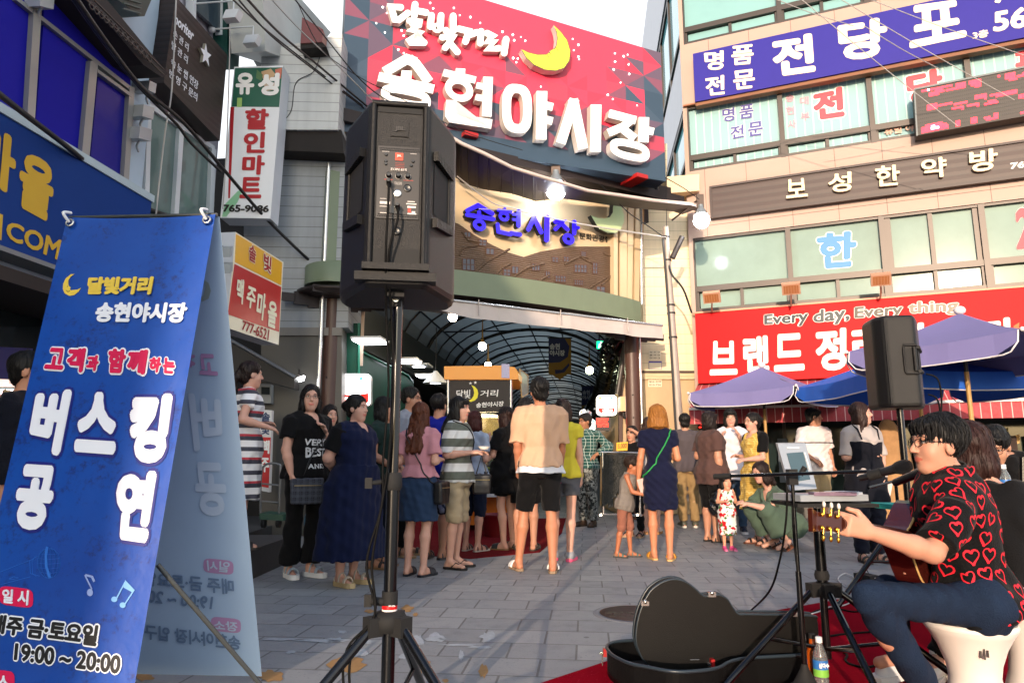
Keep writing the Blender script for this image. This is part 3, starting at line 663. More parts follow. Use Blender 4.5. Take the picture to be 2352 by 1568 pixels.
# ================================================================== LEFT HOUSE ROW
def lefthouse():
 root = thing('corner_shop','left shop house with deep blue window film and a pale blue wall','building',LP.p(6,0))
 WL = mat('pale blue wall','#a9bccb',rough=.7,var=.08,ns=2); FR = mat('window frame alu','#8d8f8e',rough=.4,metal=.5,var=.08)
 BF = mat('blue window film','#1a1890',rough=.6,spec=.1,var=.08,ns=1.2); BF2 = mat('blue window film dark','#100e7c',spec=.2,rough=.3,var=.1,ns=1.5)
 ue = LP.uz(345,330)[0]
 b = MB(); b.rect(LP,-21,ue,2.6,9,-3,-.05,WL); b.build('wall',root)
 b = MB(); b.rect(LP,-14,ue,0,2.6,-3,-.9,DARK); b.build('wall',root)
 def win(poly,m):
  w_ = MB(); w_.pq(LP,poly,-.04,.0,m); o = w_.build('window_pane',root)
 win([(-60,-90),(84,-60),(70,320),(-60,230)],BF); win([(100,55),(205,140),(186,395),(78,330)],BF); win([(226,172),(300,225),(284,440),(205,395)],BF2); win([(102,-60),(175,-40),(300,170),(300,205),(100,40)],BF)
 b = MB()
 def bar(p,q,w_,o=.05):
  (x0,y0),(x1,y1) = p,q
  if abs(x1 - x0) < abs(y1 - y0): b.pq(LP,[(x0 - w_,y0),(x0 + w_,y0),(x1 + w_,y1),(x1 - w_,y1)],-.04,o,FR)
  else: b.pq(LP,[(x0,y0 - w_),(x1,y1 - w_),(x1,y1 + w_),(x0,y0 + w_)],-.04,o - .006,FR)
 bar((92,-60),(68,330),9); bar((217,140),(193,400),9); bar((304,200),(288,450),6); bar((38,-4),(306,208),5); bar((225,163),(303,220),4,.06); bar((200,398),(290,445),6)
 b.build('window_frame',root)
 # eaves sign seen from below with wire letters
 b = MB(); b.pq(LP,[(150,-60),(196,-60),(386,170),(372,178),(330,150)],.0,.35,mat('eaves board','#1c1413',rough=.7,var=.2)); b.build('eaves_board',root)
 b = MB(); WI = mat('wire letter','#4a4441',rough=.4,metal=.5)
 for i in range(13):
  x = 210 + i * 11; y = (x - 190) * .91 - 4; p = [LP.hit(x + math.cos(a) * 5,y + math.sin(a) * 8 + math.cos(a) * 4,.4) for a in [k * .7 for k in range(10)]]
  b.tube(p,.008,WI,5)
 b.tube([LP.hit(195,-20,.4),LP.hit(376,160,.4)],.01,WI,5); b.tube([LP.hit(190,-8,.4),LP.hit(376,172,.4)],.01,WI,5); b.build('wire_letters',root)
 b = MB(); b.pq(LP,[(262,-60),(352,-60),(352,-10),(332,38),(322,38),(270,0)],-.04,.25,mat('dark green louvre','#0e2a22',rough=.4))
 for k in range(5): b.pq(LP,[(285,-30 + k * 12),(325,-10 + k * 12 - 8),(325,-7 + k * 12 - 8),(285,-27 + k * 12)],.25,.27,mat('louvre slat','#3b4a45',rough=.4))
 b.build('vent_louvre',root)
 # shop below
 b = MB(); SG = mat('shop glass','#1d2426',rough=.08,var=.3,ns=1.5); b.rect(LP,-4,ue - .1,.35,2.55,-.85,-.8,SG); b.build('shop_window',root)
 b = MB()
 for u in (-1.2,.6,2.4,4.2,5.6,7.4): b.rect(LP,u - .03,u + .03,.3,2.6,-.82,-.74,FR)
 b.rect(LP,-4,ue - .1,2.0,2.08,-.82,-.75,FR); b.build('shop_window_frame',root)
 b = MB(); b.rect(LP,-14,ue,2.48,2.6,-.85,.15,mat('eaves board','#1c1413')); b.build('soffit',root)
 bn = MB(); bn.pq(LP,[(-30,795),(76,800),(72,872),(-30,868)],-.5,-.46,mat('navy banner','#10155a',rough=.5,var=.06)); tag(bn.build('shop_banner'),'plain navy cloth banner above the toy display case','banner')
 # junction boxes and conduits
 JB = mat('junction grey','#a3a8ab',rough=.4,metal=.4,var=.08)
 labs = ['grey junction box at the top edge of the blue windows','silver cable box topmost of the three beside the brown sign','silver cable box middle of the three beside the brown sign','silver cable box lowest of the three beside the brown sign']
 for lab,(x0,y0,x1,y1) in zip(labs,[(95,-20,126,22),(344,185,360,215),(330,240,355,275),(322,290,350,325)]):
  r = thing('junction_box',lab,'junction box',LP.hit((x0 + x1) / 2,y1,.1),'junction boxes on the left wall')
  b = MB(); b.pq(LP,[(x0,y0),(x1,y0 + 8),(x1 - 3,y1),(x0 - 3,y1 - 8)],-.05,.16,JB); b.build('case',r)
  b = MB(); b.tube(curve_pts([LP.hit(x0,y1 - 4,.1),LP.hit(x0 - 8,y1 + 10,.05),LP.hit(x0 - 4,y1 + 24,.03)],4),.012,JB,6); b.build('conduit',r)
lefthouse()
def toycase():
 root = thing('toy_cabinet','lit glass display cabinet of small plush toys at the left edge under the navy banner','cabinet',atY(15,1150,4.9)); P = lambda x,y,d=0: atY(x,y,4.9 + d)
 WHC = mat('cabinet white','#c9c4c0',rough=.5); PKC = mat('cabinet pink','#b85a70',rough=.5); b = MB(); b.prism([P(-60,868),P(46,872),P(42,888),P(-60,886)],V((0,.3,0)),mat('cabinet header','#d8c0b0',rough=.4,emit=.35)); b.prism([P(-60,888),P(40,890),P(36,1200),P(-60,1200)],V((0,.01,0)) ,mat('cabinet back','#56706c',rough=.4,var=.2)) ; b.build('case',root)
 for y in (920,960,1002,1050): b = MB(); b.prism([P(-60,y,-.2),P(38,y,-.2),P(38,y + 2.5,-.2),P(-60,y + 2.5,-.2)],V((0,.18,0)),mat('glass shelf','#8fb0a8',rough=.1)); b.build('shelf',root)
 b = MB(); b.tube([P(-40,898,-.1),P(34,900,-.1)],.018,mat('tube lamp','#ffffff',emit=4,ecol='#ffe4ea',var=0),10); b.build('lamp',root)
 rn = random.Random(4)
 for i,(x,y,c,r_) in enumerate(((18,945,'#a08a64',.065),(2,990,'#b8a890',.05),(22,990,'#c8b070',.045),(26,1032,'#b89a3a',.05),(4,1036,'#8a8f94',.045),(20,1082,'#a8903a',.055))):
  c0 = P(x,y,-.12); m = mat('plush ' + c,c,rough=1.,var=.2,ns=40,bump=.6,bs=120); b = MB(); b.sph(c0,(r_,r_ * .8,r_ * 1.1),m,12,8); b.sph(c0 + V((0,-.01,r_ * 1.5)),r_ * .75,m,12,8)
  for s_ in (-1,1): b.sph(c0 + V((s_ * r_ * .55,0,r_ * 2.1)),r_ * .28,m,8,6); b.sph(c0 + V((s_ * r_ * .9,-.02,r_ * .3)),(r_ * .35,r_ * .3,r_ * .5),m,8,6)
  tag(b.build('plush_toy'),('tan','cream','straw','gold','grey','ochre')[i] + ' plush toy on the ' + ('top','second','second','third','third','lowest')[i] + ' shelf of the toy cabinet','toy','plush toys in the cabinet')
 b = MB(); b.prism([P(-60,898,-.15),P(30,912,-.15),P(36,918,-.15),P(-60,918,-.15)],V((0,.1,0)),PKC); b.build('pink_trim',root)
toycase()
def leftsign():
 root = thing('shop_sign','large blue shop fascia with gold 마을 and COM letters','sign',LP.p(5,2.8))
 BL = mat('fascia blue','#17387a',rough=.6,spec=.08,var=.06,ns=2); GD = mat('gold letter','#c29c10',rough=.5,var=.06)
 ua = -3.0; ub = LP.uz(345,495,.2)[0]
 b = MB(); b.rect(LP,ua,ub,2.74,3.82,-.05,.2,BL); b.build('board',root)
 b = MB(); ED = mat('fascia edge','#9fb2ba',rough=.5,var=.1); b.rect(LP,ua,ub + .02,3.82,3.90,-.05,.22,ED); b.rect(LP,ua,ub,2.70,2.74,-.05,.21,mat('grey trim','#6b7074',rough=.5)); b.build('trim',root)
 b = MB()
 b.ptext('을',LP,[(48,340),(129,384),(112,512),(39,472)],GD,.2,bold=.06); b.ptext('마',LP,[(-50,270),(40,322),(28,452),(-60,400)],GD,.2,bold=.06)
 b.ptext('COM',LP,[(14,505),(142,552),(132,598),(12,548)],GD,.2,bold=.045); b.ptext('|',LP,[(-2,490),(6,494),(2,552),(-6,548)],GD,.2); b.build('lettering',root)
leftsign()
def noriter():
 hs = thing('salon_building','narrow pale building with white sliding windows under the dark brown sign','building',LP.p(9,0))
 WL = mat('mauve white wall','#a9a6b0',rough=.7,var=.08); FR = mat('white frame','#c5ccd0',rough=.4,var=.05); GL = mat('grey green glass','#5f7370',rough=.08,var=.25,ns=1.2)
 u0,u1 = LP.uz(346,330)[0],LP.uz(532,250)[0]
 b = MB(); b.rect(LP,u0 + .01,u1,0,9.5,-3,-.16,WL); b.build('wall',hs)
 for poly in ([(345,255),(415,300),(400,560),(340,545)],[(421,300),(488,350),(478,580),(402,562)]):
  b = MB(); b.pq(LP,poly,-.16,-.10,GL); b.build('window_pane',hs)
 b = MB()
 for p,q in (((418,295),(401,565)),((492,340),(482,585)),((344,240),(336,545))): b.pq(LP,[(p[0] - 5,p[1]),(p[0] + 5,p[1] + 4),(q[0] + 5,q[1]),(q[0] - 5,q[1])],-.16,-.05,FR)
 b.pq(LP,[(344,236),(494,336),(494,346),(344,248)],-.16,-.06,FR); b.build('window_frame',hs)
 b = MB(); b.ptext('765',LP,[(412,498),(455,526),(452,548),(410,520)],mat('reflected print','#48595a',var=0),-.1); b.build('lettering',hs)  # sign digits mirrored in the glass, painted onto the pane as a reflection
 b = MB(); b.pq(LP,[(452,-60),(512,-60),(512,80),(452,25)],-.1,-.05,mat('dusk glass','#3a4750',rough=.06,var=.3)); b.build('window_pane',hs)
 b = MB()
 for x in (448,516): b.pq(LP,[(x - 4,-60),(x + 4,-60),(x + 2,90),(x - 6,80)],-.12,-.02,FR)
 b.build('window_frame',hs)
 b = MB(); b.pq(LP,[(525,-60),(560,-60),(548,160),(520,160)],-.2,.05,mat('teal sheet','#0f3d37',rough=.3)); b.pq(LP,[(546,-60),(606,-60),(604,110),(562,60),(543,110)],-.2,0,mat('teal glass','#4f9aa8',rough=.06,var=.15)); b.build('window_pane',hs)
 root = thing('salon_sign','dark brown slatted sign with white noriter lettering and a star','sign',LP.hit(450,200,.15))
 DB = groove_mat('dark slats','#241613',.085,line=.10,dark=.3,rough=.5)
 b = MB(); b.pq(LP,[(404,-8),(522,127),(505,324),(376,190)],-.1,.14,DB); b.build('board',root)
 WT = mat('sign white plastic','#dfe4ea',rough=.4,var=.03)
 b = MB(); b.ptext('noriter',LP,[(403,33),(446,74),(441,96),(399,52)],WT,.14,bold=.05)
 for s,q in (('손 관 리',[(398,66),(433,102),(431,120),(396,84)]),('발 관 리',[(394,93),(431,130),(429,148),(392,112)]),('속 눈 썹 연장',[(393,130),(455,188),(453,208),(391,150)]),('반 영 구 문의',[(389,158),(453,216),(451,234),(387,177)])):
  b.ptext(s,LP,q,WT,.14,bold=.02)
 b.build('lettering',root)
 b = MB(); st = []
 for k in range(10):
  a = -math.pi / 2 + k * math.pi / 5; r = (1 if k % 2 == 0 else .42); st.append((473 + math.cos(a) * 13 * r,127 + math.sin(a) * 27 * r + math.cos(a) * 9 * r))
 b.pq(LP,st,.14,.18,WT,mat('star side','#8b877a',var=0)); b.build('star',root)
 for lab,(x0,y0,x1,y1,x2,y2) in (('white arm spotlight above the top corner of the salon sign',(437,10,515,20,515,50)),('white arm spotlight above the right corner of the salon sign',(487,68,560,76,560,108))):
  r = thing('arm_spotlight',lab,'spotlight',LP.hit(x0,y0,.0),'spotlights over the salon sign'); WH = mat('white lamp enamel','#c9cdd0',rough=.4)
  p0 = LP.hit(x0,y0,-.1); d = LP.n * .75 + LP.d * .1
  b = MB(); e = p0 + LP.n * .6; b.tube([p0,e,e + V((0,0,-.15))],.012,WH,6); b.sph(p0,.05,WH,10,8); b.build('arm',r)
  b = MB(); b.box(e + V((0,0,-.22)),LP.n * .09,LP.d * .06,V((.02,0,.06)),WH); b.build('head',r)
noriter()
def projecting():
 pl = Plane((-4.1,9.0),(1,.0))
 root = thing('mart_sign','tall white projecting sign with green top reading 유성 할인마트','sign',pl.hit(565,500))
 WHT = mat('light box white','#d8dadc',rough=.4,var=.03,emit=.05); GR = mat('sign green','#0d5a44',rough=.4,var=.06); RD = mat('sign letter red','#b0101f',rough=.4,var=.03)
 b = MB(); b.pq(pl,[(538,154),(650,151),(621,502),(506,500)],-.32,.0,WHT,mat('light box side','#c3c9cf',rough=.4,var=.05)); b.build('light_box',root)
 b = MB(); b.pq(pl,[(540,157),(649,155),(641,246),(532,245)],.0005,.004,GR); b.pq(pl,[(529,246),(538,246),(528,455),(524,455)],.0005,.004,RD); b.pq(pl,[(545,225),(556,225),(555,246),(544,246)],.004,.006,mat('lime','#9fc46a'))
 b.pq(pl,[(510,498),(516,470),(545,440),(560,430),(545,465),(520,498)],.0005,.003,mat('leaf green','#8fc79c',rough=.4)); b.build('panel',root)
 b = MB()
 for q,c in (([(600,165),(622,158),(632,170),(625,185),(604,182)],'#c9a57a'),([(590,160),(604,172),(600,186),(588,180)],'#557a4c'),([(632,160),(648,156),(645,180),(634,186)],'#c96a50'),([(604,188),(630,190),(632,206),(610,210)],'#cdb79c')): b.pq(pl,q,.004,.0055,mat('fruit ' + c,c,rough=.4))
 b.build('fruit_print',root)
 b = MB(); b.ptext('유',pl,[(543,168),(585,168),(583,218),(541,218)],mat('ink white','#f4f2ee'),.006,bold=.06); b.ptext('성',pl,[(594,170),(643,168),(640,220),(592,220)],mat('ink white','#f4f2ee'),.006,bold=.06)
 for s,y0,y1,x0,x1 in (('할',250,298,564,619),('인',303,352,561,611),('마',357,402,558,610),('트',407,456,553,603)):
  b.ptext(s,pl,[(x0,y0),(x1,y0),(x1 - 3,y1),(x0 - 3,y1)],RD,.004,bold=.05)
 b.ptext('765-9086',pl,[(513,470),(619,472),(617,488),(512,487)],mat('black print','#17130f'),.004,bold=.06); b.build('lettering',root)
 # yellow / red beer sign, parallel to the street
 pl = Plane((-3.9,0),(.11,1))
 root = thing('beer_sign','yellow and red lit box sign reading 맥주마을 with phone number 777-6521','sign',pl.hit(590,760))
 WB = mat('light box cream','#cfcbb4',rough=.4,var=.03,emit=.04)
 b = MB(); b.pq(pl,[(541,533),(651,602),(640,792),(520,752)],-.22,0,WB,mat('light box side','#c3c9cf')); b.build('light_box',root)
 b = MB(); b.pq(pl,[(543,537),(648,603),(646,655),(540,602)],.0005,.004,mat('sign yellow','#d9a508',rough=.35,var=.04)); b.pq(pl,[(539,606),(646,659),(641,762),(524,722)],.0005,.004,mat('beer red','#b00b18',rough=.35,var=.12,ns=2)); b.build('panel',root)
 b = MB(); OUT = mat('ink cream','#e6e6cc',var=0)
 for s,q in (('솔',[(572,558),(588,569),(586,606),(570,596)]),('빛',[(606,580),(624,592),(621,630),(604,618)])): b.ptext(s,pl,q,OUT,.004,bold=.11,step=.0001); b.ptext(s,pl,q,mat('ink crimson','#9a0d1c',var=0),.0065,bold=.03)
 for s,q in (('맥',[(545,637),(560,643),(556,700),(540,690)]),('주',[(568,655),(589,664),(583,712),(563,704)]),('마',[(592,668),(612,676),(606,738),(586,730)]),('을',[(616,688),(637,696),(632,756),(612,748)])): b.ptext(s,pl,q,OUT,.0045,bold=.04)
 b.ptext('777-6521',pl,[(557,735),(618,757),(615,782),(554,757)],mat('ink crimson','#9a0d1c'),.001,bold=.03); b.build('lettering',root)
 b = MB(); b.tube([pl.hit(522,690,-.3),pl.hit(518,690,-.8)],.02,GAL,6); b.tube([pl.hit(522,570,-.3),pl.hit(518,570,-.8)],.02,GAL,6); b.build('bracket',root)
 for lab,y in (('small grey spotlight at the upper left of the beer sign',575),('small grey spotlight at the lower left of the beer sign',612)):
  r = thing('sign_spotlight',lab,'spotlight',pl.hit(516,y,.2)); b = MB(); b.box(pl.hit(521,y + 3,.1),V((.05,0,0)),V((0,.03,.02)),V((0,0,.05)),mat('spot grey','#8f9698',rough=.4)); b.build('head',r); b = MB(); b.tube([pl.hit(521,y,.1),pl.hit(508,y - 12,-.1)],.01,GAL,6); b.build('arm',r)
projecting()
# ================================================================== ARCADE BEHIND THE ARCH
def arcade():
 B0 = AP.p(AP.uz(765,900,0)[0],0,-.15)
 Rt = AP.p(AP.uz(1450,900,0)[0],0,-.15)
 W = (Rt - B0).dot(STN); off = (Rt - B0).dot(STD)
 A = lambda t,s,z: B0 + STD * t + STN * s + V((0,0,z))
 IR = mat('black arcade steel','#0d0c0b',rough=.45,metal=.3,var=.15)
 TR = bpy.data.materials.new('translucent roof sheet'); TR.use_nodes = True; MATS['translucent roof sheet'] = TR
 t,p = nodes_of(TR); tl = t.nodes.new('ShaderNodeBsdfTranslucent'); tl.inputs[0].default_value = (.38,.42,.39,1)
 mx = t.nodes.new('ShaderNodeMixShader'); mx.inputs[0].default_value = .75; p.inputs['Base Color'].default_value = (.5,.53,.51,1); p.inputs['Roughness'].default_value = .4
 t.links.new(p.outputs[0],mx.inputs[1]); t.links.new(tl.outputs[0],mx.inputs[2]); t.links.new(mx.outputs[0],t.nodes['Material Output'].inputs[0])
 root = thing('arcade_roof','barrel roof of translucent sheets on black steel ribs over the market street','roof',A(6,W / 2,3))
 Rr = W / 2; L = 46; z0 = 3.25
 def arc(t,k,N=16,rr=0): a = math.pi * k / N; return A(t,Rr - (Rr + rr) * math.cos(a),z0 + (1.25 + rr) * math.sin(a))
 b = MB(); N = 16
 for i in range(23):
  t0 = 2.6 + i * 2; t1 = t0 + 2
  for k in range(N): b.add([arc(t0,k),arc(t0,k + 1),arc(t1,k + 1),arc(t1,k)],[(0,1,2,3)],TR)
 b.build('roof_sheet',root)
 b = MB()
 for i in range(44): b.tube([arc(2.6 + i * 1.0,k,16,-.04) for k in range(17)],.045 if i % 3 == 0 else .02,IR,6)
 for k in (3,6,8,10,13): b.tube([arc(2.6,k,16,-.03),arc(48,k,16,-.03)],.02,IR,6)
 for i in range(5):
  t0 = 6 + i * 8; b.tube([arc(t0,3),arc(t0 + 3,8)],.02,IR,5); b.tube([arc(t0,13),arc(t0 + 3,8)],.02,IR,5)
 b.build('rib',root)
 # shop rows either side
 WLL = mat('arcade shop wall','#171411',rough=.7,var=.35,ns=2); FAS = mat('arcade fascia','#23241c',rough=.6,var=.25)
 rl = thing('arcade_shops','dark row of shops along the left side of the covered market street','shop',A(3,-.5,0))
 b = MB()
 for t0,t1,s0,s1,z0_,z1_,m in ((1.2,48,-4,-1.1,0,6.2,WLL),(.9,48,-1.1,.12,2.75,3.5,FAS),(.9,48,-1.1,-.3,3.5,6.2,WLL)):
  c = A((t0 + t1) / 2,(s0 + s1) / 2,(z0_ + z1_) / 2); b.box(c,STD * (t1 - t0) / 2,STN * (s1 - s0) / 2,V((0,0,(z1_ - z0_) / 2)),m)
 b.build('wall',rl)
 rr_ = thing('arcade_shops','dark row of shops along the right side of the covered market street','shop',A(off + 3,W + .5,0))
 b = MB()
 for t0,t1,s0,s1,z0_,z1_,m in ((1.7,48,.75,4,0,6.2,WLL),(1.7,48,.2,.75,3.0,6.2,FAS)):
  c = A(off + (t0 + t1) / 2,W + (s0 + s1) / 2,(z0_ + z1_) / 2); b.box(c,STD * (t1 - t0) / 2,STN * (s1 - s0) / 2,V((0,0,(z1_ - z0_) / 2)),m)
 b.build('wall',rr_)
 b = MB(); c = A(49,W / 2,3.2); b.box(c,STN * 6,STD * .1,V((0,0,3.2)),mat('arcade far end','#2a2c2a',rough=.8,var=.3)); tag(b.build('end_wall'),'dark far end wall of the covered market street','wall')
 # dark lid added so that daylight enters only through the roof sheets
 b = MB()
 for s0,s1 in ((-4,-.0),(W,W + 4)):
  c = A(26 + (off / 2 if s0 > 0 else 0),(s0 + s1) / 2,6.3); b.box(c,STD * 23,STN * (s1 - s0) / 2,V((0,0,.08)),IR)
 b.build('roof_edge',root)
 # coloured stock on the shelves
 cols = ['#7a2420','#8a6a2a','#355a3a','#8f8a80','#2c3f66','#a0543a','#5d2f4a','#bfae8a']
 for side,nm in ((0,'left'),(1,'right')):
  b = MB()
  for i in range(90):
   t_ = random.uniform(1.6,26); z = random.choice((.35,.8,1.25,1.7,2.1)) + random.uniform(-.1,.1)
   h = random.uniform(.06,.18); c = A((off if side else 0) + t_,(W + .70) if side else -1.03,z)
   b.box(c,STD * random.uniform(.08,.3),STN * .06,V((0,0,h)),mat('stock ' + random.choice(cols),cols[i % 8],rough=.6,var=.2))
  tag(b.build('shop_stock'),'jumble of goods stacked on the dark ' + nm + ' hand shelves of the arcade','goods',kind='stuff')
 # lights
 LIT = mat('lit panel','#ffffff',emit=4,ecol='#f2f6ff',var=0); RIM = mat('white enamel','#dcdcd8',rough=.4)
 sp_ = [((850,785),2.75,'rect'),((935,830),2.75,'rect'),((962,843),2.7,'round'),((982,864),2.75,'rect')]
 names = ['large square lit ceiling panel nearest the green screen','square lit ceiling panel behind the speaker pole','round lit ceiling lamp between the square panels','small square lit ceiling panel beside the hanging white lamp']
 for (px,z,kd),lab in zip(sp_,names):
  p = gnd(px[0],px[1],2.70); r = thing('ceiling_light',lab,'ceiling light',p,'lit ceiling lights in the left arcade')
  b = MB()
  if kd == 'rect': b.box(p,STD * .20,STN * .20,V((0,0,.012)),LIT)
  else: b.lathe(p,[(.11,0),(.11,.03)],LIT,20)
  b.build('diffuser',r); b = MB(); b.box(p + V((0,0,.03)),STD * .22,STN * .22,V((0,0,.016)),RIM); b.build('frame',r)
 for (px,Y,rad,lab,e) in (((1040,728),11.2,.075,'starry bare bulb hung under the white valance right of the big speaker','#ffe9cc'),((1108,795),12.0,.07,'bare bulb on a stick above the yellow food cart','#fff6d8'),((1354,850),13.5,.075,'greenish bare bulb in front of the hanging market banner','#f4ffd0'),((1121,838),10.8,.05,'small lit bulb standing on the roof of the food cart','#fff2dd')):
  c = atY(px[0],px[1],Y); r = thing('bare_bulb',lab,'lamp',c)
  b = MB(); b.sph(c,rad,mat('bulb glow ' + e,'#ffffff',emit=28,ecol=e,var=0),16,12); b.build('bulb',r)
  b = MB(); b.lathe(c + V((0,0,rad * .8)),[(rad * .6,0),(rad * .45,rad),(.015,rad * 1.6),(.008,rad * 6)],mat('brass socket','#6a5426',metal=.6,rough=.4),12); b.build('socket',r)
 c = atY(1000,880,12.2); r = thing('pendant_lamp','white pendant lamp with conical shade left of the food cart','lamp',c)
 b = MB(); b.lathe(c,[(.22,0),(.20,.03),(.08,.16),(.03,.22)],RIM,24); b.build('lamp_shade',r); b = MB(); b.lathe(c + V((0,0,-.005)),[(0,0),(.19,.01)],LIT,20); b.build('bulb',r); b = MB(); b.tube([c + V((0,0,.2)),c + V((0,0,1.0))],.008,IR,6); b.build('cord',r)
 # green screen and its rail
 r = thing('green_screen','dark green vinyl screen hung beside the brown entrance column','screen',A(.5,.15,0))
 GV = mat('green vinyl','#0a4434',spec=.2,rough=.5,var=.25,ns=1.3); GE = mat('green piping','#12705a',rough=.35)
 b = MB(); p = [atY(772,742,10.1),atY(828,742,10.15),atY(828,1010,10.15),atY(772,1010,10.1)]; b.prism(p,V((0,.02,0)),GV)
 q = [atY(828,810,10.2),atY(950,872,13.5),atY(950,1060,13.5),atY(828,1100,10.2)]; b.prism(q,V((-.02,.0,0)),GV); b.build('vinyl',r)
 b = MB(); b.tube([atY(828,806,10.18),atY(895,840,11.5),atY(938,862,13),atY(948,880,13.5)],.02,GE,6); b.tube([atY(824,742,10.12),atY(824,1000,10.12)],.02,GE,6); b.build('piping',r)
 b = MB(); b.box(atY(832,775,10.14),(.02,0,0),(0,.02,0),(0,0,.42),mat('cream post','#b39a86',rough=.5)); b.build('post',r)
 # white/red lit shop signs
 def lit(px,Y,lab,top,bot,cat='sign'):
  (x0,y0,x1,y1) = px; c = atY((x0 + x1) / 2,y1,Y); r = thing('lit_sign',lab,cat,c,'lit rounded shop signs in the market')
  P = lambda x,y,d=0: atY(x,y,Y - d)
  rad = 9; o = []
  for cx,cy,a0 in ((x1 - rad,y0 + rad,-90),(x1 - rad,y1 - rad,0),(x0 + rad,y1 - rad,90),(x0 + rad,y0 + rad,180)):
   for k in range(5): a = R_(a0 + k * 22.5); o.append((cx + math.cos(a) * rad,cy + math.sin(a) * rad))
  b = MB(); b.prism([P(x,y) for x,y in o],V((0,.14,0)),mat('lit sign white','#ffffff',emit=1.3,ecol='#ffffff',var=0),RIM)
  b.build('light_box',r)
  h = y1 - y0; b = MB(); rr = [(x0 + 5,y0 + h * .62),((x0 + x1) / 2,y0 + h * .68),(x1 - 5,y0 + h * .60),(x1 - 5,y1 - 10),(x1 - 10,y1 - 6),(x0 + 10,y1 - 6),(x0 + 5,y1 - 10)]
  b.prism([P(x,y,.003) for x,y in rr],V((0,.0025,0)),mat('lit sign red','#c81a10',emit=.9,var=0)); b.build('panel',r)
  b = MB(); b.text(bot,[P(x0 + 14,y0 + h * .72,.008),P(x1 - 10,y0 + h * .70,.008),P(x1 - 10,y0 + h * .86,.008),P(x0 + 14,y0 + h * .88,.008)],mat('lit letter','#fff4ee',emit=1.2,var=0),bold=.05)
  if top: b.text(top,[P(x0 + 8,y0 + h * .34,.006),P(x1 - 12,y0 + h * .34,.006),P(x1 - 12,y0 + h * .52,.006),P(x0 + 8,y0 + h * .52,.006)],mat('faded print','#c9c4bd',emit=.5,var=0),bold=.01)
  for k,cc in ((.18,'#e08a2a'),(.72,'#5aa0c8')): b.sph(P(x0 + (x1 - x0) * k,y0 + h * .15,.006),.025,mat('emblem ' + cc,cc,emit=.6,var=0),10,6)
  b.build('lettering',r)
 lit((774,858,851,932),10.0,'white lit sign with red foot ending in 96 beside the green screen','유나네마트','96')
 lit((1370,907,1417,954),13.2,'white lit sign with red foot reading 777-0697 right of the plaid shirt man','','777-0697')
 lit((1331,940,1357,975),17,'small white lit sign half hidden behind the 777-0697 sign','','772'); lit((1350,962,1368,990),16,'smallest lit sign with red foot just above the plaid shirt shoulder','','1220')
 # red LED board
 def led(pxs,Y,lab):
  r = thing('led_board',lab,'LED sign',atY(pxs[0],pxs[3],Y)); x0,y0,x1,y1 = pxs
  b = MB(); b.prism([atY(x0,y0,Y),atY(x1,y0,Y),atY(x1,y1,Y),atY(x0,y1,Y)],V((0,.08,0)),mat('led black','#120606',rough=.5,var=.1)); b.build('case',r)
  b = MB(); LR = mat('led red','#ff1a10',emit=3.5,ecol='#ff2014',var=0); st = 2.2
  ys = [y0 + 4,y0 + 7,y0 + 10,y0 + 15,y0 + 18,y0 + 21]
  for i,y in enumerate(ys):
   x = x0 + 4
   while x < x1 - 4:
    if random.random() < .72: c = atY(x,y,Y - .01); b.box(c,(.009,0,0),(0,.004,0),(0,0,.011),LR)
    x += st
  b.build('lettering',r)
 led((1368,958,1402,988),13.0,'red dotted LED board below the 777-0697 sign')
 led((1603,960,1616,985),13.05,'narrow red LED board behind the man in the grey raglan shirt')
 # exit sign
 r = thing('exit_sign','green lit emergency exit sign under the roof on the right of the arcade','sign',atY(1378,800,14)); b = MB()
 b.prism([atY(1371,783,14),atY(1388,783,14),atY(1388,800,14),atY(1371,800,14)],V((0,.06,0)),mat('exit green','#0fae74',emit=1.6,var=0)); b.build('light_box',r)
 b = MB(); W_ = mat('exit white','#eafff4',emit=2,var=0); b.sph(atY(1381,787,13.98),.02,W_,8,6)
 for L_ in ([(1380,790),(1378,794),(1381,799)],[(1378,794),(1375,798)],[(1380,790),(1385,792)],[(1380,790),(1376,792)]): b.tube([atY(x,y,13.98) for x,y in L_],.012,W_,5)
 b.build('running_figure',r)
 # hanging market banners
 def hang(x0,y0,x1,y1,Y,lab,big):
  r = thing('hanging_banner',lab,'banner',atY((x0 + x1) / 2,y0,Y),'market banners hung along the arcade')
  P = lambda s,q,d=0: atY(x0 + (x1 - x0) * s,y0 + (y1 - y0) * q,Y - d)
  YB = mat('banner ochre','#7a5a1c',rough=.8,var=.12); NB = mat('banner navy','#20244a',rough=.8,var=.1)
  b = MB(); b.prism([P(0,0),P(1,0),P(1,.88),P(.85,.86),P(.5,1),P(.15,.88),P(0,.86)],V((0,.01,0)),YB)
  b.prism([P(0,0,.004),P(.7,0,.004),P(.92,.2,.004),P(.85,.45,.004),P(.5,.58,.004),P(0,.6,.004)],V((0,.003,0)),NB)
  b.prism([P(.28,.76,.004),P(.6,.76,.004),P(.9,.6,.004),P(.92,.66,.004),P(.7,.82,.004),P(.3,.86,.004)],V((0,.003,0)),NB); b.build('cloth',r)
  b = MB(); PL = mat('banner print','#a9a9b0',var=0)
  b.text('송현',[P(.05,.13,.006),P(.5,.13,.006),P(.5,.28,.006),P(.05,.28,.006)],PL,bold=.05); b.text('야시장',[P(.05,.29,.006),P(.72,.29,.006),P(.72,.43,.006),P(.05,.43,.006)],PL,bold=.05); b.build('lettering',r)
  b = MB(); b.tube([P(-.05,0),P(1.05,0)],.015,IR,6); b.build('rod',r)
 hang(1260,776,1312,872,16,'ochre and navy market banner reading 송현 야시장 hanging in the arcade',True)
 hang(1336,886,1374,960,26,'second smaller market banner deeper in the arcade',False)
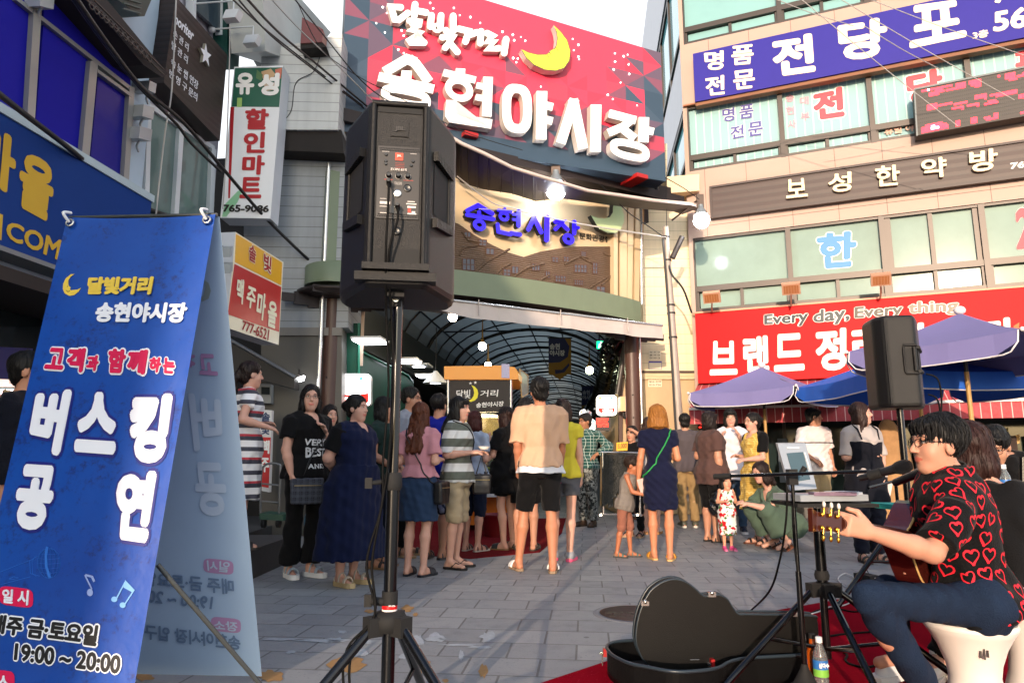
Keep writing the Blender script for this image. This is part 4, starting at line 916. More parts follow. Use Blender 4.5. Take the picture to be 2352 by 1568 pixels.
 # stacked glossy black nets / umbrellas along the right side
 r = thing('folded_awning','glossy black folded awning bunched along the right side of the arcade','awning',atY(1400,900,13.4)); GB = mat('glossy black vinyl','#0b0b0a',rough=.13,var=.2,ns=8,bump=.4,bs=14); b = MB()
 path = [(1425,800,13.0),(1405,792,13.2),(1396,812,13.4),(1400,835,13.7),(1392,862,14),(1388,880,14.4),(1378,905,15),(1365,930,16),(1352,950,18)]
 pts = curve_pts([atY(*p) for p in path],10)
 b.tube(pts,[.14 + .045 * math.sin(i * 1.9) for i in range(len(pts))],GB,12)
 pts = curve_pts([atY(*p) for p in [(1432,835,13.2),(1425,850,13.3),(1420,868,13.5),(1412,900,13.8),(1400,930,14.2)]],8); b.tube(pts,[.10 + .035 * math.sin(i * 2.2) for i in range(len(pts))],GB,12)
 b.build('vinyl',r)
 b = MB(); b.tube([atY(1436,790,12.95),atY(1418,905,13.0)],.05,mat('grey strut','#3b3836',rough=.4),8); b.build('strut',r)
 # glossy goods rack in front, right
 r = thing('clothes_rail','rail of dark sequinned clothes standing behind the boy in the grey vest','clothes rail',gnd(1430,1188)); CH = mat('chrome rail','#b8b8b8',rough=.2,metal=.9)
 b = MB(); P = lambda x,y,d=0: atY(x,y,8.2 + d)
 b.tube([P(1380,1038),P(1470,1040)],.014,CH,8)
 for x in (1384,1468): b.tube([P(x,1038),P(x + 2,1180)],.014,CH,8); b.tube([P(x - 4,1182,-.3),P(x + 6,1182,.3)],.014,CH,8)
 b.tube([P(1380,1180),P(1474,1183)],.014,CH,8); b.build('frame',r)
 SQ = mat('dark sequin cloth','#1a1c18',rough=.35,var=.5,ns=60,bump=1.,bs=70); b = MB()
 for i in range(11):
  x = 1388 + i * 7.4; h = random.uniform(85,125); b.prism([P(x - 4,1042,-.02 * (i % 3)),P(x + 4,1042,-.02 * (i % 3)),P(x + 6,1042 + h,-.05),P(x - 6,1042 + h + 3,-.05)],V((.02,.12,0)),SQ)
 b.build('clothes',r)
 b = MB(); b.prism([P(1416,1016,-.2),P(1442,1014,-.2),P(1441,1034,-.2),P(1416,1035,-.2)],V((0,.006,0)),mat('yellow card','#dba51e',rough=.6,var=.05))
 b.text('5,000',[P(1419,1019,-.204),P(1440,1017,-.204),P(1439,1030,-.204),P(1419,1031,-.204)],mat('card ink','#6a3c14',var=0),bold=.02); tag(b.build('price_card'),'yellow price card reading 5,000 clipped over the clothes rail','price card')
arcade()
def cart():
 root = thing('food_cart','yellow roofed food cart with dark 달빛거리 송현야시장 board and chrome posts','cart',gnd(1100,1222))
 Y0 = 10.3; YL = mat('cart yellow','#ee9406',rough=.35,var=.05); CHB = mat('chalk board','#2b211b',rough=.6,var=.12,ns=6); CH = mat('chrome rail','#b8b8b8',rough=.2,metal=.9)
 P = lambda x,y,d=0: atY(x,y,Y0 + d)
 b = MB(); pr = [(1020,841),(1150,839),(1182,843),(1190,855),(1190,871),(1020,871)]
 b.prism([P(x,y) for x,y in pr],V((.18,1.5,.0)),YL); b.build('roof',root)
 b = MB(); b.prism([P(1152,835,-.01),P(1170,836,-.01),P(1170,868,-.01),P(1152,867,-.01)],V((0,.008,0)),mat('price list','#b9b3cf',rough=.5,var=.2,ns=40)); b.build('notice',root)
 b = MB(); b.prism([P(1033,873,.04),P(1170,873,.04),P(1170,945,.04),P(1033,945,.04)],V((0,.03,0)),CHB); b.build('board',root)
 b = MB(); WT = mat('chalk white','#eeeae2',var=0)
 f = lambda x,y: (588 + x / 4,784.4 + y / 4)
 Q = lambda L: [P(*f(*p),.036) for p in L]
 b.text('달빛',Q([(1842,445),(1972,440),(1970,522),(1838,520)]),WT,bold=.02); b.text('거리',Q([(2062,448),(2228,440),(2220,505),(2058,505)]),WT,bold=.02); b.text('송현야시장',Q([(2025,560),(2278,545),(2275,592),(2020,608)]),WT,bold=.03); b.build('lettering',root)
 b = MB(); cr = [(1978,398),(2010,412),(2034,440),(2042,475),(2034,515),(2010,540),(1975,552),(1945,545),(1975,530),(1998,500),(2004,470),(1998,432)]
 b.prism(Q(cr),V((0,.002,0)),mat('chalk yellow','#f0e021',rough=.5,var=.05))
 for cx,cy in ((1970,382),(2015,375)):
  b.prism(Q([(cx + math.sin(k * math.pi / 5) * (16 if k % 2 == 0 else 7),cy - math.cos(k * math.pi / 5) * (16 if k % 2 == 0 else 7)) for k in range(10)]),V((0,.002,0)),WT)
 b.build('moon',root)
 for x in (1029,1173): b = MB(); b.tube([P(x,870,.05),P(x,1100,.05)],.022,CH,12); b.build('post',root)
 b = MB(); b.tube([P(x,870,0) + V((.17,1.42,0)) for x in (1180,)] + [P(1180,1100,0) + V((.17,1.42,0))],.022,CH,10); b.build('post',root)
 b = MB(); ST = mat('steel counter','#a5a6a4',rough=.28,metal=.8,var=.08); b.prism([P(1030,1082),P(1182,1082),P(1182,1100),P(1030,1100)],V((.16,1.4,0)),ST); b.build('counter',root)
 b = MB(); b.prism([P(1034,1100,.05),P(1178,1100,.05),P(1178,1205,.05),P(1034,1205,.05)],V((.15,1.3,0)),mat('cart orange','#c8690a',rough=.4,var=.08)); b.build('base',root)
 b = MB(); b.prism([P(1036,1132,-.25),P(1172,1132,-.25),P(1172,1141,-.25),P(1036,1141,-.25)],V((0,.3,0)),mat('white shelf','#b9b9b6',rough=.5)); b.build('shelf',root)
 b = MB(); GLS = mat('clear plastic','#e8ece8',rough=.05,trans=.92,var=0); b.prism([P(1036,946,.02),P(1172,946,.02),P(1172,1070,.02),P(1036,1070,.02)],V((0,.008,0)),GLS); b.build('glass',root)
 b = MB()
 for i in range(40):
  x = random.uniform(1045,1165); y = random.uniform(1040,1078); b.sph(P(x,y,random.uniform(.2,.6)),random.uniform(.02,.05),mat('food %d' % (i % 5),['#c9a03a','#8a4a20','#6a8a3a','#b03a2a','#d9cfa8'][i % 5],rough=.5,var=.2),8,6)
 tag(b.build('food'),'trays of assorted food behind the cart glass','food',kind='stuff')
 b = MB(); b.tube([P(1050,955,.5),P(1150,955,.5)],.02,mat('warm tube','#ffffff',emit=14,ecol='#ffdca8',var=0),8); b.build('lamp',root)
 b = MB(); b.prism([P(1060,960,.9),P(1150,960,.9),P(1150,1035,.9),P(1060,1035,.9)],V((0,.02,0)),mat('menu board','#b5a24a',rough=.6,var=.5,ns=9)); b.build('menu_board',root)
 b = MB(); c = gnd(1140,1232); b.lathe(c,[(.16,0),(.2,.28),(.21,.30),(.19,.29),(.16,.02)],mat('red plastic','#6d0f14',rough=.4),24); tag(b.build('bucket'),'dark red plastic bucket under the food cart counter','bucket')
 r = thing('sandwich_board','framed grey notice board fixed beside the cart roof','board',P(1203,880,.6)); b = MB(); b.prism([P(1194,848,.5),P(1212,862,.9),P(1212,905,.9),P(1198,912,.5)],V((.01,.02,0)),mat('notice grey','#7d8383',rough=.4,var=.3,ns=30)); b.build('panel',r)
 b = MB(); b.tube([P(1194,848,.49),P(1212,862,.89),P(1212,905,.89),P(1198,912,.49)],.014,mat('pale wood','#c7a87a'),6,closed=True); b.build('frame',r)
cart()
# ================================================================== CREAM SIDING WALL RIGHT OF THE ARCH
def creamwall():
 root = thing('cream_house','cream metal sided house wall between the arch and the tiled building','house',WP.p(.6,0))
 SD = groove_mat('cream siding','#dcc8a2',.19,line=.045,dark=.45,rough=.5,var=.06); DS = mat('beige shutter','#b39872',rough=.5,var=.14,ns=2)
 b = MB(); b.pq(WP,[(1440,470),(1612,470),(1612,870),(1440,870)],-2.5,0,SD); b.build('wall',root)
 b = MB(); b.pq(WP,[(1440,330),(1532,330),(1532,470),(1440,470)],-2.5,-.02,SD); b.build('wall',root)
 b = MB(); b.pq(WP,[(1420,852),(1612,852),(1612,1180),(1420,1180)],-2.4,-.06,DS); b.build('shutter',root)
 b = MB(); b.pq(WP,[(1420,851),(1608,851),(1608,856),(1420,856)],-.05,.03,mat('dark trim','#3b2c22')); b.pq(WP,[(1420,857),(1608,857),(1608,866),(1420,866)],-.05,.02,mat('shutter rail','#c3ab84',rough=.4)); b.build('trim',root)
 b = MB(); b.pq(WP,[(1530,406),(1606,400),(1606,438),(1530,444)],-.6,.35,mat('cream block','#dfc6a2',rough=.6,var=.06)); b.build('ledge',root)
 b = MB()
 b.pq(WP,[(1422,790),(1430,790),(1430,1180),(1422,1180)],-.06,.04,mat('brown pipe paint','#4a3129')); b.build('door_post',root)
 PPR = mat('poster paper','#d9cdb0',rough=.7,var=.06); INK = mat('poster ink','#4a4038',var=0); PUR = mat('poster purple','#4a3f8a',rough=.6)
 for lab,x0,y0,x1,y1,txt,mm in (('pale paper notice reading 하수구 topmost of the three on the cream wall',1490,805,1518,826,('하 수 구','뚫 어 요','010-2'),None),('purple edged blank notice in the middle of the cream wall',1490,829,1520,848,(),PUR),('cream notice reading 153 종합건축 lowest on the wall behind the utility pole',1489,865,1520,888,('153종합건축','방수 도배','010-726'),None)):
  r = thing('paper_notice',lab,'notice',WP.hit(x0,y1,.0),'notices pasted on the cream wall')
  b = MB(); o = 0 if y0 < 852 else -.06
  b.pq(WP,[(x0,y0),(x1,y0),(x1,y1),(x0,y1)],o,o + .006,PPR if mm is None else mm)
  if mm: b.pq(WP,[(x0 + 1,y0 + 4),(x1 - 1,y0 + 4),(x1 - 1,y1 - 1),(x0 + 1,y1 - 1)],o + .006,o + .009,PPR)
  b.build('paper',r)
  if txt:
   b = MB(); h = (y1 - y0) / 3.2
   for i,s in enumerate(txt): b.ptext(s,WP,[(x0 + 2,y0 + 2 + i * h),(x1 - 2,y0 + 2 + i * h),(x1 - 2,y0 + h + i * h - 1),(x0 + 2,y0 + h + i * h - 1)],INK,o + .006,bold=.02)
   b.build('lettering',r)
 r = thing('meter_box','cream electric meter box beside the brown column','meter',WP.hit(1434,945,.5)); b = MB(); b.pq(WP,[(1425,910),(1443,910),(1443,944),(1425,944)],.25,.5,mat('meter cream','#d8bd90',rough=.45,var=.05)); b.build('case',r)
 b = MB(); b.tube(curve_pts([WP.hit(1434,944,.4),WP.hit(1433,955,.4),WP.hit(1437,960,.4),WP.hit(1440,944,.4)],5),.02,mat('black cable','#0f0f10',rough=.5),6); b.tube([WP.hit(1440,910,.4),WP.hit(1440,790,.4)],.012,mat('meter cream','#d8bd90'),6); b.build('conduit',r)
 # utility pole leaning
 r = thing('utility_pole','leaning grey steel utility pole with cables strapped to it by the cream wall','pole',gnd(1568,1150)); GY = mat('weathered steel pole','#9b9087',rough=.55,metal=.2,var=.15,ns=8)
 p0,p1 = atY(1572,1150,12.2),atY(1528,521,12.2)
 b = MB(); b.tube([p0,p1],[.085,.055],GY,16); b.build('shaft',r)
 b = MB(); CB = mat('black cable','#0f0f10'); d = (p0 - p1)
 for s in (-.07,-.055): b.tube(curve_pts([p1 + d * k + V((s - .01 * math.sin(k * 20),-.05,0)) for k in (.05,.15,.3,.5,.7,.95)],5),.014,CB,6)
 for k in (.04,.13,.3,.33,.42): b.lathe(p1 + d * k,[(.066 + .03 * k,-.015),(.066 + .03 * k,.015)],CB,14)
 q = p1 + d * .13; b.tube(curve_pts([q,q + V((.05,-.1,-.3)),q + V((.25,-.05,-.55)),q + V((.42,.1,-.95))],5),.02,CB,6); b.build('cable',r)
 b = MB(); b.tube([q + V((.07,-.08,.02)),q + V((.26,-.08,.42))],.05,mat('splice tube','#2e2724',rough=.5),12); b.build('splice_case',r)
creamwall()
# ================================================================== RIGHT BUILDING
def rightbuilding():
 root = thing('tiled_building','peach stone clad commercial building with dark framed window bands','building',RP.p(2,0))
 U = lambda x,y: RP.uz(x,y)[0]
 TL = mat('peach stone tile','#a58b7d',rough=.55,var=.05,ns=1.5)
 FRM = mat('bronze window frame','#37302c',rough=.4,metal=.4,var=.06); GLS = mat('mint glass','#80948a',rough=.12,var=.2,ns=.8,spec=.12); BLI = mat('dark joint','#6b5347',var=0)
 WB = mat('blind glass','#8fb2b4',spec=.12,rough=.15,var=.06,ns=1); t,bs_ = nodes_of(WB)
 f = math_node(t,'FRACT',math_node(t,'DIVIDE',math_node(t,'ADD',coord(t,tuple(RP.d)),50),.155)); st = math_node(t,'LESS_THAN',f,.14)
 t.links.new(mixc(t,st,bs_.inputs['Base Color'].links[0].from_socket,'#b5d2c8'),bs_.inputs['Base Color'])
 z = lambda y: RP.uz(1612,y)[1]
 u1 = 7.6
 b = MB(); b.rect(RP,.0,u1,2.3,15,-4,-.22,mat('window backing','#2b2724',rough=.7)); b.rect(RP,.0,u1,0,2.3,-4,-1.5,DARK)
 b.build('core',root)
 bands = [(z(718) - .05,z(712)),(z(545),z(392)),(z(232),z(118)),(z(96),z(-150))]   # filled between
 # spandrels
 sp_ = [(z(545),z(390)),(z(237),z(94)),(z(-170),15)]
 b = MB()
 for a,c in sp_: b.rect(RP,-.02,u1,a,c,-.22,.0,TL)
 b.rect(RP,-.02,u1,2.3,z(716),-.3,-.02,TL); b.rect(RP,-.02,.06,2.3,15,-.21,.002,TL); b.build('cladding',root)
 b = MB()
 def joints(zs,us,z0,z1):
  for zz in zs: b.rect(RP,0,u1,zz - .006,zz + .006,-.01,.0015,BLI)
  for uu in us: b.rect(RP,uu - .005,uu + .005,z0,z1,-.01,.0012,BLI)
 us = [i * .78 + .35 for i in range(10)]
 joints([z(520)],us,z(545),z(390)); joints([],[x + .2 for x in us],z(237),z(94)); b.build('tile_joint',root)
 # window bands
 def band(z0,zm,z1,mull,thin,glass,sub):
  for i in range(len(mull) - 1):
   ua,ub = mull[i] + .045,mull[i + 1] - .045
   b = MB(); b.rect(RP,ua,ub,zm + .05,z1 - .04,-.2,-.10,glass[i % len(glass)]); w_ = b.build('window_pane',root)
   b = MB(); um = (ua + ub) / 2
   b.rect(RP,ua + .05,um - .02,z0 + .09,zm - .07,-.2,-.12,glass[i % len(glass)]); b.rect(RP,um + .02,ub - .05,z0 + .09,zm - .07,-.2,-.09,glass[i % len(glass)]); b.build('window_pane',root)
   b = MB()
   b.rect(RP,ua,ub,zm - .06,zm + .05,-.2,-.02,FRM); b.rect(RP,ua,ub,z1 - .04,z1,-.2,-.02,FRM); b.rect(RP,ua,ub,z0,z0 + .07,-.2,-.02,FRM)
   b.rect(RP,um - .03,um + .03,z0 + .07,zm - .06,-.2,-.05,FRM); b.rect(RP,ua,ua + .04,z0 + .07,zm - .06,-.2,-.05,FRM); b.rect(RP,ub - .04,ub,z0 + .07,zm - .06,-.2,-.05,FRM)
   if thin and i in thin: b.rect(RP,um - .035,um + .035,zm + .05,z1 - .04,-.2,-.045,FRM); b.rect(RP,ua,ua + .1,zm + .05,z1 - .04,-.2,-.05,FRM); b.rect(RP,ub - .08,ub,zm + .05,z1 - .04,-.2,-.05,FRM)
   b.rect(RP,mull[i] - .045,mull[i] + .045,z0,z1,-.2,.0,FRM)
   b.build('window_frame',root)
 m2 = [.045,U(1811,560),U(2029,560),U(2261,540),U(2470,500),7.5]
 band(z(716),z(662),z(546),m2,{2},[GLS],0)
 m3 = [.045,U(1796,300),U(2004,280),U(2234,250),U(2450,200),7.5]
 band(z(391),z(357),z(240),m3,None,[WB],0)
 m4 = [.045,U(1789,20),U(1990,0),U(2230,-60),7.5]
 band(z(95),z(58),z(-150),m4,None,[mat('pale glass','#7fa8a8',rough=.1,var=.1,ns=.8,spec=.2)],0)
 # open sash with dark gap and ledges
 b = MB(); b.rect(RP,.0,u1,z(718) - .06,z(718),-.2,.06,mat('ledge bronze','#8a6a4c',rough=.5)); b.rect(RP,.0,u1,z(240) - .0,z(237),-.1,.07,mat('ledge copper','#8a5230',rough=.4,metal=.3)); b.build('ledge',root)
 # left side face with slanting window bands
 Tp = mat('side panel','#b3b9c2',rough=.45,var=.05)
 b = MB(); b.rect(SP,.15,15,0,15,-3,-.1,mat('window backing','#2b2724'))
 for a,c in ((z(545),z(390)),(z(237),z(94)),(z(-170),15)): b.rect(SP,.1,15,a,c,-.1,.0,Tp)
 b.build('side_wall',root)
 CY = mat('cyan side glass','#6fb3bf',rough=.04,var=.1,spec=.8); b = MB(); b2 = MB()
 for z0,zm,z1 in ((z(391),z(357),z(240)),(z(95),z(58),z(-150))):
  b.rect(SP,.1,15,z0,z1,-.1,-.06,CY)
  for zz in (z0 + .04,zm,z1 - .04): b2.rect(SP,.1,15,zz - .05,zz + .05,-.06,-.01,FRM)
  for i in range(9): b2.rect(SP,.1 + i * 1.75,.22 + i * 1.75,z0,z1,-.06,-.012,FRM)
 b.build('side_glass',root); b2.build('side_window_frame',root)
 # window decals
 OUT = mat('decal white','#e6ece6',var=0); PK = mat('decal red','#d3263c',rough=.5,var=.03); PP = mat('decal violet','#4a468c',var=0); SKY = mat('decal sky blue','#2a78c4',rough=.5,var=.03); LPK = mat('decal faded pink','#c98a9a',var=0)
 r = root
 f3 = lambda x,y: (1176 + x / 4,y / 4); f4 = lambda x,y: (1764 + x / 4,y / 4); g4 = lambda x,y: (1764 + x / 4,392 + y / 4)
 def dec(s,q,col,fn,ob=.07,ib=.03,o=-.098):
  b = MB()
  b.ptext(s,RP,[fn(*p) for p in q],OUT,o,bold=ob,step=.0001); b.ptext(s,RP,[fn(*p) for p in q],col,o + .003,bold=ib); b.build('window_decal',r)
 dec('명',[(1930,1000),(2045,985),(2045,1110),(1935,1125)],PP,f3); dec('품',[(2088,972),(2220,950),(2220,1080),(2090,1100)],PP,f3); dec('전',[(2008,1165),(2130,1145),(2130,1260),(2010,1285)],PP,f3); dec('문',[(2170,1130),(2305,1110),(2305,1240),(2170,1260)],PP,f3)
 dec('전',[(405,855),(690,795),(705,1070),(425,1110)],PK,f4,.10,.06); dec('당',[(1262,690),(1600,620),(1610,920),(1290,970)],PK,f4,.10,.06); dec('포',[(2250,490),(2520,430),(2520,660),(2250,700)],PK,f4,.10,.06)
 b = MB()
 for s,x,y in (('송',162,868),('현',165,985),('사',180,1110)): b.ptext(s,RP,[f4(x,y),f4(x + 75,y - 8),f4(x + 78,y + 65),f4(x + 4,y + 75)],LPK,-.098,bold=.03)
 for s,x,y in (('대',292,895),('부',300,1040)): b.ptext(s,RP,[f4(x,y),f4(x + 80,y - 8),f4(x + 82,y + 65),f4(x + 4,y + 75)],LPK,-.098,bold=.03)
 b.build('window_decal',r); b = MB(); b.ptext('휴일 야',RP,[f4(1070,1175),f4(1345,1140),f4(1345,1205),f4(1070,1245)],mat('decal peach','#d8a894',var=0),-.088,bold=.05); b.build('window_decal',r)
 dec('한',[(440,580),(820,550),(800,880),(480,905)],SKY,g4,.08,.05); dec('2',[(2270,350),(2420,330),(2440,710),(2285,725)],PK,g4,.07,.06)
rightbuilding()
def rsigns():
 q3 = lambda L: [(1176 + x / 4,y / 4) for x,y in L]; q4 = lambda L: [(1764 + x / 4,y / 4) for x,y in L]; g4 = lambda L: [(1764 + x / 4,392 + y / 4) for x,y in L]; h4 = lambda L: [(1764 + x / 4,784.4 + y / 4) for x,y in L]
 # purple pawnshop sign
 root = thing('pawnshop_sign','wide violet fascia sign with cream 전당포 letters on the upper floor','sign',RP.hit(1900,160,.2))
 VI = mat('sign violet','#2f2986',spec=.12,rough=.5,var=.05); CR = mat('letter cream','#f0d9b4',rough=.45,var=.03)
 u0 = RP.uz(1594,180,.2)[0]; zt = RP.uz(1596,123,.2)[1]; zb = RP.uz(1598,234,.2)[1]
 b = MB(); b.rect(RP,u0,7.6,zb,zt,.0,.2,VI); b.build('board',root)
 b = MB(); b.rect(RP,u0,7.6,zb - .07,zb,-.0,.16,mat('rusty gutter','#7a4a2a',rough=.6,var=.2)); b.build('trim',root)
 b = MB()
 for s,q in (('명',q3([(1762,478),(1945,465),(1945,640),(1780,655)])),('품',q3([(2008,430),(2230,405),(2210,590),(2025,605)])),('전',q3([(1768,712),(1955,690),(1955,868),(1790,885)])),('문',q3([(2018,658),(2238,632),(2225,810),(2045,830)])),
    ('전',q4([(22,365),(415,305),(440,660),(60,712)])),('당',q4([(635,215),(1095,155),(1095,520),(660,570)])),('포',q4([(1300,60),(1770,-5),(1830,340),(1300,452)]))):
  b.ptext(s,RP,q,CR,.2,bold=.05 if q[1][0] - q[0][0] > 70 else .035)
 b.ptext('3층',RP,q4([(1878,295),(2025,270),(2025,340),(1880,368)]),CR,.2,bold=.04)
 b.ptext('565',RP,q4([(2068,115),(2540,30),(2540,230),(2068,300)]),CR,.2,bold=.05); b.ptext('761',RP,q4([(2040,-150),(2500,-240),(2500,-60),(2070,45)]),CR,.2,bold=.05)
 b.build('lettering',root)
 # LED board
 root = thing('led_board','large grey LED board with broken red characters fixed over the third floor windows','LED sign',RP.hit(2200,280,.35))
 b = MB(); poly = q4([(1343,820),(2560,575),(2560,1030),(1370,1245)]); b.pq(RP,poly,.02,.3,mat('led panel grey','#39332f',rough=.6,var=.12,ns=40)); b.build('case',root)
 ED = mat('led rim','#4d575b',rough=.4); b = MB(); b.pq(RP,q4([(1338,822),(1352,818),(1378,1245),(1364,1250)]),.3,.32,ED); b.pq(RP,q4([(1343,812),(2560,566),(2560,582),(1343,828)]),.3,.319,ED); b.build('frame',root)
 LR = mat('led crimson','#ff2a3a',emit=1.6,ecol='#ff2038',var=0); LD = mat('led unlit','#15110f',rough=.5,var=0); LW = mat('led blue white','#cfd4ff',emit=3,var=0)
 segs = [[(1415,830),(1690,770),(1690,800),(1415,845)],[(1480,865),(1600,800),(1620,850),(1480,885)],[(1640,830),(1820,790),(1820,815),(1640,840)],[(1730,765),(1815,745),(1815,800),(1730,815)],[(1850,740),(1945,705),(1950,790),(1860,805)],[(1940,705),(2135,680),(2135,700),(1940,725)],
   [(2180,655),(2270,645),(2280,730),(2190,740)],[(2290,690),(2400,660),(2400,690),(2290,715)],[(1460,970),(1545,955),(1545,1000),(1470,1010)],[(1550,970),(1830,925),(1830,945),(1550,985)],[(1680,990),(1800,975),(1800,1005),(1690,1000)],[(1820,965),(1945,945),(1945,975),(1820,975)],[(1895,880),(2010,865),(2015,905),(1900,915)],[(2020,885),(2280,815),(2285,850),(2025,900)],
   [(1990,945),(2100,915),(2110,945),(1990,968)],[(2300,870),(2400,850),(2400,910),(2310,905)],[(1415,1180),(1480,1135),(1620,1125),(1660,1150),(1660,1195),(1420,1235)],[(1725,1105),(1765,1100),(1750,1165),(1725,1170)],[(1865,1090),(1920,1075),(1910,1140),(1865,1145)],[(1990,1070),(2020,1065),(2060,1090),(2080,1045),(2120,1040),(2115,1110),(2010,1120)],[(2310,1030),(2400,1010),(2400,1040),(2330,1060)]]
 def inside(x,y,poly):
  c = False; j = len(poly) - 1
  for i in range(len(poly)):
   if (poly[i][1] > y) != (poly[j][1] > y) and x < (poly[j][0] - poly[i][0]) * (y - poly[i][1]) / (poly[j][1] - poly[i][1]) + poly[i][0]: c = not c
   j = i
  return c
 bl,bd,bw = MB(),MB(),MB()
 for i in range(62):
  for j in range(22):
   x = 1385 + i * 17.5; y = 845 + j * 18 - (x - 1385) * .195
   tgt = None
   for sg in segs:
    if inside(x,y,sg): tgt = bl
   if inside(x,y,[(1505,1160),(1562,1155),(1562,1185),(1505,1190)]) or (i + j * 7) % 331 == 5: tgt = bw
   p = RP.hit(*q4([(x,y)])[0],.302)
   if tgt is None:
    if j % 2 == 0: bd.box(p,RP.d * .009,RP.n * .002,V((0,0,.009)),LD)
   else: tgt.box(p,RP.d * .017,RP.n * .003,V((0,0,.017)),LR if tgt is bl else LW)
 bd.build('unlit_dots',root); bl.build('red_characters',root); bw.build('white_dots',root)
 # brown wood sign
 root = thing('clinic_sign','long brown slatted sign with raised cream 보성한약방 letters','sign',RP.hit(1900,460,.12))
 WD = groove_mat('brown slats','#2e140c',.145,line=.07,dark=.35,rough=.5,var=.15)
 u0 = RP.uz(1636,465,.1)[0]; zt = RP.uz(1640,432,.1)[1]; zb = RP.uz(1640,497,.1)[1]
 b = MB(); b.rect(RP,u0,7.6,zb,zt,.002,.1,WD); b.build('board',root)
 b = MB(); FR_ = mat('brown frame','#2b1510',rough=.5); b.rect(RP,u0 - .04,u0,zb - .04,zt + .04,.002,.13,FR_); b.rect(RP,u0,7.6,zt,zt + .04,.002,.129,FR_); b.rect(RP,u0,7.6,zb - .04,zb,.002,.131,FR_); b.build('frame',root)
 b = MB(); CP = mat('letter pale cream','#dbc9a4',rough=.5,var=.04); LS = mat('letter shadow side','#2b201a',var=0)
 for s,q in (('보',g4([(168,92),(350,75),(368,245),(168,265)])),('성',g4([(550,35),(765,15),(768,195),(555,215)])),('한',[(2009,385),(2065,380),(2068,427),(2011,432)]),('약',[(2114,368),(2172,362),(2175,408),(2116,414)]),('방',[(2224,350),(2290,342),(2290,392),(2226,400)])):
  b.ptext(s,RP,q,CP,.115,bold=.03,depth=.05)
 b.ptext('764',RP,[(2320,375),(2372,368),(2372,383),(2320,389)],mat('ink white','#f4f2ee'),.1,bold=.05); b.build('lettering',root)
 # red banner sign
 root = thing('clearance_sign','bright red shop banner reading Every day, Every thing and 브랜드 정리','sign',RP.hit(1800,800,.25))
 RDM = mat('banner red','#c40c12',spec=.12,rough=.5,var=.05,ns=1.2)
 u0 = RP.uz(1600,800,.25)[0]; zt = RP.uz(1602,720,.25)[1]; zb = RP.uz(1603,880,.25)[1]
 b = MB(); b.rect(RP,u0,7.6,zb,zt,-.02,.25,RDM); b.build('board',root)
 b = MB(); b.rect(RP,u0,7.6,zt,zt + .03,-.02,.27,mat('banner trim','#c98a6a',rough=.5)); b.build('trim',root)
 b = MB(); GYT = mat('letter grey','#3b4145',var=0); OUT = mat('letter outline','#f2e2da',var=0); LC = mat('letter ivory','#f6e4d8',rough=.5,var=.03); LO = mat('letter brown edge','#4a2620',var=0)
 gy = [mat('letter grey %d' % i,c,var=0) for i,c in enumerate(['#2f3a3e','#434a4b','#5c5850','#6d675c','#8a8070'])]
 g7 = lambda x,y: (1764 + x / 4,392 + y / 4)
 for s,q,c in (('Every',[(-35,1325),(372,1275),(365,1425),(-35,1440)],0),('day,',[(415,1285),(750,1235),(750,1400),(415,1430)],1),('Every',[(795,1255),(1240,1215),(1235,1355),(795,1385)],2),('thing',[(1285,1205),(1750,1180),(1752,1320),(1290,1345)],4)):
  Q = [g7(*p) for p in q]; b.ptext(s,RP,Q,OUT,.25,bold=.085,step=.0001); b.ptext(s,RP,Q,gy[c],.253,bold=.03)
 for s,q in (('브',[(1632,783),(1692,782),(1694,860),(1630,862)]),('랜',[(1706,772),(1765,770),(1767,852),(1708,856)]),('드',[(1778,768),(1846,764),(1848,850),(1778,854)]),('정',[(1871,757),(1944,752),(1944,848),(1876,854)]),('리',[(1955,752),(2030,745),(2032,838),(1960,842)]),('전',[(2244,735),(2322,728),(2325,812),(2248,820)]),('멀',[(2052,745),(2125,740),(2127,830),(2055,836)]),('티',[(2150,740),(2222,735),(2224,822),(2152,828)])):
  b.ptext(s,RP,q,LO,.25,bold=.065,step=.0001); b.ptext(s,RP,q,LC,.253,bold=.045,step=.0001)
 for k in range(6):
  a = [(2335 + k * 5 + math.cos(j * .5) * (6 + k * 3),752 + math.sin(j * .5) * (12 + k * 4)) for j in range(8)]; b.stroke(a,2,lambda x,y: RP.hit(x,y,.256),RP.n,.003,mat('swirl orange','#d8662a',var=0),mat('swirl orange','#d8662a'))
 b.build('lettering',root)
 # floodlights on posts
 for lab,(x,y),py in (('bronze floodlight on a short post above the left end of the red banner',(1635,682),714),('bronze floodlight on a short post below the blue 한 window',(1817,662),702),('bronze floodlight on a short post under the open grey window',(2023,641),682)):
  p = RP.hit(x,y,.75); r = thing('floodlight',lab,'floodlight',RP.hit(x,py,.3),'floodlights over the red banner')
  HS = mat('floodlight housing','#b58a70',rough=.5,var=.06); LN = mat('floodlight lens','#9a6236',rough=.3,var=.15,ns=30)
  dn = (RP.n * .8 + V((0,0,-.6))).normalized(); up = RP.d.cross(dn); up = up if up.z > 0 else -up
  b = MB(); b.box(p,RP.d * .15,dn * .05,up * .10,HS); b.build('housing',r); b = MB(); b.box(p + dn * .052,RP.d * .12,dn * .003,up * .075,LN)
  for k in range(5): b.box(p + dn * .056 + RP.d * (-.09 + k * .045),RP.d * .003,dn * .002,up * .07,HS)
  b.build('lens',r)
  b = MB(); b.tube([p - dn * .04,RP.hit(x,py,.45),RP.hit(x,py,.26)],.014,HS,6); b.build('post',r)
 # red striped awning
 root = thing('striped_awning','red awning with thin white stripes under the red banner','awning',RP.p(3,2.2,.5))
 SM = band_mat('awning stripes',['#a3121c','#d9a8a0'],[0,.9],.13,tuple(RP.d),rough=.7)
 b = MB(); N = 10
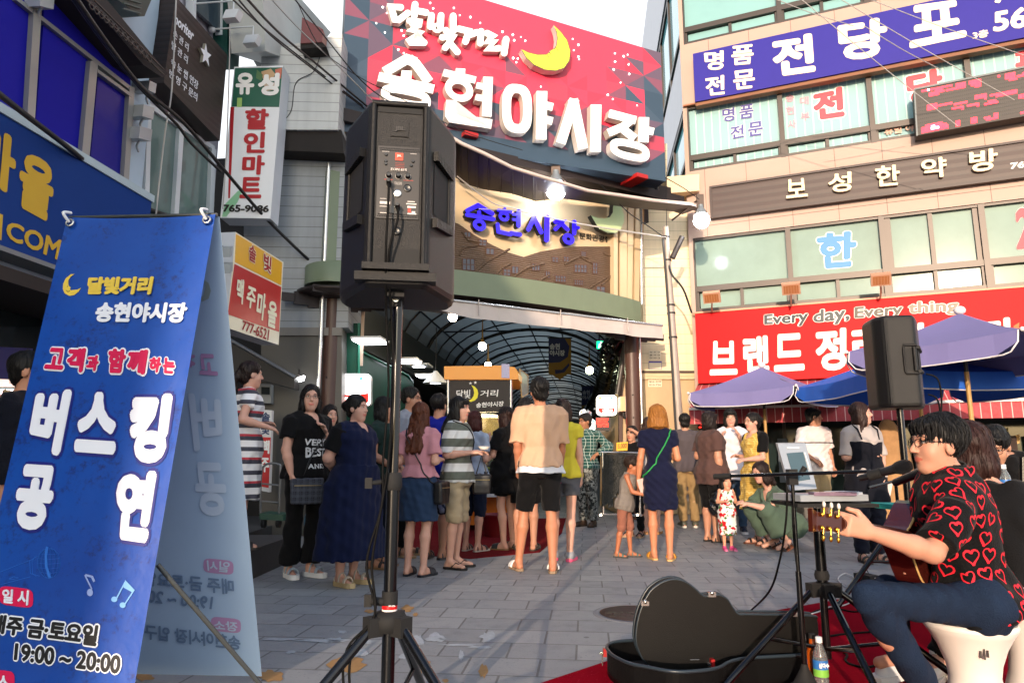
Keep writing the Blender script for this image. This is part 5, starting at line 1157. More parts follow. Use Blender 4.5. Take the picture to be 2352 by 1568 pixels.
 for i in range(N):
  s0,s1 = i / N,(i + 1) / N; fz = lambda s: 2.42 - .42 * s - .12 * s * s; fo = lambda s: .1 + 1.15 * s
  b.add([RP.p(.05,fz(s0),fo(s0)),RP.p(7.6,fz(s0),fo(s0)),RP.p(7.6,fz(s1),fo(s1)),RP.p(.05,fz(s1),fo(s1))],[(0,3,2,1)],SM,True)
 b.rect(RP,.05,7.6,1.62,1.86,1.245,1.255,SM); b.build('cloth',root)
 b = MB(); b.rect(RP,.05,7.6,1.86,1.90,1.22,1.28,mat('awning rail','#d8c9c0',rough=.4)); b.build('rail',root)
 # shop front
 root = thing('clothing_shop','dark glazed clothing shop front below the red awning','shop',RP.p(3,0,0))
 SG = mat('dark shop glass','#23302f',rough=.07,var=.4,ns=1.2); b = MB(); b.rect(RP,.1,7.6,.25,2.3,-.4,-.36,SG); b.build('window',root)
 b = MB(); FR_ = mat('shop frame','#3b3a38',rough=.4,metal=.3)
 for u in (.1,1.5,2.9,4.3,5.7,7.0): b.rect(RP,u - .03,u + .03,0,2.3,-.4,-.3,FR_)
 b.rect(RP,.1,7.6,1.95,2.0,-.4,-.3,FR_); b.rect(RP,.1,7.6,0,.25,-.4,-.3,FR_); b.build('frame',root)
 b = MB()
 for (x,y,w_,h,c) in ((2290,985,26,30,'#b9a520'),(2294,1020,24,28,'#d9788a'),(2330,1000,12,20,'#c9a060'),(1796,1020,14,12,'#d9a520')): b.pq(RP,[(x,y),(x + w_,y - 3),(x + w_,y + h - 3),(x,y + h)],-.36,-.345,mat('sticker ' + c,c,rough=.6,var=.1))
 b.ptext('140',RP,[(2298,1028),(2314,1026),(2314,1040),(2298,1042)],mat('decal red','#d3263c'),-.344); b.build('sticker',root)
 b = MB()
 for i in range(26):
  u = .3 + i * .27; h = random.uniform(.4,.8); b.rect(RP,u,u + random.uniform(.1,.22),1.35 - h,1.4,-.30,-.12,mat('garment %d' % (i % 6),['#1a1c22','#2b2f38','#4a3b34','#1d2430','#55606a','#30201c'][i % 6],rough=.8,var=.2))
 tag(b.build('hanging_clothes'),'row of dark clothes hanging along the shop front','clothes',kind='stuff')
rsigns()
# ================================================================== FOREGROUND: BANNER STAND
def plane_text(b,s,px,P0,n,m,o=.0,**kw):
 return b.text(s,[hit3(P0,n,x,y) for x,y in px],m,out=o,**kw)
def banner():
 TLp,TRp = atY(154,499,2.97),atY(495,492,2.93)
 BRd = atY(310,1568,2.595) - TRp; BLd = atY(0,1157,2.77) - TLp
 BR = TRp + BRd * ((.10 - TRp.z) / BRd.z); BL = TLp + BLd * ((.10 - TLp.z) / BLd.z)
 n = (TRp - TLp).cross(TLp - BL).normalized()
 if n.dot(EYE - TLp) < 0: n = -n
 BRd = hit3(TLp,n,310,1568) - TRp; BR = TRp + BRd * ((.10 - TRp.z) / BRd.z)
 root = thing('banner_stand','blue A-frame vinyl banner reading 버스킹 공연 standing in the left foreground','banner stand',V((-1.6,2.9,0)))
 m = mat('blue vinyl print','#0c3c9c',rough=.3,var=.05,coat=.2,bump=.25,bs=4)
 t,bs_ = nodes_of(m)
 n1 = noise(t,2.2,5); n2 = noise(t,34,7,rough=.75); n3 = noise(t,5,4)
 c = mixc(t,n1,'#0a3388','#1054b4')
 sp_ = t.nodes.new('ShaderNodeClamp'); t.links.new(math_node(t,'MULTIPLY',math_node(t,'SUBTRACT',math_node(t,'MULTIPLY',n2,math_node(t,'ADD',n3,.42)),.50),6),sp_.inputs[0])
 c = mixc(t,math_node(t,'MULTIPLY',sp_.outputs[0],.7),c,'#1a1c52'); t.links.new(c,bs_.inputs['Base Color'])
 b = MB(); N = 24; rows = 30
 for i in range(N):
  for j in range(rows):
   def P(s,q):
    p = (TLp * (1 - s) + TRp * s) * (1 - q) + (BL * (1 - s) + BR * s) * q
    return p + n * (.0005 * math.sin(s * 9 + q * 3) * math.sin(q * 5) + .0005 * math.sin(s * 2 * 3.1)) - V((0,0,.012 * math.sin(math.pi * s) * (1 - q) ** 9))
   b.add([P(i / N,j / rows),P((i + 1) / N,j / rows),P((i + 1) / N,(j + 1) / rows),P(i / N,(j + 1) / rows)],[(3,2,1,0)],m,True)
 b.build('front_sheet',root)
 W = mat('banner white','#e9eef8',rough=.35,var=.0); Y = mat('banner yellow','#e6c84a',rough=.35,var=0); RD = mat('banner crimson','#d3124f',rough=.35,var=0); BK = mat('banner black','#14161c',rough=.35,var=0); NV = mat('banner dark blue halo','#18217c',rough=.35,var=0)
 f1 = lambda L: [(x / 4,392 + y / 4) for x,y in L]; f2 = lambda L: [(x / 4,784.4 + y / 4) for x,y in L]; f3 = lambda L: [(x / 4,1176 + y / 4) for x,y in L]
 T = lambda b,s,q,mm,o=.005,**k: plane_text(b,s,q,TLp,n,mm,o,**k)
 b = MB()
 T(b,'달빛거리',f1([(825,982),(1420,978),(1390,1142),(803,1140)]),Y,bold=.075)
 T(b,'송현야시장',f1([(900,1212),(1735,1216),(1705,1402),(873,1394)]),W,bold=.06,steps=14,step=.0002)
 for s,q in (('고',[(465,60),(608,66),(585,262),(415,250)]),('객',[(640,62),(800,66),(765,285),(615,270)]),('과',[(815,130),(925,130),(900,278),(795,268)]),('함',[(1010,68),(1175,76),(1140,292),(998,288)]),('께',[(1190,78),(1370,80),(1335,305),(1172,290)]),('하',[(1385,145),(1500,150),(1470,290),(1375,282)]),('는',[(1510,150),(1620,155),(1605,300),(1505,292)])):
  T(b,s,f2(q),W,.0040,bold=.15,step=.0001); T(b,s,f2(q),RD,.0055,bold=.07)
 big = [('버',f2([(355,448),(668,452),(552,1045),(262,965)])),('스',f2([(735,470),(1115,478),(1060,1032),(695,1005)])),('킹',f2([(1215,485),(1592,490),(1510,1110),(1195,1105)])),('공',f2([(205,1130),(540,1152),(440,1738),(125,1700)])),('연',f2([(1095,1188),(1455,1200),(1355,1840),(1062,1800)]))]
 for s,q in big:
  T(b,s,q,NV,.0030,bold=.13,step=.0001); T(b,s,q,W,.0060,bold=.075,step=.0002,steps=14)
 def pill(poly): b.poly([hit3(TLp,n,x,y) + n * .0035 for x,y in poly],RD)
 def rr(cx,cy,hx,hy,sl):
  o = []
  for k in range(24):
   a = 2 * math.pi * k / 24; ex = math.copysign(abs(math.cos(a)) ** .4,math.cos(a)); ey = math.copysign(abs(math.sin(a)) ** .55,math.sin(a)); o.append((cx + ex * hx,cy + ey * hy + ex * hx * sl))
  return o
 pill(f3(rr(155,775,156,88,.12))); T(b,'일 시',f3([(35,700),(278,715),(268,855),(28,830)]),W,.005,bold=.04)
 pill(f3(rr(40,1540,100,92,.12))); T(b,'소',f3([(-10,1490),(100,1500),(92,1640),(-18,1628)]),W,.005,bold=.04); T(b,'장',f3([(-150,1480),(-50,1490),(-58,1630),(-158,1618)]),W,.005,bold=.04)
 q = f3([(-60,928),(920,1035),(890,1232),(-90,1100)]); T(b,'매주 금·토요일',q,W,.0035,bold=.14,step=.0001); T(b,'매주 금·토요일',q,BK,.005,bold=.055,step=.0001)
 q = f3([(150,1195),(1125,1310),(1105,1485),(135,1355)]); T(b,'19:00 ~ 20:00',q,W,.0035,bold=.14,step=.0001); T(b,'19:00 ~ 20:00',q,BK,.005,bold=.055,step=.0001)
 b.build('lettering',root)
 # moon, notes, microphone line drawing
 b = MB(); H = lambda x,y,o=.0035: hit3(TLp,n,x,y) + n * o
 mo = f1([(690,950),(655,955),(610,990),(585,1040),(582,1090),(600,1130),(640,1152),(685,1145),(725,1115),(750,1078),(715,1095),(680,1098),(655,1100),(648,1088),(655,1075),(640,1065),(632,1040),(635,1005),(655,975)])
 b.poly([H(*p) for p in mo],Y)
 for L in ([(612,1100),(630,1116),(650,1108)],[(622,1068),(630,1066)]): b.stroke(f1(L),1.0,lambda x,y: H(x,y,.005),n,.001,BK,BK)
 NT = mat('note lilac','#8fa4d8',rough=.35,var=0); LB = mat('line blue','#2a6fd0',rough=.35,var=0); SKB = mat('note sky','#6fa8e0',rough=.35,var=0)
 S = lambda L,w_,mm: b.stroke(f3(L),w_,lambda x,y: H(x,y,.004),n,.001,mm,mm)
 S([(785,575),(850,705)],3,NT); S([(790,575),(850,590),(872,635)],5,NT)
 b.poly([H(*p) for p in f3([(832 + 28 * math.cos(k * .45),735 + 34 * math.sin(k * .45)) for k in range(14)])],NT)
 for cx,cy in ((1055,797),(1132,850)): b.poly([H(*p) for p in f3([(cx + 28 * math.cos(k * .45),cy + 26 * math.sin(k * .45)) for k in range(14)])],SKB)
 S([(1075,790),(1155,640)],3,SKB); S([(1150,845),(1232,720)],3,SKB); b.poly([H(*p) for p in f3([(1155,620),(1245,714),(1225,735),(1140,690)])],SKB)
 for k in range(-3,4): S([(455 + math.cos(a) * 105 * math.cos(k * .45),465 + math.sin(a) * 140) for a in [i * .35 for i in range(19)]],.7,LB)
 for k in range(-3,4): S([(455 - 105 * math.cos(k * .4),465 + k * 42),(455,475 + k * 44),(455 + 105 * math.cos(k * .4),465 + k * 42)],.7,LB)
 S([(440,315),(428,400),(432,500),(465,600)],6,LB); S([(350,400),(280,445),(285,560),(370,585)],.9,LB); S([(330,405),(300,450),(305,560),(340,590)],.7,LB); S([(280,440),(0,550)],.8,LB); S([(285,590),(0,665)],.8,LB); S([(90,610),(130,590),(175,600),(130,615),(90,610)],.8,LB)
 b.build('artwork',root)
 # rings and frame
 MT = mat('ring metal','#c9c9c4',rough=.25,metal=.9,var=.05); WC = mat('white cord','#e4e6e8',rough=.5)
 for px in ((165,515),(478,508)):
  b = MB(); c = hit3(TLp,n,*px) + n * .014
  ux = (TRp - TLp).normalized(); uy = n.cross(ux); b.tube([c + ux * .016 * math.cos(a) + uy * .016 * math.sin(a) for a in [k * .524 for k in range(12)]],.005,MT,6,closed=True); b.build('eyelet',root)
  b = MB(); b.tube(curve_pts([c + n * .005,c + n * .03 + V((-.012,0,.03)),c + V((-.006,0,.05)) - n * .01],5),.007,WC,6); b.build('cord',root)
 # rear sheet
 TL2,TR2 = TLp + V((0,.03,0)),TRp + V((.004,.03,0)); BR2 = atY(600,1568,3.4); d = BR2 - TR2; BR2 = TR2 + d * ((.0 - TR2.z) / d.z)
 BR2.z = .03; BL2 = BR2 + (TL2 - TR2)
 BV = mat('rear vinyl','#acc4de',rough=.45,var=.06,ns=1.5,trans=0)
 b = MB(); b.prism([TL2,TR2,BR2,BL2],V((0,.003,0)),BV); b.build('rear_sheet',root)
 n2 = (TR2 - TL2).cross(TL2 - BL2).normalized()
 if n2.dot(EYE - TL2) < 0: n2 = -n2
 T2 = lambda b,s,q,mm,**k: b.text(s,[hit3(TL2,n2,x,y) for x,y in (q[1],q[0],q[3],q[2])],mm,out=.004,**k)
 FP = mat('show through pink','#b98fb8',rough=.4,var=0); FW = mat('show through pale','#c3d3e6',rough=.4,var=0); FG = mat('show through grey','#7088a8',rough=.4,var=0); FY = mat('show through khaki','#98a5a0',rough=.4,var=0)
 b = MB()
 T2(b,'고',f2([(1830,110),(1980,115),(2010,310),(1840,300)]),FP,bold=.06); T2(b,'객',f2([(1640,105),(1805,110),(1800,280),(1620,270)]),FP,bold=.06)
 T2(b,'버',f2([(1730,470),(2030,495),(2058,960),(1790,1005)]),FW,bold=.05); T2(b,'공',f2([(1785,1098),(2060,1110),(2110,1600),(1815,1590)]),FW,bold=.05)
 T2(b,'일시',f3([(1905,435),(2120,450),(2110,550),(1915,530)]),FW,bold=.02); T2(b,'매주 금·토요일',f3([(1330,535),(2150,610),(2160,755),(1330,665)]),FG,bold=.03); T2(b,'19:00 ~ 20:00',f3([(1200,690),(1965,770),(1950,885),(1190,800)]),FG,bold=.03)
 T2(b,'장소',f3([(1965,985),(2185,1000),(2190,1090),(1970,1070)]),FW,bold=.02); T2(b,'송현야시장 입구',f3([(1335,1020),(2210,1130),(2220,1260),(1335,1155)]),FG,bold=.03)
 for cx,cy in ((2010,495),(2078,1030)): b.poly([hit3(TL2,n2,*p) + n2 * .003 for p in f3(rr(cx,cy,138,66,.1))],FP)
 b.poly([hit3(TL2,n2,*p) + n2 * .003 for p in [(468,642),(480,650),(485,668),(480,686),(466,692),(455,688),(468,678),(472,660)]],FY)
 b.build('show_through',root)
 b = MB(); FRM = mat('banner frame tube','#4c4f4e',rough=.4,metal=.5)
 a = atY(357,1290,2.75); c = atY(604,1578,2.95); b.tube([a + (c - a) * .02,c + (c - a) * .1],.009,FRM,8); b.tube([TLp + V((0,.015,.004)),TRp + V((0,.015,.004))],.008,FRM,8); b.build('strut',root)
banner()
# ================================================================== SPEAKERS
SPK = mat('black speaker plastic','#100f0f',rough=.40,var=.10,ns=4,bump=.25,bs=420,spec=.32)
SPD = mat('dark recess','#060607',rough=.7,var=0); STL = mat('black stand tube','#0d0d0e',rough=.22,var=.05,metal=.3,coat=.4); RUB = mat('black rubber','#141414',rough=.8)
CABLE = mat('black rubber cable','#060606',rough=.65,spec=.15,var=0)
class Fr:                                           # local frame helper: x right, y away, z up
 def __init__(s,o,yaw): s.o = V(o); s.x = V((math.cos(yaw),math.sin(yaw),0)); s.y = V((-math.sin(yaw),math.cos(yaw),0))
 def __call__(s,x,y,z): return s.o + s.x * x + s.y * y + V((0,0,z))
def vprism(b,fr,poly,z0,z1,m,bev=.0):
 """vertical prism with chamfered top and bottom"""
 cx = sum(p[0] for p in poly) / len(poly); cy = sum(p[1] for p in poly) / len(poly)
 lv = [(z0,1 - bev * 2),(z0 + bev * .25,1 - bev * .6),(z0 + bev * .6,1),(z1 - bev * .6,1),(z1 - bev * .25,1 - bev * .6),(z1,1 - bev * 2)] if bev else [(z0,1),(z1,1)]
 rings = [[fr(cx + (x - cx) * k,cy + (y - cy) * k,z) for x,y in poly] for z,k in lv]; n = len(poly)
 for a,c in zip(rings,rings[1:]):
  for i in range(n): j = (i + 1) % n; b.add([a[i],a[j],c[j],c[i]],[(0,1,2,3)],m)
 b.poly(list(reversed(rings[0])),m); b.poly(rings[-1],m)
def roundpoly(poly,r,k=4):
 out = []
 for i,p in enumerate(poly):
  a = V((*poly[i - 1],0)); c = V((*poly[(i + 1) % len(poly)],0)); p = V((*p,0))
  d1,d2 = (a - p),(c - p); l = min(r,d1.length * .4,d2.length * .4); d1.normalize(); d2.normalize()
  for j in range(k + 1):
   t = j / k; q = (p + d1 * l) * (1 - t) ** 2 + p * 2 * t * (1 - t) + (p + d2 * l) * t * t; out.append((q.x,q.y))
 return out
def speaker1():
 root = thing('loudspeaker','large black loudspeaker seen from behind with control panel, atop the front tripod','loudspeaker',(-.42,2.5,1.6))
 fr = Fr((-.405,2.35,1.595),R_(8)); H = .70
 poly = roundpoly([(-.108,.0),(.108,0),(.214,.24),(.222,.34),(.205,.38),(-.205,.38),(-.222,.34),(-.214,.24)],.022)
 b = MB(); vprism(b,fr,poly,0,H,SPK,.05); b.build('cabinet',root)
 B = lambda b,x0,x1,y0,y1,z0,z1,m: b.box(fr((x0 + x1) / 2,(y0 + y1) / 2,(z0 + z1) / 2),fr.x * (x1 - x0) / 2,fr.y * (y1 - y0) / 2,V((0,0,(z1 - z0) / 2)),m)
 b = MB()
 for s in (-1,1): b.tube([fr(s * .093,-.004,.07),fr(s * .093,-.004,H - .03)],.011,SPK,10)
 b.tube([fr(-.10,-.004,H - .022),fr(.10,-.004,H - .022)],.011,SPK,10); B(b,-.115,.115,-.03,.01,.055,.078,SPK); B(b,-.14,.14,-.012,.05,.02,.05,SPK); b.build('rail',root)
 b = MB(); B(b,-.078,.078,-.003,.01,H - .055,H - .034,SPD); B(b,-.080,.080,-.002,.01,.082,.135,SPD); b.build('recess',root)
 b = MB(); B(b,-.031,.031,-.005,.01,.555,.61,SPK); B(b,-.033,.033,-.003,.01,.553,.612,SPD); GY = mat('embossed mark','#2c2a29',rough=.5)
 q = [fr(-.017,-.0055,.592),fr(.019,-.0055,.592),fr(.019,-.0055,.570),fr(-.017,-.0055,.570)]; b.text('JBL',q,GY,bold=.06,out=.001)
 b.text('PROFESSIONAL',[fr(-.03,-.003,.549),fr(.03,-.003,.549),fr(.03,-.003,.543),fr(-.03,-.003,.543)],GY,out=.001); b.build('badge',root)
 AMP = mat('amp plate','#221d1b',rough=.42,var=.06); WHT = mat('panel print','#cfc8c2',var=0); RDP = mat('panel red','#b8321e',rough=.5,var=0); ORG = mat('badge orange','#d8401c',rough=.4,var=.02)
 b = MB(); z0,z1 = .245,.515; B(b,-.074,.074,-.0042,.01,z0,z1,AMP)
 for zz in (z1 - .009,z1 - .016,z0 + .008,z0 + .015):
  for i in range(25): b.sph(fr(-.068 + i * .0057 + (.0028 if zz in (z1 - .016,z0 + .015) else 0),-.0045,zz),(.0022,.001,.0026),SPD,6,4)
 b.build('amp_panel',root)
 b = MB(); B(b,-.013,.015,-.0065,-.004,.462,.490,ORG); b.text('JBL',[fr(-.008,-.0066,.482),fr(.010,-.0066,.482),fr(.010,-.0066,.471),fr(-.008,-.0066,.471)],WHT,bold=.05,out=.001)
 b.text('EON 615',[fr(-.027,-.0043,.432),(fr(.029,-.0043,.432)),fr(.029,-.0043,.422),fr(-.027,-.0043,.422)],WHT,bold=.05,out=.001)
 b.text('MASTER',[fr(-.013,-.0043,.381),fr(.013,-.0043,.381),fr(.013,-.0043,.377),fr(-.013,-.0043,.377)],WHT,out=.001); b.text('VOLUME',[fr(-.013,-.0043,.375),fr(.013,-.0043,.375),fr(.013,-.0043,.371),fr(-.013,-.0043,.371)],WHT,out=.001)
 for x0,x1,z0_,z1_,c in ((-.062,-.026,.297,.307,WHT),(.030,.066,.300,.304,WHT),(.034,.060,.309,.312,WHT),(-.062,-.04,.316,.3175,WHT),(.034,.064,.287,.294,WHT),(-.06,-.035,.263,.266,WHT),(.035,.066,.263,.268,WHT),(-.062,-.01,.287,.2895,WHT),(-.06,-.035,.493,.4945,WHT),(.040,.062,.49,.4915,WHT),(-.05,-.02,.388,.3895,RDP),(.018,.052,.388,.3895,RDP),(.036,.047,.270,.284,RDP),(.05,.062,.268,.275,WHT)): B(b,x0,x1,-.0048,-.004,z0_,z1_,c)
 for i in range(4): B(b,-.012,.02,-.0048,-.004,.452 - i * .006,.453 - i * .006,RDP)
 b.build('print',root)
 b = MB(); KN = mat('knob black','#0b0b0b',rough=.3,spec=.6,var=0); RG = mat('knob ring','#8f8a84',rough=.4,var=0)
 for x in (-.034,0,.033): b.lathe(fr(x,-.0045,.403),[(.0115,0),(.0115,.001)],RG,18,ax=-fr.y); b.lathe(fr(x,-.0045,.403),[(.0095,0),(.008,.016),(.006,.017)],KN,18,ax=-fr.y)
 for x,z in ((-.046,.482),(-.046,.458),(-.046,.447),(.050,.462),(.044,.446)): b.lathe(fr(x,-.0045,z),[(.006,0),(.005,.006)],KN,12,ax=-fr.y)
 b.build('knob',root)
 b = MB(); CHR = mat('chrome socket','#cfcfcb',rough=.2,metal=.9)
 b.lathe(fr(-.002,-.0045,.338),[(.0145,0),(.0145,.004),(.010,.004)],CHR,20,ax=-fr.y); b.lathe(fr(-.002,-.0046,.338),[(.0,.002),(.0102,.002)],SPD,16,ax=-fr.y); b.lathe(fr(.033,-.0045,.360),[(.014,0),(.014,.003),(.009,.002),(0,.001)],KN,18,ax=-fr.y)
 b.lathe(fr(-.0,-.003,.20),[(.015,0),(.015,.003),(.008,.002),(0,.001)],KN,18,ax=-fr.y); B(b,-.036,-.012,-.008,-.004,.264,.290,KN); B(b,-.008,.012,-.008,-.004,.262,.292,KN); b.build('socket',root)
 # ribbed side handles
 for s in (-1,1):
  b = MB(); d = V((.106,.24,0)).normalized(); dv = fr.x * d.x * s + fr.y * d.y; nv = (fr.x * s * d.y - fr.y * d.x)
  c0 = fr(s * .108,0,0); C = lambda a,z,o=0: c0 + dv * a + nv * o + V((0,0,z))
  b.add([C(.045,.475,.002),C(.20,.475,.002),C(.20,.285,.002),C(.045,.285,.002)],[(0,1,2,3)],SPD)
  for k in range(11):
   a = .04 + k * .015
   for zc,dz in ((.492 - .0 * k,1),(.262,-1)): b.box(C(a + .007,zc + dz * (.012 - .0016 * k),.008),dv * .0062,nv * .011,V((0,0,.017)),SPK)
  b.tube([C(.190,.28,.004),C(.190,.48,.004)],.007,SPK,8); b.build('handle',root)
 b = MB(); B(b,-.03,.03,.06,.2,-.02,.005,SPD); b.lathe(fr(0,.13,-.045),[(.024,0),(.024,.045)],SPK,18); b.lathe(fr(-.0,.115,-.02),[(.012,0),(.012,.02)],CHR,12,ax=-fr.y); b.build('pole_socket',root)
 # tripod
 px = -.415; py = 2.48; T = thing('speaker_tripod','tall black tripod stand with a red and white band carrying the large front speaker','speaker stand',(px,py,0))
 b = MB(); b.tube([(px,py,.85),(px,py,1.6)],.0175,STL,20); b.tube([(px,py,.12),(px,py,.93)],.0225,STL,20); b.build('pole',T)
 b = MB(); b.lathe((px,py,.90),[(.026,0),(.031,.01),(.031,.05),(.026,.06)],RUB,20); b.tube([(px - .02,py - .02,.93),(px - .07,py - .05,.925)],.008,RUB,8); b.box((px - .075,py - .05,.925),(.012,0,0),(0,.006,0),(0,0,.018),RUB); b.build('clamp',T)
 def zpx(y): return atY(907,y,py).z
 b = MB(); b.lathe((px,py,zpx(1388)),[(.027,0),(.027,.045)],RUB,24); b.tube([(px - .02,py - .01,zpx(1380)),(px - .06,py - .02,zpx(1376))],.014,RUB,10); b.box((px - .07,py - .02,zpx(1376)),(.012,0,0),(0,.006,0),(0,0,.02),RUB); b.build('knob',T)
 za,zb,zc = zpx(1407),zpx(1397),zpx(1383)
 b = MB(); b.lathe((px,py,zb),[(.0262,0),(.0262,zc - zb)],mat('sticker red','#d8181a',rough=.35,var=.02),24); b.lathe((px,py,za),[(.0262,0),(.0262,zb - za)],mat('sticker white','#e6e2e0',rough=.35,var=.02),24)
 b.text('KO',[V((px + .002,py - .0268,zc - .003)),V((px + .024,py - .0268,zc - .003)),V((px + .024,py - .0268,zb + .012)),V((px + .002,py - .0268,zb + .012))],mat('sticker white','#e6e2e0'),bold=.03,out=.001); b.build('sticker',T)
 zh = zpx(1425); b = MB(); b.lathe((px,py,zh),[(.03,-.035),(.055,-.03),(.06,.01),(.05,.028),(.03,.034)],RUB,24); b.build('hub',T)
 angs = [R_(218),R_(322),R_(80)]
 for a in angs:
  d = V((math.cos(a),math.sin(a),0)); c = V((px,py,0))
  b = MB(); b.box(c + d * .06 + V((0,0,zh - .01)),d * .025,V((-d.y,d.x,0)) * .026,V((0,0,.03)),RUB); b.build('hinge',T)
  b = MB(); b.tube([c + d * .06 + V((0,0,zh - .01)),c + d * .52 + V((0,0,.03))],.0165,STL,16); b.tube([c + d * .30 + V((0,0,.245)),c + V((0,0,.15))],.009,STL,8); l = b.build('leg',T)
  b = MB(); b.lathe(c + d * .52 + V((0,0,.0)),[(.02,0),(.022,.02),(.019,.06)],RUB,14); b.build('rubber_foot',l)
 # cables from the sockets down the pole
 for lab,x0,z0,off in (('thin black signal cable from the left socket of the front speaker down its tripod',-.033,.372,-.03),('black power cable from the switch of the front speaker down its tripod',.0,.285,-.012)):
  s = fr(x0,-.03,z0); pts = [fr(x0,-.005,z0),s,s + V((.004,-.012,-.06)),fr(-.024 + x0 * .3,-.035,.10),V((px + off - .0,py - .06,1.5)),V((px + off + .012,py - .045,1.25)),V((px + off,py - .04,1.0)),V((px - .03,py - .04,.85)),V((px - .045 + off,py - .04,.66)),V((px - .04,py - .05,.5)),V((px - .09 + off,py - .08,.40)),V((px - .085 + off,py - .12,.28)),V((px - .03,py - .2,.12)),V((px + .12 + off,py - .3,.012)),V((px + .5,py - .4,.012))]
  b = MB(); b.tube(curve_pts(pts,7),.0042,CABLE,8); b.lathe(fr(x0,-.005,z0),[(.009,0),(.010,.02),(.006,.04)],mat('knob black','#0b0b0b'),12,ax=-fr.y); tag(b.build('speaker_cable'),lab,'cable')
speaker1()
def speaker2():
 c = atY(2072,1000,5.1); px,py = c.x,c.y
 root = thing('loudspeaker','smaller black loudspeaker with a bronze lit face and side handle on the right stand','loudspeaker',(px,py,1.38))
 z0,z1 = atY(2070,936,5.0).z,atY(2070,726,5.0).z; fr = Fr((px,py - .02,z0),R_(-10)); H = z1 - z0
 poly = roundpoly([(-.165,-.05),(-.11,-.13),(.10,-.13),(.185,.05),(.185,.2),(-.165,.2)],.03)
 b = MB(); vprism(b,fr,poly,0,H,SPK,.05); b.build('cabinet',root)
 b = MB(); b.tube([fr(-.105,-.133,.03),fr(-.105,-.133,H - .03)],.007,SPK,8); b.build('rail',root)
 b = MB(); q = [(.02,.44),(.095,.44),(.095,.28),(.02,.28)]
 b.prism([fr(x,-.1315,z * H / .7) for x,z in q],fr.y * .002,SPD); d = V((.085,.18,0)).normalized()
 C = lambda a,z,o: fr(.10 + d.x * a + d.y * o,-.13 + d.y * a - d.x * o,z)
 b.prism([C(0,.44 * H / .7,.002),C(.13,.44 * H / .7,.002),C(.13,.28 * H / .7,.002),C(0,.28 * H / .7,.002)],fr.y * .002,SPD); b.build('recess',root)
 b = MB(); b.tube([fr(.075,-.138,.27 * H / .7),fr(.075,-.138,.45 * H / .7)],.014,SPK,10); lp = [fr(.005,-.133,.46 * H / .7),fr(.10,-.133,.46 * H / .7)]
 b.tube([fr(.095,-.134,.465 * H / .7),fr(.01,-.134,.465 * H / .7),fr(.005,-.134,.44 * H / .7),fr(.005,-.134,.27 * H / .7),fr(.01,-.134,.25 * H / .7),fr(.095,-.134,.25 * H / .7)],.009,SPK,8); b.tube([C(0,.45 * H / .7,.006),C(.13,.43 * H / .7,.006)],.013,SPK,8); b.tube([C(0,.27 * H / .7,.006),C(.13,.27 * H / .7,.006)],.013,SPK,8); b.build('handle',root)
 T = thing('speaker_tripod','black tripod stand with red clamp carrying the smaller right speaker','speaker stand',(px,py,0))
 b = MB(); b.tube([(px,py,.1),(px,py,z0)],.024,STL,16); b.build('pole',T)
 b = MB(); zc = atY(2066,1185,5.1).z; b.lathe((px,py,zc),[(.036,0),(.036,.05)],mat('clamp red','#a8181c',rough=.4),16); b.lathe((px,py,zc - .06),[(.06,0),(.075,.03),(.05,.06)],RUB,16); b.build('clamp',T)
 b = MB(); zh = .62; b.lathe((px,py,zh),[(.05,-.03),(.07,0),(.05,.04)],RUB,16); b.build('hub',T)
 for a in (R_(190),R_(300),R_(70)):
  d = V((math.cos(a),math.sin(a),0)); c = V((px,py,0)); b = MB(); b.tube([c + d * .06 + V((0,0,zh)),c + d * .62 + V((0,0,.02))],.018,STL,12); b.tube([c + d * .35 + V((0,0,.31)),c + V((0,0,.3))],.01,STL,8); b.build('leg',T)
 b = MB()
 b.tube(curve_pts([fr(.19,.0,.25),fr(.26,-.02,.2),fr(.27,0,-.0),fr(.2,-.02,-.25),fr(.1,-.04,-.7),(px + .03,py - .03,.3),(px + .1,py - .2,.01)],7),.006,CABLE,6); b.tube(curve_pts([fr(.19,.0,.10),fr(.24,-.02,.06),fr(.25,0,-.1),fr(.16,-.02,-.35),fr(.08,-.04,-.75),(px + .03,py - .03,.3)],7),.006,CABLE,6); tag(b.build('speaker_cable'),'pair of black cables looping beside the smaller right speaker','cable')
speaker2()
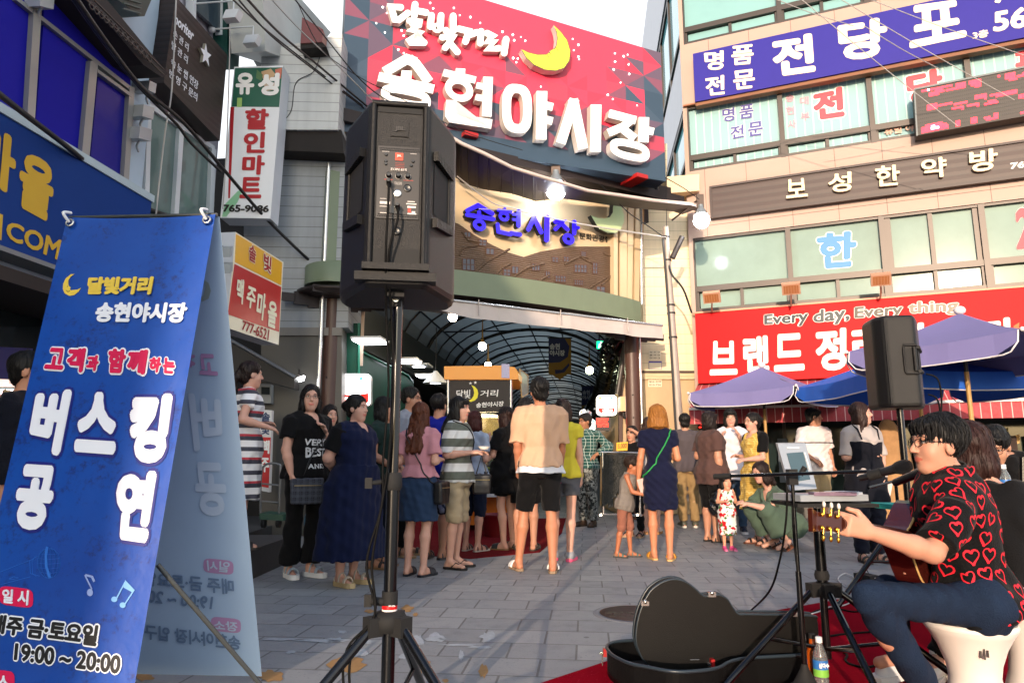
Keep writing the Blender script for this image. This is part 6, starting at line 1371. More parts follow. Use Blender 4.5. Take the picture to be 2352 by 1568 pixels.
# ================================================================== GUITAR CASE
def guitarcase():
 CS = mat('black leatherette','#060505',rough=.45,var=.15,ns=6,bump=.15,bs=330,spec=.22); PL = mat('black plush','#0a0a0d',rough=.95,var=.2,ns=40); PIP = mat('case piping','#26313a',rough=.35); NK = mat('nickel latch','#c6c4be',rough=.22,metal=.9); RL = mat('red latch','#a01a1c',rough=.4)
 root = thing('guitar_case','open black hard guitar case standing on the edge of the red carpet','guitar case',gnd(1620,1545))
 Y = 3.42; pl = Plane((0,Y),(1,.03)); O = [(1500,1530),(1478,1512),(1464,1478),(1463,1452),(1467,1424),(1476,1394),(1492,1363),(1508,1347),(1527,1336),(1551,1331),(1575,1337),(1597,1353),(1616,1369),(1633,1369),(1652,1367),(1670,1376),(1682,1394),(1697,1411),(1726,1412),(1864,1415),(1876,1425),(1879,1460),(1872,1484),(1850,1500),(1700,1520),(1640,1540),(1560,1546)]
 pts = [p for p in curve_pts([pl.hit(x,y,0) for x,y in O + O[:1]],4)][:-1]
 b = MB(); b.prism(pts,V((0,.095,0)),CS); lid = b.build('lid',root)
 b = MB(); b.tube([p + V((0,.012,0)) for p in pts],.007,PIP,6,closed=True); b.tube([p + V((0,.083,0)) for p in pts],.007,PIP,6,closed=True); b.build('piping',lid)
 b = MB(); base = [(1488,1531),(1445,1522),(1408,1504),(1394,1487),(1402,1476),(1430,1471),(1480,1468),(1540,1462),(1620,1462),(1660,1455),(1720,1470),(1862,1470),(1874,1480),(1868,1500),(1700,1512),(1650,1532),(1600,1540),(1545,1541)]
 P = curve_pts([gnd(x,y,.125) for x,y in base + base[:1]],4)[:-1]; n = len(P)
 for i in range(n): j = (i + 1) % n; a,c = P[i],P[j]; b.add([a,c,V((c.x,c.y,.009)),V((a.x,a.y,.009))],[(0,1,2,3)],CS); b.add([a,c,V((c.x,c.y,.03)),V((a.x,a.y,.03))],[(0,1,2,3)],PL)
 b.poly([V((p.x,p.y,.03)) for p in P],PL); bs_ = b.build('base',root)
 b = MB(); b.tube(P,.008,PIP,6,closed=True); b.build('piping',bs_)
 for nm,px,m_ in ((0,(1481,1384),NK),(1,(1634,1364),NK),(2,(1820,1409),NK)):
  c = pl.hit(*px,-.01); b = MB(); b.box(c,(.018,0,0),(0,.014,0),(0,0,.010),NK); b.sph(c + V((0,-.012,.008)),.011,NK,10,8); b.build('latch',lid)
 for px,m_ in (((1389,1497),RL),((1636,1521),RL)):
  c = gnd(*px,.08); b = MB(); b.box(c,(.008,0,0),(0,.016,0),(0,0,.018),RL); b.tube([c + V((-.012,0,0)),c + V((-.012,0,-.06))],.003,NK,6); b.box(c + V((-.012,0,-.004)),(.012,0,0),(0,.012,0),(0,0,.004),NK); b.build('latch',bs_)
 b = MB(); b.tube([pl.hit(1585,1514,.002),pl.hit(1606,1514,.002)],.0015,NK,5); b.build('hinge',lid)
guitarcase()
# ================================================================== PARASOLS
def parasol(label,apex,Y,hd,zr,zap,m,rot=0.,pole=True,sag=.12,tilt=0.):
 c = atY(apex[0],apex[1],Y); cx,cy = c.x,c.y
 root = thing('parasol',label,'parasol',(cx,cy,0),'market parasols beside the busking stage')
 cor = [V((cx + hd * math.sin(rot + k * math.pi / 2),cy - hd * math.cos(rot + k * math.pi / 2),zr)) for k in range(4)]; top = V((cx,cy,zap)); b = MB(); N = 8
 PIPE = mat('parasol piping','#d9d4d4',rough=.6)
 for k in range(4):
  a,d = cor[k],cor[(k + 1) % 4]
  def S(i,j):                                # i outwards, j along the side
   s = i / N; q = j / N; e = a * (1 - q) + d * q; p = top * (1 - s) + e * s; p.z -= sag * math.sin(math.pi * q) * s * .35 + .25 * sag * math.sin(math.pi * s); return p
  for i in range(N):
   for j in range(N): b.add([S(i,j),S(i + 1,j),S(i + 1,j + 1),S(i,j + 1)],[(0,1,2,3)],m,True)
  out = ((a + d) / 2 - V((cx,cy,zr))); out.z = 0; out.normalize(); vh = .21
  for j in range(N):
   def Vv(q,dn):
    p = S(N,q * N) if False else (lambda e: e)(a * (1 - q) + d * q); p = V(p); p.z -= sag * math.sin(math.pi * q) * .35
    r_ = min(q,1 - q); h = vh * min(1,(r_ / .07)) ** .5 if r_ < .07 else vh
    return p + out * (.03 * dn + .012 * math.sin(q * 17 + k) * dn) - V((0,0,h * dn))
   q0,q1 = .02 + .96 * j / N,.02 + .96 * (j + 1) / N; b.add([Vv(q0,0),Vv(q0,1),Vv(q1,1),Vv(q1,0)],[(0,1,2,3)],m,True)
  edge = [Vv(.02 + .96 * j / 24,1) for j in range(25)]; bp = MB(); bp.tube([Vv(.02,0)] + edge + [Vv(.98,0)],.008,PIPE,5); bp.build('piping',root)
 b.build('canopy',root)
 b = MB(); PW_ = mat('bamboo pole','#b08a50',rough=.5,var=.15,ns=12); PB = mat('dark pole','#1c1a1c',rough=.4)
 b.tube([(cx,cy,0),(cx,cy,zr - .25)],.024,PW_,12); b.tube([(cx,cy,zr - .25),(cx,cy,zap)],.022,PB,12); b.build('pole',root)
 b = MB(); b.sph(top + V((0,0,.03)),(.06,.06,.05),PIPE,12,8)
 for q in cor: b.sph(q,.022,PIPE,8,6);
 b.build('finial',root)
 b = MB()
 for q in cor: b.tube([top - V((0,0,.06)),q - V((0,0,.02))],.009,PB,6)
 b.build('rib',root)
LAV = mat('lavender canvas','#706c9c',rough=.8,var=.06,ns=2,bump=.3,bs=5); BLC = mat('blue canvas','#1c5cc0',rough=.75,var=.08,ns=2,bump=.3,bs=5)
parasol('pale lavender parasol on the left, in front of the red 브랜드 banner',(1750,848),11.2,1.22,2.07,2.50,LAV,rot=.03)
parasol('bright blue parasol behind the right loudspeaker',(2105,838),9.0,1.58,2.04,2.50,BLC,rot=R_(45) + .03)
parasol('largest lavender parasol at the right edge with a bamboo pole',(2205,722),7.5,1.2,2.20,2.60,LAV,rot=-.18)
# ================================================================== STAGE GEAR
def gear():
 # boulder
 c = gnd(2078,1235); root_m = mat('tan rock','#a07a52',rough=.9,var=.3,ns=6,bump=1.,bs=10); b = MB(); b.sph((0,0,0),1,root_m,28,18)
 rn = random.Random(3); vs = []
 for x,y,z in b.v:
  k = 1 + .10 * math.sin(x * 4 + 1) * math.sin(y * 5) + .07 * math.sin(z * 7 + x * 3)
  zz = max(-.2,z); vs.append((c.x + math.copysign(abs(x) ** .75,x) * .29 * k,c.y + .15 + y * .22 * k,(zz + .2) / 1.2 * 1.50 * (1 + .05 * math.sin(x * 3 + 2))))
 b.v = vs; tag(b.build('boulder'),'tall tan standing stone behind the right speaker','boulder')
 # stools
 WP_ = mat('white stool plastic','#d9d2cb',rough=.35,var=.04,ns=2); ML = mat('stool mark','#2a211d',var=0)
 def stool(px,Y,lab,zt,r,marks):
  p = atY(px,1428,Y); root = thing('stool',lab,'stool',(p.x,p.y,0),'white hourglass stools on the red carpet')
  b = MB(); prof = [(r * .98,zt),(r * 1.0,zt - .008),(r * 1.0,zt - .022),(r * .90,zt - .045),(r * .74,zt - .09),(r * .60,zt - .15),(r * .55,zt * .52),(r * .60,zt * .36),(r * .74,zt * .2),(r * .88,zt * .08),(r * .95,.0),]
  b.lathe((p.x,p.y,0),list(reversed(prof)),WP_,48); b.build('body',root)
  b = MB(); b.lathe((p.x,p.y,zt),[(r * 1.0,-.02),(r * 1.02,-.012),(r * 1.0,-.001),(.0,.003)],mat('stool seat','#e6e1db',rough=.3,var=.03),48); b.build('seat',root)
  for az,z in marks:
   b = MB()
   for k,hh in ((-1,.012),(0,.018),(1,.012)):
    a = R_(az) + k * .09; rr = r * (.78 if z > .2 else .86) + .004; q = V((p.x + math.cos(a) * rr,p.y + math.sin(a) * rr,z + k * .002)); b.box(q,V((-math.sin(a),math.cos(a),0)) * .003,V((math.cos(a),math.sin(a),0)) * .002,V((0,0,hh)),ML)
   b.build('emblem',root)
 stool(2226,2.78,'white hourglass plastic stool under the singer',.405,.155,[(255,.315)])
 stool(2372,2.9,'white hourglass plastic stool behind the singer at the right edge',.50,.165,[(215,.42),(230,.10)])
 # mic stand
 bx,by = atY(1850,1560,3.2).x,3.2; root = thing('microphone_stand','black boom microphone stand with round base in front of the singer','microphone stand',(bx,by,0))
 zt = atY(1848,1095,3.2).z; b = MB(); b.tube([(bx,by,.05),(bx,by,zt)],.0085,STL,12); b.tube([(bx,by,.05),(bx,by,.52)],.0125,STL,12); b.build('pole',root)
 b = MB(); b.lathe((bx,by,.008),[(.11,0),(.11,.012),(.05,.05),(.018,.11),(.013,.13)],RUB,28); b.build('base',root)
 e0,e1 = atY(1640,1094,3.35),atY(2000,1082,2.9); b = MB(); b.tube([e0,e1],.0075,STL,10); b.tube([e0,e0 + (e1 - e0) * .12],.0125,RUB,10); b.build('boom',root)
 b = MB(); c = V((bx,by,zt)); b.box(c,(.02,0,0),(0,.02,0),(0,0,.035),RUB); b.tube([c + V((.03,-.02,.01)),c + V((.05,-.03,.045))],.012,RUB,8); b.build('clutch',root)
 m0,m1 = atY(1985,1095,2.85),atY(2088,1068,2.72); d = (m1 - m0).normalized()
 r = thing('microphone','black vocal microphone at the singer mouth','microphone',m0); MB_ = mat('mic body','#18181a',rough=.4,var=.05); MG = mat('mic grille','#161618',rough=.5,metal=.4,bump=.8,bs=600)
 b = MB(); b.tube([m0 - d * .02,m0 + d * .12],.012,MB_,16,r2=.018); b.build('body',r); b = MB(); b.lathe(m0 + d * .12,[(.018,0),(.025,.015),(.027,.03),(.025,.05),(.017,.065),(.004,.07)],MG,20,ax=d); b.build('grille',r); b = MB(); b.tube([m0 + d * .02,m0 + d * .07],.02,RUB,14); b.build('clip',r)
 # second stand for the guitar/low microphone
 root = thing('microphone_stand','low black boom stand with a tilted microphone beside the right speaker pole','microphone stand',atY(2075,1400,3.6))
 b = MB(); q0,q1 = atY(1995,1120,3.4),atY(2070,1100,3.5); b.tube([q0,q1],.007,STL,8); b.tube([atY(2058,1115,3.5),V((atY(2058,1115,3.5).x,3.5,.03))],.008,STL,8); b.build('pole',root); b = MB(); b.lathe(V((atY(2058,1115,3.5).x,3.5,.009)),[(.1,0),(.1,.015),(.02,.05)],RUB,20); b.build('base',root)
 r = thing('microphone','second black microphone angled up just below the singer chin','microphone',atY(2060,1110,3.2)); b = MB(); b.tube([atY(2056,1108,3.3),atY(2120,1082,3.1)],.017,MB_,14,r2=.021); b.build('body',r)
 # device tripod
 tx,ty = atY(1897,1450,3.35).x,3.35; root = thing('tripod_stand','black three legged stand holding the silver screen device','tripod stand',(tx,ty,0)); zz = lambda y: atY(1897,y,ty).z
 b = MB(); b.tube([(tx,ty,.12),(tx,ty,zz(1165))],.017,STL,14); b.tube([(tx,ty,zz(1335)),(tx,ty,zz(1215))],.024,STL,14); b.lathe((tx,ty,zz(1330)),[(.03,0),(.034,.02),(.028,.04)],RUB,14); b.build('pole',root)
 b = MB(); zh = zz(1352); b.lathe((tx,ty,zh),[(.045,-.02),(.05,.01),(.03,.03)],RUB,16); b.build('hub',root)
 for a,L in ((R_(200),.62),(R_(330),.62),(R_(268),.60)):
  d = V((math.cos(a),math.sin(a),0)); c = V((tx,ty,0)); b = MB(); b.box(c + d * .05 + V((0,0,zh)),d * .03,V((-d.y,d.x,0)) * .022,V((0,0,.03)),RUB); b.tube([c + d * .06 + V((0,0,zh)),c + d * L + V((0,0,.02))],.0145,STL,12); b.tube([c + d * .32 + V((0,0,zh * .55)),c + V((0,0,.16))],.009,STL,8); b.build('leg',root)
 b = MB(); pl_ = [atY(1806,1143,3.2),atY(1985,1160,3.1),atY(1930,1178,2.95),atY(1815,1158,3.05)]; zmean = sum(p.z for p in pl_) / 4; b.prism([V((p.x,p.y,zmean)) for p in (V((tx - .17,ty - .2,0)),V((tx + .19,ty - .2,0)),V((tx + .19,ty + .12,0)),V((tx - .17,ty + .12,0)))],V((0,0,-.015)),RUB); b.build('tray',root)
 SV = mat('silver plastic','#a9b0b6',rough=.35,metal=.3,var=.05); SG = mat('grey screen','#4c6068',rough=.1,var=.05)
 r = thing('song_player','silver clamshell song player with a grey screen and sheet on its keyboard','song player',V((tx,ty,zmean)))
 zb = zmean + .012
 b = MB(); b.box((tx - .01,ty - .06,zb + .012),(.165,.03,0),(-.02,.11,0),(0,0,.014),SV); b.build('keyboard_base',r)
 b = MB(); A = V((tx - .175,ty + .02,zb + .02)); Q = [atY(1786,1019,ty + .16),atY(1851,1018,ty + .16),atY(1876,1122,ty - .0),atY(1816,1126,ty - .0)]; b.prism(Q,V((0,.028,.006)),SV); o = b.build('lid',r)
 nq = (Q[1] - Q[0]).cross(Q[0] - Q[3]).normalized(); nq = nq if nq.dot(EYE - Q[0]) > 0 else -nq
 L = lambda s,q,h=.003: (Q[0] * (1 - s) + Q[1] * s) * (1 - q) + (Q[3] * (1 - s) + Q[2] * s) * q + nq * h
 b = MB(); b.prism([L(.22,.22),L(.82,.2),L(.84,.8),L(.24,.83)],nq * -.004,SG); b.build('screen',r); b = MB(); b.tube([L(.86,.22),L(.9,.6)],.004,mat('white strip','#d6dadc',rough=.4),6); b.box(L(.5,.10),(.03,0,0),(0,.002,0),(0,0,.003),mat('white strip','#d6dadc')); b.build('trim',r)
 b = MB(); PS = mat('plastic sleeve','#7d6a7a',rough=.15,var=.3,ns=20); b.box((tx + .01,ty - .15,zb + .030),(.10,.01,0),(0,.03,0),(0,0,.008),PS); tag(b.build('plastic_sleeve'),'crumpled purple grey plastic sleeve on the silver player','sleeve')
 b = MB(); b.box((tx + .10,ty - .06,zb + .031),(.055,.02,0),(-.015,.06,0),(0,0,.005),mat('notebook paper','#c9ccd0',rough=.7));
 for k in range(12): p = V((tx + .06 + k * .0085,ty - .125 + k * .0025,zb + .034)); b.tube([p + V((0,.004 * math.cos(a),.005 * math.sin(a))) for a in (0,1.5,3,4.5)],.0012,SV,4,closed=True)
 tag(b.build('notebook'),'spiral notebook lying on the right side of the silver player','notebook')
 # bottles
 def bottle(p,lab,h,tint,lblcol,sc=1.):
  r = thing('bottle',lab,'bottle',p); PETm = mat('pet plastic ' + tint,tint,rough=.06,trans=.85,var=0); b = MB()
  b.lathe(p,[(.026 * sc,0),(.031 * sc,.01),(.031 * sc,.06),(.029 * sc,.065),(.031 * sc,.07),(.031 * sc,h * .62),(.028 * sc,h * .7),(.014 * sc,h * .86),(.0125 * sc,h * .9)],PETm,24); b.build('body',r)
  b = MB(); b.lathe(p + V((0,0,h * .89)),[(.0145 * sc,0),(.0145 * sc,.022),(.012 * sc,.024)],mat('white cap','#dfe3e6',rough=.4),20); b.build('cap',r)
  b = MB(); b.lathe(p + V((0,0,h * .30)),[(.0318 * sc,0),(.0318 * sc,h * .13)],mat('label green','#7ab648',rough=.4,var=.1),24,cap=False); b.lathe(p + V((0,0,h * .43)),[(.0319 * sc,0),(.0319 * sc,h * .16)],mat(lblcol,lblcol,rough=.4,var=.1),24,cap=False)
  b.text('삼다수',[p + V((-.022,-.0335,h * .56)) * 1,p + V((.022,-.0335,h * .56)),p + V((.022,-.0335,h * .47)),p + V((-.022,-.0335,h * .47))],mat('panel print white','#f2f2f2',var=0),bold=.03,out=.001); b.build('label',r)
 bottle(gnd(1889,1590),'clear water bottle with blue and green label on the red carpet',.235,'#dfe8ec','#2f6fb8')
 p = atY(2313,1150,4.0); bottle(V((p.x,p.y,p.z)),'clear water bottle with blue label on the keyboard table at the right edge',.2,'#dfe8ec','#2f6fb8')
 r = thing('bottle','orange drink bottle hidden behind the water bottle','bottle',gnd(1872,1572)); b = MB(); b.lathe(gnd(1872,1572),[(.028,0),(.031,.01),(.031,.13),(.014,.18),(.013,.2)],mat('orange drink','#c85a14',rough=.15,trans=.3,var=.05),20); b.build('body',r); b = MB(); b.lathe(gnd(1872,1572) + V((0,0,.2)),[(.015,0),(.015,.02)],RUB,14); b.build('cap',r)
 # cables
 def cable(lab,pts,r=.005,m=CABLE): b = MB(); b.tube(curve_pts(pts,8),r,m,8); tag(b.build('cable'),lab,'cable')
 G = lambda x,y,z=.013: gnd(x,y,z)
 cable('black cable hanging from the boom stand down to the paving',[atY(1808,1130,3.25),atY(1805,1200,3.25),atY(1790,1290,3.3),atY(1765,1360,3.6),G(1720,1405,.006)])
 cable('black cable hanging straight down beside the microphone stand pole',[atY(1820,1160,3.2),atY(1824,1240,3.2),atY(1834,1330,3.2),atY(1838,1400,3.25)])
 WCB = mat('white cable','#c9c6c4',rough=.5)
 cable('white cable winding across the red carpet behind the tripod',[G(1850,1412),G(1880,1404),G(1905,1393),G(1935,1390),G(1965,1378),G(2000,1365)],.0045,WCB)
 cable('upper black cable snaking over the red carpet behind the tripod',[G(1850,1415),G(1880,1400),G(1920,1397),G(1960,1404),G(1990,1400)])
 cable('long black cable curling on the red carpet to the singer foot',[G(1900,1485),G(1925,1490),G(1945,1502),G(1942,1515),G(1955,1525),G(1990,1531),G(2030,1524),G(2080,1530),G(2150,1545)],.006)
 cable('black cable crossing from the tripod foot toward the singer',[G(1905,1460),G(1940,1455),G(1975,1452),G(2040,1448)],.006)
 cable('tangle of white cable by the power adapters',[G(1965,1350,.01),G(1940,1345,.01),G(1925,1328,.01),G(1942,1316,.02),G(1965,1330,.01),G(1950,1352,.01),G(1980,1362,.01)],.005,WCB)
 cable('thin black cable looping over the power adapters',[G(2000,1330,.02),G(1992,1310,.08),G(1985,1300,.12),G(1976,1318,.08),G(1965,1322,.1),G(1990,1326,.06),G(2020,1322,.02)],.004)
 # adapters and power strip
 for lab,(x,y),s in (('black square power adapter left of the pair behind the singer knee',(1983,1338),.05),('black power adapter with a white label right of the pair behind the singer knee',(2000,1342),.045)):
  p = G(x,y,.03); r = thing('power_adapter',lab,'power adapter',p); b = MB(); b.box(p + V((0,0,.04)),(s,.02,0),(-.01,.05,0),(0,0,.035),RUB); b.build('case',r)
  if s < .05: b = MB(); b.box(p + V((0,-.04,.05)) + V((.0,-.012,0)),(.025,.01,0),(0,.002,0),(0,0,.012),mat('white label','#c9ccd2',rough=.6)); b.build('label',r)
 r = thing('power_strip','pale plastic power strip lying under the black adapters','power strip',G(1990,1346)); b = MB(); b.box(G(1990,1347,.02),(.13,.02,0),(-.004,.03,0),(0,0,.018),mat('cream plastic','#b5ad9c',rough=.5)); b.build('case',r); b = MB();
 for k in range(4): b.box(G(1965 + k * 16,1347,.04),(.012,0,0),(0,.01,0),(0,0,.002),SPD)
 b.build('socket',r)
 # keyboard table at the right edge
 root = thing('keyboard_table','low table under a turquoise cloth beside the singer','table',atY(2250,1250,4.1)); TQ = mat('turquoise cloth','#1fa596',rough=.8,var=.12,ns=5)
 b = MB(); x0,x1 = atY(2085,1200,4.1).x,atY(2420,1200,4.1).x; zt = atY(2200,1165,4.0).z; b.abox(x0,x1,3.95,4.5,zt - .03,zt,TQ);
 for i in range(24):
  xa,xb = x0 + (x1 - x0) * i / 24,x0 + (x1 - x0) * (i + 1) / 24; f = lambda x: 3.93 + .02 * math.sin(x * 40); b.add([(xa,f(xa),zt),(xb,f(xb),zt),(xb,f(xb) - .03,zt - .22 - .03 * math.sin(xb * 9)),(xa,f(xa) - .03,zt - .22 - .03 * math.sin(xa * 9))],[(0,3,2,1)],TQ,True)
 b.build('cloth',root)
 for x in (x0 + .05,x1 - .05): b = MB(); b.tube([(x,4.0,0),(x,4.0,zt - .03)],.015,STL,8); b.build('leg',root)
 r = thing('keyboard','black electronic keyboard on the turquoise cloth','keyboard',atY(2330,1160,4.0)); b = MB(); xk = atY(2285,1150,4.0).x; b.abox(xk,xk + .7,4.0,4.25,zt + .001,zt + .06,RUB); b.build('case',r); b = MB()
 for k in range(24): b.abox(xk + .05 + k * .025,xk + .072 + k * .025,3.99,4.12,zt + .06,zt + .068,mat('white key','#d8d8d6',rough=.3))
 b.build('keys',r)
 r = thing('plastic_chair','dark folding chair frame behind the singer at the right edge','chair',atY(2340,1400,3.3)); b = MB(); b.tube([atY(2348,1050,3.4),atY(2352,1500,3.4)],.015,STL,8); b.build('frame',r)
gear()
# ================================================================== OVERHEAD WIRES
def wires():
 W_ = mat('wire black','#0c0c0d',rough=.5,var=0); WL = mat('wire pale','#a9a6a2',rough=.5,var=0)
 def wire(lab,pts,r=.012,m=W_): b = MB(); b.tube(curve_pts([atY(*p) for p in pts],6),r,m,6); tag(b.build('overhead_wire'),lab,'wire','overhead wires')
 wire('thick black cable drooping past the green mart sign to the arch bracket',[(170,-10,5.2),(250,105,5.9),(330,205,6.6),(420,280,7.4),(510,385,8.2),(600,490,9),(680,570,9.5),(735,620,9.9)],.022)
 wire('second thick black cable running beside the first along the blue windows',[(162,-10,5.2),(240,100,5.9),(320,200,6.6),(405,285,7.3),(440,330,7.6),(508,395,8.0)],.018)
 wire('thick cable sagging along the top edge of the blue shop sign',[(-10,210,4.6),(60,265,5.2),(170,350,6.1),(260,430,7.0),(330,475,7.6),(400,500,8.2)],.026)
 wire('lowest of the black wires from the left roofs to behind the big speaker',[(540,-10,7),(620,80,8),(720,160,9),(838,250,9.9)],.011)
 wire('middle black wire from the left roofs to behind the big speaker',[(525,-10,7),(600,60,8),(700,140,9),(836,245,9.9)],.011)
 wire('pair partner of the middle black wire above the mart sign',[(560,-10,7),(640,75,8),(730,150,9),(850,250,9.9)],.016)
 wire('long black wire crossing the left of the big market sign to its lower letters',[(670,-10,8),(750,90,8.8),(820,175,9.3),(880,225,9.6),(960,262,9.8)],.009)
 wire('thin black wire crossing the slate corner of the big sign',[(683,5,8),(740,115,8.8),(830,180,9.3),(900,215,9.6),(1060,300,9.8),(1200,345,10)],.006)
 wire('pale grey wire running from the left gable to the top of the big speaker',[(620,-5,8),(690,70,8.6),(780,155,9.2),(862,238,9.7)],.009,WL)
 wire('pale wire under the dark shelter roof to the blue letters',[(1050,405,10.4),(1130,465,10.8),(1180,478,11.2),(1300,508,11.5),(1520,543,12.1)],.011,WL)
 wire('pale wire just above the relief running to the utility pole',[(1100,480,10.6),(1200,486,11),(1350,518,11.6),(1530,545,12.1)],.009,WL)
 wire('black wire from the big sign corner to the utility pole',[(1380,425,11.3),(1440,485,11.7),(1490,520,12),(1530,548,12.1)],.009)
 wire('thin wire from the big sign right edge to the right flood lamp',[(1528,408,11.5),(1570,432,11.6),(1606,458,11.7)],.008)
 wire('thin vertical wire from the top of the utility pole upward',[(1531,395,12.1),(1531,520,12.1)],.006)
 wire('thin wire hanging down left of the narrow salon sign',[(405,-10,7.5),(395,200,7.5),(380,300,7.5),(368,400,7.5),(358,495,7.5)],.010,WL)
 wire('white cord beside the mart sign',[(520,-10,8.6),(528,60,8.6),(522,300,8.6),(512,480,8.6)],.009,WL)
 wire('thin black wire drooping over the grey siding below the vent box',[(738,120,9.3),(720,165,9.3),(680,190,9.3),(670,250,9.3),(655,275,9.3)],.006)
 for i,(x0,y0,x1,y1) in enumerate([(1760,-10,1960,60),(1830,-10,2200,290),(1900,-20,2330,230),(1950,-20,2360,130),(1985,60,2160,160)]):
  wire(['first','second','third','fourth','fifth'][i] + ' pale wire from the left in front of the violet sign',[(x0,y0,9),((x0 + x1) / 2,(y0 + y1) / 2 + 4,9.4),(x1,y1,9.8)],.006,WL)
wires()
# ================================================================== PEOPLE: signed distance bodies, meshed as one continuous surface
NP = np
import zlib
hs_ = lambda t: zlib.crc32(t.encode())
class Field:
 def __init__(s,lo,hi,h):
  s.lo = NP.array(lo,dtype=NP.float32); s.h = h; s.n = NP.maximum(4,NP.ceil((NP.array(hi) - s.lo) / h).astype(int) + 1)
  s.f = NP.full(tuple(s.n),.15,dtype=NP.float32)
  s.ax = [s.lo[i] + NP.arange(s.n[i],dtype=NP.float32) * h for i in range(3)]
 def _sl(s,lo,hi):
  a = NP.clip(NP.floor((NP.array(lo) - s.lo) / s.h).astype(int),0,s.n - 1); b = NP.clip(NP.ceil((NP.array(hi) - s.lo) / s.h).astype(int) + 1,1,s.n)
  if NP.any(b <= a): return None,None
  sl = tuple(slice(a[i],b[i]) for i in range(3)); X = s.ax[0][sl[0]][:,None,None]; Y = s.ax[1][sl[1]][None,:,None]; Z = s.ax[2][sl[2]][None,None,:]
  return sl,(X,Y,Z)
 def add(s,prim,k=.02):
  lo,hi,ev = prim; pad = k + .025; sl,P = s._sl([x - pad for x in lo],[x + pad for x in hi])
  if sl is None: return s
  d = ev(*P); a = s.f[sl]
  if k > 1e-4:
   hh = NP.maximum(k - NP.abs(a - d),0) / k; s.f[sl] = NP.minimum(a,d) - hh * hh * k * .25
  else: s.f[sl] = NP.minimum(a,d)
  return s
 def sub(s,prim,k=.004):
  lo,hi,ev = prim; pad = .03; sl,P = s._sl([x - pad for x in lo],[x + pad for x in hi])
  if sl is None: return s
  d = -ev(*P); a = s.f[sl]; hh = NP.maximum(k - NP.abs(a - d),0) / k; s.f[sl] = NP.maximum(a,d) + hh * hh * k * .25; return s
 def cut(s,fn):
  X,Y,Z = s.ax[0][:,None,None],s.ax[1][None,:,None],s.ax[2][None,None,:]; s.f = NP.maximum(s.f,fn(X,Y,Z).astype(NP.float32)); return s
 def wrinkle(s,amp,seed,wl=(.06,.18),zf=1.):
  r = random.Random(seed); X,Y,Z = s.ax[0][:,None,None],s.ax[1][None,:,None],s.ax[2][None,None,:]; w = 0
  for i in range(7):
   a,b,c = r.uniform(-1,1),r.uniform(-1,1),r.uniform(-1,1) * zf; l = math.sqrt(a * a + b * b + c * c) * r.uniform(*wl) / 6.28
   w = w + NP.sin((a * X + b * Y + c * Z) / l + r.uniform(0,6.28)) * (1 - .09 * i)
  s.f = s.f + (w * amp / 2.6).astype(NP.float32); return s
 def mesh(s):
  f = s.f; f = NP.pad(f,1,constant_values=.15); lo = s.lo - s.h; g = f < 0
  c = [g[i:g.shape[0] - 1 + i,j:g.shape[1] - 1 + j,k:g.shape[2] - 1 + k] for i in (0,1) for j in (0,1) for k in (0,1)]
  sm = sum(x.astype(NP.int8) for x in c); m = (sm > 0) & (sm < 8); I = NP.argwhere(m)
  if len(I) == 0: return NP.zeros((0,3)),NP.zeros((0,4),int)
  off = NP.array([(i,j,k) for i in (0,1) for j in (0,1) for k in (0,1)])
  vals = NP.stack([f[I[:,0] + o[0],I[:,1] + o[1],I[:,2] + o[2]] for o in off],1)
  acc = NP.zeros((len(I),3)); cnt = NP.zeros(len(I))
  for a in range(8):
   for b in range(a + 1,8):
    if NP.abs(off[a] - off[b]).sum() != 1: continue
    va,vb = vals[:,a],vals[:,b]; x = (va < 0) != (vb < 0); t = va / NP.where(x,va - vb,1)
    acc[x] += (off[a] + (off[b] - off[a]) * t[x,None]); cnt[x] += 1
  V_ = (I + acc / cnt[:,None]) * s.h + lo
  idx = NP.full(m.shape,-1,dtype=NP.int64); idx[I[:,0],I[:,1],I[:,2]] = NP.arange(len(I)); Q = []
  for ax in range(3):
   o = [(0,1,1),(1,0,1),(1,1,0)][ax]; sl0 = tuple(slice(0,-1) if i == ax else slice(1,-1) for i in range(3)); sl1 = tuple(slice(1,None) if i == ax else slice(1,-1) for i in range(3))
   a,b = g[sl0],g[sl1]; E = NP.argwhere(a != b);
   if len(E) == 0: continue
   flip = a[E[:,0],E[:,1],E[:,2]]; E = E + NP.array([0 if i == ax else 1 for i in range(3)])
   d1,d2 = [(1,2),(2,0),(0,1)][ax]; e1 = NP.zeros(3,int); e1[d1] = 1; e2 = NP.zeros(3,int); e2[d2] = 1
   q = [idx[tuple((E - x).T)] for x in (e1 + e2,e2,NP.zeros(3,int),e1)]; q = NP.stack(q,1); q[~flip] = q[~flip][:,::-1]; Q.append(q)
  Q = NP.concatenate(Q); Q = Q[(Q >= 0).all(1)]; return V_,Q
def cone(a,b,ra,rb=None,flat=False):
 a,b = NP.array(a,float),NP.array(b,float); rb = ra if rb is None else rb; ba = b - a; L = max(1e-6,NP.linalg.norm(ba)); u = ba / L; r = max(ra,rb)
 def ev(X,Y,Z):
  x,y,z = X - a[0],Y - a[1],Z - a[2]; t = x * u[0] + y * u[1] + z * u[2]; tc = NP.clip(t / L,0,1); p = tc * L
  if flat:
   rad = NP.sqrt(NP.maximum(x * x + y * y + z * z - t * t,0)); return NP.maximum(rad - (ra + (rb - ra) * tc),NP.maximum(-t,t - L))
  return NP.sqrt((x - p * u[0]) ** 2 + (y - p * u[1]) ** 2 + (z - p * u[2]) ** 2) - (ra + (rb - ra) * tc)
 return (NP.minimum(a,b) - r,NP.maximum(a,b) + r,ev)
